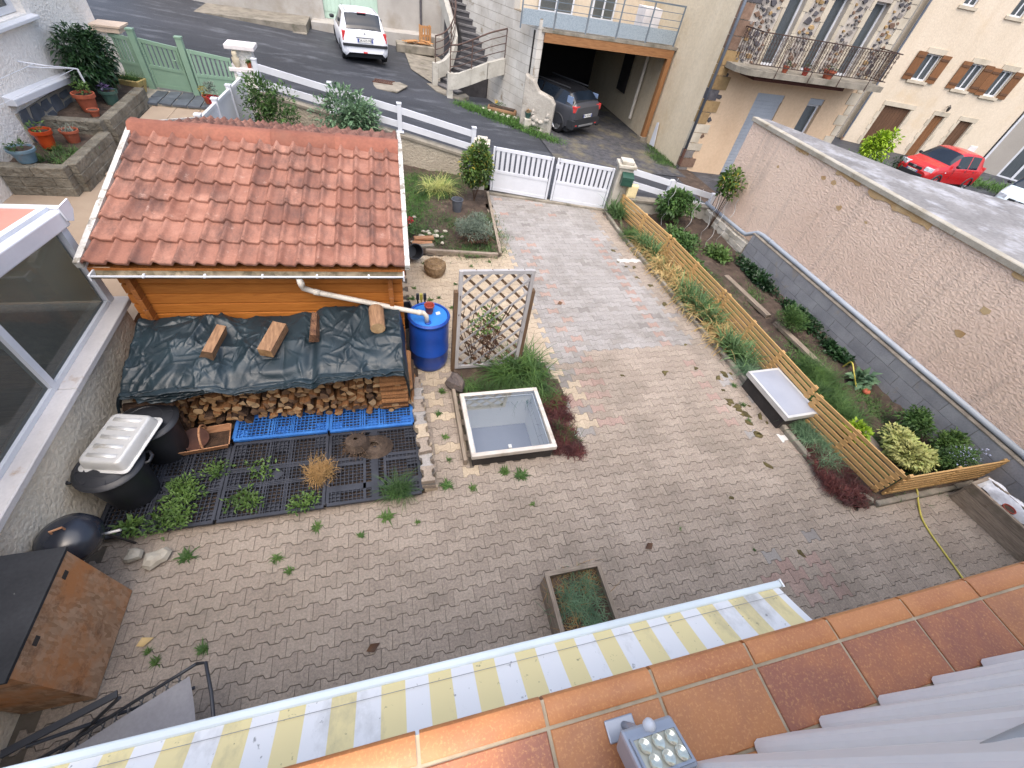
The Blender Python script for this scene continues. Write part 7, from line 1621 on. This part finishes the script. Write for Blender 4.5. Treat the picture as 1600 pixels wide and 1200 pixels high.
# ------------------------------------------------------------------ awning below the balcony
def _awning():
    s = NT('awning_fabric'); sp = s.n('ShaderNodeSeparateXYZ'); s.l(s.pos(), sp.inputs[0]); fr = s.math('FRACT', s.math('DIVIDE', s.math('ADD', sp.outputs[0], 10.023), .158))
    c = s.mix(s.ramp(fr, .495, .505), rgb(226, 225, 224), rgb(226, 210, 158)); c = s.mix(s.math('MULTIPLY', s.ramp(s.noise(3.2, 7, .65, sc3=(1.3, .8, .8)), .55, .75), .65), c, rgb(128, 126, 116)); c = s.mix(s.math('MULTIPLY', s.ramp(s.noise(38, 3, .6), .66, .72), .6), c, rgb(84, 84, 82)); s.bump(s.noise(300, 2), .15, .001)
    m = s.set(c, .85, 0, .2)
    t = thing('awning', 'half-open yellow and white striped awning below the balcony', 'awning', (-.5, .1, 2.9)); o = Vector(t.location)
    X0, X1, yf, zf = -3.0, 1.545, .262, 2.79; sl = .59; mb = MB(); P = []
    for x in np.linspace(X0, X1, 120): P.append([(x-o.x, y-o.y, zf+(yf-y)*sl-.012*math.sin((yf-y)/.36*PI)+.0025*math.sin(x*40)*math.sin((yf-y)/.36*PI)-o.z) for y in np.linspace(yf, -.10, 10)])
    mb.grid(P).build('fabric', m, t, smooth=True)
    MB().bx(X0-o.x, X1+.02-o.x, yf-.002-o.y, yf+.028-o.y, zf-.045-o.z, zf+.006-o.z).build('front_bar', mat('bar_white', rgb(226, 236, 238), None, 3, .3, isl=0, fine=.02, spec=.5), t, bevel=.008)
    MB().bx(X1+.0205-o.x, X1+.028-o.x, yf-.004-o.y, yf+.03-o.y, zf-.047-o.z, zf+.008-o.z).build('end_cap', M_bwhite, t)
    MB().bar((X0-o.x, yf-.03-o.y, zf+.0205-o.z), (X1-o.x, yf-.03-o.y, zf+.0205-o.z), .0015, .0015).build('seam', M_grey, t)
    MB().tube([(X0-o.x, -.11-o.y, 3.02-o.z), (X1-o.x, -.11-o.y, 3.02-o.z)], .045, 12).build('roller', M_bwhite, t, smooth=True)
    for x in (X0+.6, X1-.25): MB().bar((x-o.x, -.1-o.y, 2.92-o.z), (x-o.x, yf-.02-o.y, zf-.03-o.z), .03, .04).build('arm', M_bwhite, t)
    h = thing('own_house', 'cream rendered ground floor wall under the balcony', 'house', (1.5, -.2, 0)); MB().bx(-4.5, 7.0, -.2, .03, -.1, 3.40).build('wall', M_crepi, h)
_awning()
# ================================================================== PLANTS
M_yel = leafmat('leaf_yellowing', rgb(74, 104, 48), rgb(104, 126, 56), yellow=rgb(176, 160, 66), yfrac=.12); M_lav = leafmat('leaf_greygreen', rgb(112, 128, 112), rgb(140, 152, 136)); M_dry = leafmat('leaf_dry', rgb(190, 160, 104), rgb(212, 188, 136)); M_red = leafmat('sedum_red', rgb(86, 48, 48), rgb(116, 66, 60)); M_iris = leafmat('iris_leaf', rgb(92, 124, 78), rgb(122, 152, 98)); M_var = leafmat('variegated', rgb(196, 196, 124), rgb(150, 168, 92)); M_lime = leafmat('leaf_lime', rgb(140, 176, 40), rgb(176, 200, 60)); M_brn = leafmat('leaf_brown', rgb(92, 66, 52), rgb(128, 96, 70)); M_petr = leafmat('petal_red', rgb(190, 40, 50), rgb(214, 70, 76)); M_petb = leafmat('petal_blue', rgb(176, 184, 220), rgb(206, 210, 232))
def plant(name, label, loc, cat='plant', group=None): return thing(name, label, cat, loc, 0, group)
def stems(t, n, h, spread, r=.008, m=None):
    for i in range(n):
        a = random.random()*2*PI; q = spread*random.uniform(.4, 1); MB().tube([(0, 0, 0), (q*.5*math.cos(a), q*.5*math.sin(a), h*.55), (q*math.cos(a), q*math.sin(a), h)], [r, r*.8, r*.4], 5).build('stem', m or M_bark, t)
def shrub(name, label, loc, size, n, L, W, m, cz=None, lumps=10, st=5, cat='shrub', group=None, up=.2, jit=.6):
    t = plant(name, label, loc, cat, group); cz = size[2] if cz is None else cz
    if st: stems(t, st, cz, size[0]*.6)
    bush('foliage', m, (0, 0, cz), size, n, L, W, lumps, up, parent=t, zmin=.01, jit=jit); return t
# --- bed beside the white gate and behind the shed
t = shrub('ornamental_shrub', 'tall shrub with yellowing leaves beside the white gate', (2.02, 9.95, .04), (.42, .40, .62), 2600, .085, .05, M_yel, .80, 12, 6)
t = shrub('santolina', 'rounded grey-green santolina bush at the bed corner', (1.72, 8.15, .03), (.46, .42, .24), 4200, .055, .014, M_lav, .30, 16, 6, up=.5)
bush('dry_foliage', M_brn, (0.05, -.22, .14), (.42, .22, .12), 700, .05, .01, 6, .3, parent=t, zmin=.01)
t = plant('variegated_grass', 'clump of striped arching grass in the bed behind the shed', (1.18, 10.35, .04)); tuft('blades', M_var, [(0, 0, 0), (.15, .1, 0), (-.12, .1, 0)], 420, .55, .016, .08, (.2, 1.0), (.4, 1.3), t); tuft('blades', M_mgreen, [(.1, -.2, 0), (-.3, -.1, 0)], 300, .35, .014, .1, (.2, 1.0), (.4, 1.3), t)
shrub('leafy_shrub', 'upright bay-like shrub showing over the shed ridge', (-2.40, 12.05, .04), (.70, .5, .80), 2200, .10, .04, M_mgreen, .95, 12, 7)
t = shrub('fig_bush', 'spreading blue-green shrub behind the shed by the front wall', (-.72, 11.75, .04), (.80, .50, .72), 2600, .13, .05, M_blueg, .98, 12, 6); bush('dry_twigs', M_brn, (-.55, .1, 1.1), (.3, .2, .35), 160, .05, .015, 5, .4, parent=t)
def grass_patch(name, label, poly_pts, n, L, mt=None, W=.008, z=.05, spread=.25):
    V, F = blades(np.array(poly_pts)[RNG.integers(0, len(poly_pts), n)]+np.stack([RNG.normal(0, spread, n), RNG.normal(0, spread, n), np.zeros(n)], 1), RNG.uniform(0, 2*PI, n), RNG.uniform(.1, .9, n), L*RNG.uniform(.5, 1.2, n), W*RNG.uniform(.7, 1.2, n), RNG.uniform(.2, 1.1, n), 3)
    o = npmesh(name, V, F, mt or M_grass); tag(o, label, 'grass', None, 'stuff'); return o
grass_patch('lawn_grass', 'small patch of lawn between the shed and the front wall', [(.5, 9.3, .04), (.8, 9.9, .04), (.55, 10.4, .04), (1.0, 10.6, .04), (.7, 11, .04), (1.5, 10.9, .04)], 9000, .09)
grass_patch('bed_weeds', 'low weeds along the edge of the bed beside the paving', [(2.0, 7.75, .04), (1.5, 7.7, .04), (2.1, 8.3, .04), (.9, 8.2, .04), (2.1, 9, .04), (.5, 8.6, .04), (1.3, 8.9, .04)], 3600, .10, M_mgreen, .010, spread=.18)
t = plant('rose_bush', 'low red-flowered plant at the shed wall', (.28, 8.3, .04)); bush('foliage', M_mgreen, (0, 0, .16), (.2, .28, .16), 420, .06, .03, 7, parent=t, zmin=.01); bush('flowers', M_petr, (.1, .05, .3), (.14, .2, .04), 36, .04, .04, 4, parent=t)
for i, (x, y) in enumerate(((.62, 7.95), (.66, 8.06), (.64, 7.84))): tag(MB().cbox(-.2, .2, -.05, .05, 0, .05, .008).build('edging_brick', M_bask if i < 2 else M_conc, loc=(x, y, .04+.052*(i if i < 2 else 0)), rz=R(4*i)), ['tan slab lying lowest by the black pot', 'tan slab stacked on the lower one by the black pot', 'grey slab beside the two tan slabs'][i], 'brick', 'slabs beside the black pot')
board('old timber edging in front of the santolina bed', (.66, 7.66, .05), (2.1, 7.5, .05), .07, .10, M_grey2)
board('timber edging between the bed and the driveway paving', (2.16, 7.55, .05), (2.44, 10.4, .05), .06, .08, M_oldwood)
def _yard_bits():
    t = thing('bucket', 'empty dark grey plastic bucket in the bed', 'bucket', (1.52, 9.35, .05)); m = mat('bucket_grey', rgb(92, 96, 104), rgb(80, 84, 92), 3, .5, isl=0); MB().lathe([(0, 0), (.09, 0), (.125, .28), (.135, .285), (.135, .30), (.12, .30), (.115, .27), (.085, .02), (0, .02)], 20).build('body', m, t, smooth=True, angle=40); MB().tube([(.13*math.cos(q), .02, .28+.05*math.sin(q)) for q in np.linspace(0, PI, 9)], .004, 5).build('handle', M_tube, t)
    t = thing('plant_pot', 'black plastic pot lying on its side by the shed corner', 'pot', (.37, 7.55, .12)); t.rotation_euler = (R(62), 0, R(20)); MB().lathe([(0, 0), (.105, 0), (.14, .22), (.15, .222), (.15, .25), (.135, .25), (.1, .015), (0, .015)], 20).build('body', M_bin, t, smooth=True, angle=40)
    t = thing('root_ball', 'dry pot-shaped root ball lying on the beige pavers', 'plant waste', (.77, 6.98, 0)); mb = MB().lathe([(0, 0), (.17, .0), (.2, .1), (.19, .2), (.12, .25), (0, .26)], 16); mb.v = [(x*(1+.1*math.sin(9*y+4*z)), y*(1+.1*math.cos(8*x)), z) for x, y, z in mb.v]; mb.build('clod', mat('root_clod', rgb(158, 134, 104), rgb(112, 90, 66), 14, .95, .9, 60, .02, isl=0, fine=.3), t)
    n = 320; P = _rand_dirs(n)*np.array([.19, .19, .13])+np.array([0, 0, .15]); V, F = blades(P, RNG.uniform(0, 2*PI, n), RNG.uniform(.3, 1.8, n), .12*RNG.uniform(.4, 1.2, n), .005, RNG.uniform(0, 1.2, n), 3); npmesh('dry_roots', V, F, M_straw, t)
    t = thing('garden_fork_handles', 'black and yellow tool handles standing behind the barrel', 'tools', (.36, 5.02, 0))
    for x, m in ((-.05, M_tube), (.0, M_hose), (.05, M_tube)): MB().tube([(x, 0, 0), (x, .01, .92)], .014, 6).build('handle', m, t); MB().bx(x-.02, x+.02, -.015, .02, .86, .95).build('grip', m, t)
    t = thing('plastic_crate', 'black plastic crate corner between shed and barrel', 'crate', (.14, 5.0, .45), R(10)); MB().bx(-.09, .09, -.12, -.1, 0, .3).bx(-.09, .09, .1, .12, 0, .3).bx(.07, .09, -.1, .1, 0, .3).build('side', M_black, t); MB().bx(-.09, .09, -.12, .12, 0, .01).build('bottom', M_black, t)
    tag(MB().bx(-.15, .2, -.15, .15, 0, .45).build('support_block', M_block, loc=(.16, 5.02, 0)), 'concrete block carrying the crate behind the barrel', 'block')
_yard_bits()
rs = random.Random(12)
for i in range(26): rock('pebble', 'small pale pebble among others along the shed side bed', (rs.uniform(.18, .55) if i < 16 else rs.uniform(.6, 1.2), rs.uniform(7.9, 9.6) if i < 16 else rs.uniform(7.8, 8.5), .05), (rs.uniform(.03, .07), rs.uniform(.03, .06), rs.uniform(.03, .05)), rs.random()*3, bpy.data.materials['pale_stone'], 'stone', 'pebbles scattered beside the shed')
# --- trellis climber, tufts and sedum round the skylight
t = plant('climbing_plant', 'sparse brownish climber growing up the lattice trellis', (1.15, 4.42, .02)); 
for k in range(8): a = random.uniform(-.35, .35); MB().tube([p for p in spline([(a*.3, 0, 0), (a*.6, -.04, .4), (a, .0, .8), (a*1.2+.05, -.05, 1.2+random.uniform(-.2, .2))], 4)], .006, 4).build('stem', M_bark, t)
bush('leaves', M_brn, (-.02, -.05, .55), (.30, .09, .45), 420, .05, .025, 9, .2, parent=t); bush('leaves', M_lgreen, (.05, -.06, .95), (.32, .09, .35), 240, .05, .028, 8, .2, parent=t)
t = plant('grass_clump', 'big clump of long arching green leaves at the trellis foot', (1.72, 4.22, .02)); tuft('blades', M_mgreen, [(0, 0, 0), (.15, .1, 0), (-.2, -.05, 0), (.22, -.12, 0)], 620, .55, .016, .07, (.1, 1.0), (.4, 1.5), t); tuft('blades', M_lgreen, [(.1, .1, 0), (-.1, 0, 0)], 200, .6, .014, .08, (.1, .9), (.3, 1.4), t)
t = plant('trailing_grass', 'low trailing grass behind the square skylight', (1.3, 3.95, .02)); tuft('blades', M_mgreen, [(-.3, .05, 0), (0, 0, 0), (.3, .0, 0), (.6, -.1, 0), (.72, -.25, 0)], 900, .26, .008, .10, (.3, 1.4), (.2, 1.0), t)
t = plant('sedum_mat', 'dark red sedum mat along the right side of the square skylight', (2.08, 3.2, .02)); P = [(random.uniform(-.15, .18), random.uniform(-.46, .52), 0) for _ in range(50)]; tuft('stems', M_red, P, 4200, .11, .009, .05, (.1, 1.2), (.2, 1.1), t); tuft('green_tips', M_mgreen, [(.05, .45, 0), (-.05, .5, 0), (0, -.1, 0), (.08, -.25, 0)], 360, .16, .007, .07, (.1, 1.2), (.2, 1.0), t)['kind'] = 'stuff'
t = plant('sedum_mat', 'dark red sedum mat at the near corner of the slatted fence', (5.82, 1.78, .06)); P = [(random.uniform(-.16, .16)+.15*(-k/30), random.uniform(-.35, .42), 0) for k in range(40)]; tuft('stems', M_red, P, 3600, .13, .010, .06, (.1, 1.2), (.2, 1.1), t)
# --- iris and daylily clumps between kerb and fence
IR = [(5.50, 9.2, .5, 'iris', 'green iris clump at the stone gate post'), (5.58, 8.35, .32, 'low', 'low grassy clump second from the gate post'), (5.62, 7.75, .42, 'mix', 'half-dried iris clump beside the short white pavers'), (5.66, 7.05, .42, 'dry', 'straw-coloured daylily clump before the middle of the fence'), (5.70, 6.45, .46, 'dry', 'large dried daylily clump spilling over the kerb'), (5.70, 5.85, .46, 'mix', 'yellow and green daylily clump in the middle of the fence'), (5.72, 5.3, .44, 'mix', 'drooping daylily clump past the fence middle'), (5.74, 4.75, .40, 'dry', 'dry daylily clump nearest the white dome light'), (5.76, 4.25, .42, 'iris', 'green iris clump with one yellow leaf fan by the dome light')]
for x, y, h, kind, lb in IR:
    t = plant('iris_clump' if kind == 'iris' else 'daylily_clump', lb, (x, y, .05), 'plant', 'clumps planted between kerb and slatted fence'); base = [(random.uniform(-.10, .10), random.uniform(-.28, .28), 0) for _ in range(6)]
    if kind in ('iris', 'mix'): tuft('green_blades', M_iris, base, 200 if kind == 'mix' else 260, h*1.1, .030, .05, (.05, .7), (.1, .9), t)
    if kind in ('dry', 'mix'): tuft('dry_blades', M_dry, base, 420 if kind == 'dry' else 300, h*1.1, .024, .07, (.2, 1.2), (.6, 1.9), t); tuft('green_blades', M_iris, base, 60, h, .018, .06, (.1, .9), (.4, 1.4), t)
    if kind == 'low': tuft('blades', M_mgreen, base, 700, .28, .010, .10, (.1, 1.1), (.4, 1.3), t)
    tuft('litter', M_brn, base, 140, .14, .014, .12, (1.0, 1.6), (.0, .5), t)
for x, y, lb in ((5.80, 2.62, 'green grass tuft below the dome light'), (5.80, 2.2, 'green grass tuft beside the near sedum mat'), (5.70, 3.85, 'green grass tuft between dome light and iris')):
    t = plant('grass_tuft', lb, (x, y, .05), 'plant', 'grass tufts along the kerb'); tuft('blades', M_blueg, [(random.uniform(-.12, .12), random.uniform(-.2, .2), 0) for _ in range(5)], 620, .26, .009, .06, (.1, 1.0), (.4, 1.4), t)
# --- vegetable bed
shrub('hydrangea', 'round leafy hydrangea behind the letter box post', (6.95, 9.0, .06), (.55, .42, .40), 1500, .11, .07, M_mgreen, .44, 12, 6)
t = shrub('fig_sapling', 'tall thin sapling with sparse leaves at the big wall', (7.95, 8.75, .06), (.36, .34, .5), 420, .12, .07, M_yel, 1.15, 9, 7)
def spiral(x, y, k):
    t = thing('plant_spiral', 'galvanised spiral plant stake, number %s from the gate' % ['one', 'two', 'three', 'four', 'five'][k], 'plant stake', (x, y, .06), 0, 'spiral stakes in the vegetable bed'); MB().tube([(.03*math.cos(z*14), .03*math.sin(z*14), z) for z in np.linspace(0, 1.15, 60)], .005, 5).build('wire', M_alu, t, smooth=True)
for k, (x, y) in enumerate(((6.6, 8.9), (6.95, 8.35), (7.35, 8.2), (7.2, 7.75), (7.6, 7.9))): spiral(x, y, k)
VEG = [('lettuce', 'bright green leafy vegetables in the bed at the block wall end', (7.4, 7.5), (.38, .42, .10), 620, .11, .06, M_lgreen), ('potato_plant', 'mixed leafy plants between the spiral stakes', (6.75, 8.0), (.48, .75, .15), 1000, .10, .05, M_mgreen), ('leafy_weed', 'leafy plants behind the first fence panel', (6.40, 7.0), (.28, .8, .13), 700, .09, .05, M_mgreen), ('strawberry_row', 'dark strawberry row along the far part of the block wall', (7.82, 6.55), (.24, .95, .11), 1300, .08, .055, M_dgreen), ('strawberry_row', 'dark strawberry row along the middle of the block wall', (7.84, 5.05), (.24, .75, .11), 1100, .08, .055, M_dgreen), ('strawberry_row', 'dark strawberry row before the squash plant', (7.84, 4.1), (.2, .5, .09), 620, .08, .05, M_dgreen), ('squash_plant', 'squash plant with broad pale leaves by the block wall', (7.72, 3.35), (.22, .24, .09), 70, .17, .14, M_blueg), ('low_herbs', 'low herbs behind the white dome light', (6.6, 3.9), (.25, .5, .06), 420, .06, .03, M_mgreen)]
for nm, lb, (x, y), sz, n, L, W, m in VEG:
    t = plant(nm, lb, (x, y, .06)); bush('foliage', m, (0, 0, sz[2]*.7), sz, n, L, W, 14, .5, parent=t, zmin=.01, jit=.8, shell=.2)
shrub('rosemary_bush', 'feathery green bush in the middle of the vegetable bed', (7.30, 4.85, .06), (.30, .32, .22), 2600, .06, .012, M_mgreen, .24, 12, 4, up=.7)
for x, y, lb in ((7.0, 3.55, 'big lush grass clump in the bed, the farther one'), (6.75, 2.95, 'big lush grass clump in the bed, the nearer one')):
    t = plant('grass_clump', lb, (x, y, .06), 'plant', 'lush grass clumps in the vegetable bed'); tuft('blades', M_mgreen, [(random.uniform(-.18, .18), random.uniform(-.3, .3), 0) for _ in range(8)], 1900, .36, .008, .08, (.1, 1.0), (.4, 1.4), t)
pk = thing('pumpkin', 'small orange pumpkin on the soil under the squash leaves', 'pumpkin', (7.62, 3.12, .07)); MB().lathe([(0, .0), (.045, .005), (.062, .04), (.045, .075), (.01, .075)], 14).build('fruit', M_terra, pk, smooth=True); MB().tube([(0, 0, .07), (.01, 0, .1)], .008, 5).build('stalk', M_mgreen, pk)
shrub('variegated_shrub', 'pale yellow variegated shrub in the near end of the bed', (6.98, 1.90, .06), (.42, .40, .20), 2100, .075, .04, M_var, .24, 12, 4)
shrub('golden_shrub', 'yellow-green leafy shrub behind the nearest fence panel', (6.42, 2.3, .06), (.18, .24, .18), 520, .07, .045, M_lime, .22, 8, 3)
shrub('box_shrub', 'dense green rounded shrub near the block wall end', (7.62, 2.35, .06), (.30, .28, .24), 1500, .06, .035, M_mgreen, .28, 10, 4)
shrub('box_shrub', 'brighter green shrub beside the blue asters', (7.78, 1.85, .06), (.30, .26, .22), 1300, .06, .035, M_lgreen, .26, 10, 4)
t = shrub('aster_clump', 'aster clump with pale blue flowers at the end fence', (7.62, 1.62, .06), (.42, .20, .26), 2000, .06, .014, M_mgreen, .30, 12, 4); bush('flowers', M_petb, (0, 0, .42), (.42, .18, .16), 150, .022, .02, 8, .6, parent=t)
grass_patch('bed_weeds', 'low weeds and moss over the near half of the vegetable bed', [(6.9, 2.5, .06), (7.2, 2.2, .06), (6.6, 3.4, .06), (7.1, 1.8, .06), (6.6, 1.8, .06), (7.5, 2.9, .06), (6.4, 4.6, .06), (7.2, 4.2, .06), (6.5, 5.6, .06), (7.3, 6, .06), (6.6, 6.6, .06), (6.9, 2.2, .06), (7.3, 2.5, .06), (6.5, 2.6, .06)], 9000, .08, M_mgreen, .010, spread=.2)
for i, (p, q, lb) in enumerate((((7.05, 6.6, .09), (7.15, 5.2, .09), 'grey path board in the bed, farthest one'), ((7.18, 5.0, .09), (7.25, 3.6, .09), 'grey path board in the middle of the bed'), ((6.85, 2.6, .09), (6.75, 1.6, .09), 'grey path board at the near end of the bed'))): board(lb, p, q, .12, .06, M_oldwood, 'path_board', 'board', 'boards laid along the bed')
# --- weeds on pallets and in the paving joints
def weed(label, x, y, z, r, n, m=None, L=.07):
    t = plant('weed', label, (x, y, z), 'weed', 'weeds growing on the pallets'); bush('leaves', m or M_lgreen, (0, 0, r*.15), (r*1.1, r*.85, r*.16), n, L, L*.42, 9, .7, parent=t, zmin=.005, jit=.8, shell=.1)
weed('leafy weeds along the near edge of the dustbin pallet', -2.38, 2.52, .09, .28, 420, L=.05); weed('patch of leafy weeds in front of the nearer dustbin', -2.28, 2.80, .09, .26, 380, L=.055); weed('weeds between the dustbin pallet and the middle pallet', -2.08, 3.0, .09, .22, 170, L=.045); weed('weeds at the near left corner of the middle pallet', -1.74, 2.56, .09, .24, 260, L=.05); weed('sparse weeds in the grid of the middle pallet', -1.6, 2.98, .08, .22, 110, L=.05); weed('weeds at the near right corner of the middle pallet', -1.15, 2.5, .09, .2, 190, L=.05); weed('low weeds beside the barbecue on the pallet corner', -2.7, 2.46, .09, .16, 80)
t = plant('grass_tuft', 'dark green grass tuft hanging over the cross-braced pallet', (-.16, 2.47, .10)); tuft('blades', M_mgreen, [(0, 0, 0), (.06, .02, 0)], 260, .24, .008, .05, (.3, 1.4), (.2, 1.0), t)
JW = [(-2.18, 2.12, .09), (-1.35, 1.95, .06), (-1.22, 1.8, .06), (-.55, 2.05, .05), (-1.0, 2.22, .07), (-.28, 2.22, .09), (.42, 2.5, .09), (.72, 2.42, .06), (1.15, 2.58, .08), (1.35, 2.5, .10), (.05, 2.1, .04), (1.4, 2.1, .04), (-1.85, 1.25, .06), (-2.2, 1.22, .05), (-2.28, 1.32, .04), (3.1, 1.5, .03), (3.9, 1.1, .03), (.5, 3.2, .06), (.45, 3.6, .06), (.55, 4.0, .07), (.5, 2.85, .05), (.3, 6.2, .07), (.4, 6.0, .06), (.6, 6.15, .06), (.75, 6.2, .05), (.25, 5.8, .08), (.95, 5.9, .06), (.7, 5.6, .05), (.35, 6.5, .05), (1.1, 6.6, .05), (1.3, 6.9, .05), (.9, 5.3, .06), (1.2, 5.2, .05), (.6, 7.3, .06), (1.5, 7.2, .05), (5.2, 3.2, .06), (5.3, 3.6, .06), (5.1, 2.9, .05), (1.9, 7.35, .05)]
GP = 'weeds in the paving joints'
for i, (x, y, r) in enumerate(JW):
    t = thing('paving_weed', 'small green weed rosette growing in a paving joint', 'weed', (x, y, 0), random.random()*6, GP); tuft('leaves', M_lgreen if i % 3 else M_mgreen, [(0, 0, .0)], int(26+r*260), r*1.15, r*.22, r*.22, (.5, 1.35), (.1, .7), t, 3)
# moss crusts, fallen leaves
M_moss = mat('moss', rgb(104, 96, 58), rgb(84, 74, 52), 20, .98, .9, 80, .02, isl=.2, fine=.3)
for i in range(34):
    x, y = (rs.uniform(4.95, 5.5), rs.uniform(2.6, 3.9)) if i < 17 else (rs.uniform(4.7, 5.35), rs.uniform(6.2, 7.9)) if i < 26 else (rs.uniform(3.0, 5.4), rs.uniform(.8, 6)); r_ = rs.uniform(.025, .08); k = 9
    P = [(r_*1.4*rs.uniform(.3, 1.2)*math.cos(2*PI*q/k), r_*.9*rs.uniform(.3, 1.2)*math.sin(2*PI*q/k)) for q in range(k)]
    mb = MB(); mb.add([(a, b, 0) for a, b in P]+[(a*.6, b*.6, .012) for a, b in P], [(q, (q+1) % k, k+(q+1) % k, k+q) for q in range(k)]+[tuple(range(k, 2*k))]); tag(mb.build('moss_patch', M_moss, loc=(x, y, .001), rz=rs.random()*6), 'small olive-brown moss crust on the paving', 'moss', 'moss crusts on the driveway')
for i, (x, y, lb) in enumerate(((-2.38, 1.38, 'curled yellow leaf beside the OSB box'), (2.55, 1.35, 'brown leaf on the open paving'), (2.9, 5.9, 'brown leaf on the grey pavers by the trellis'), (-.5, .95, 'dark scrap of leaf near the awning'))):
    V, F = leaves(np.array([[0, 0, .012]]), np.array([[.9, .3, .1]])/np.linalg.norm([.9, .3, .1]), .13, .08, .1); o = npmesh('fallen_leaf', V, F, M_dry if i == 0 else M_brn); o.location = (x, y, 0); tag(o, lb, 'leaf', 'leaves fallen on the paving')
# --- verge grass across the road and the far bush
grass_patch('verge_grass', 'grass verge along the road below the stairs and garage', [(2.8+.22*k, 16.9-.2*k, road_z(2.8+.22*k, 16.9-.2*k)+.01) for k in range(13)]+[(3.4+.2*k, 16.6-.16*k, road_z(3.4, 16.5)+.01) for k in range(9)], 5200, .16, None, .018, spread=.17)
grass_patch('verge_grass', 'weedy strip at the foot of the beige house flank', [(9.55, 15.2-.2*k, road_z(9.5, 14)+.02) for k in range(9)]+[(9.2, 14.4-.15*k, road_z(9.2, 14)+.02) for k in range(6)], 1500, .12, M_mgreen, .016, spread=.14)
grass_patch('verge_grass', 'rough grass bank beyond the red car', [(28+.5*k, 17.5-.3*k, -1.1) for k in range(10)]+[(24, 18, -1.0), (23, 18.4, -1), (25, 18, -1.1)], 2600, .35, None, .03, spread=.5)
shrub('lime_bush', 'bright yellow-green bush before the cream house', (22.4, 17.0, -.85), (.85, .7, .75), 1500, .16, .10, M_lime, .95, 10, 4)
shrub('conifer_bush', 'small dark green bush between the lime bush and the red car', (23.6, 16.3, -.9), (.5, .4, .45), 700, .12, .03, M_dgreen, .5, 8, 3)
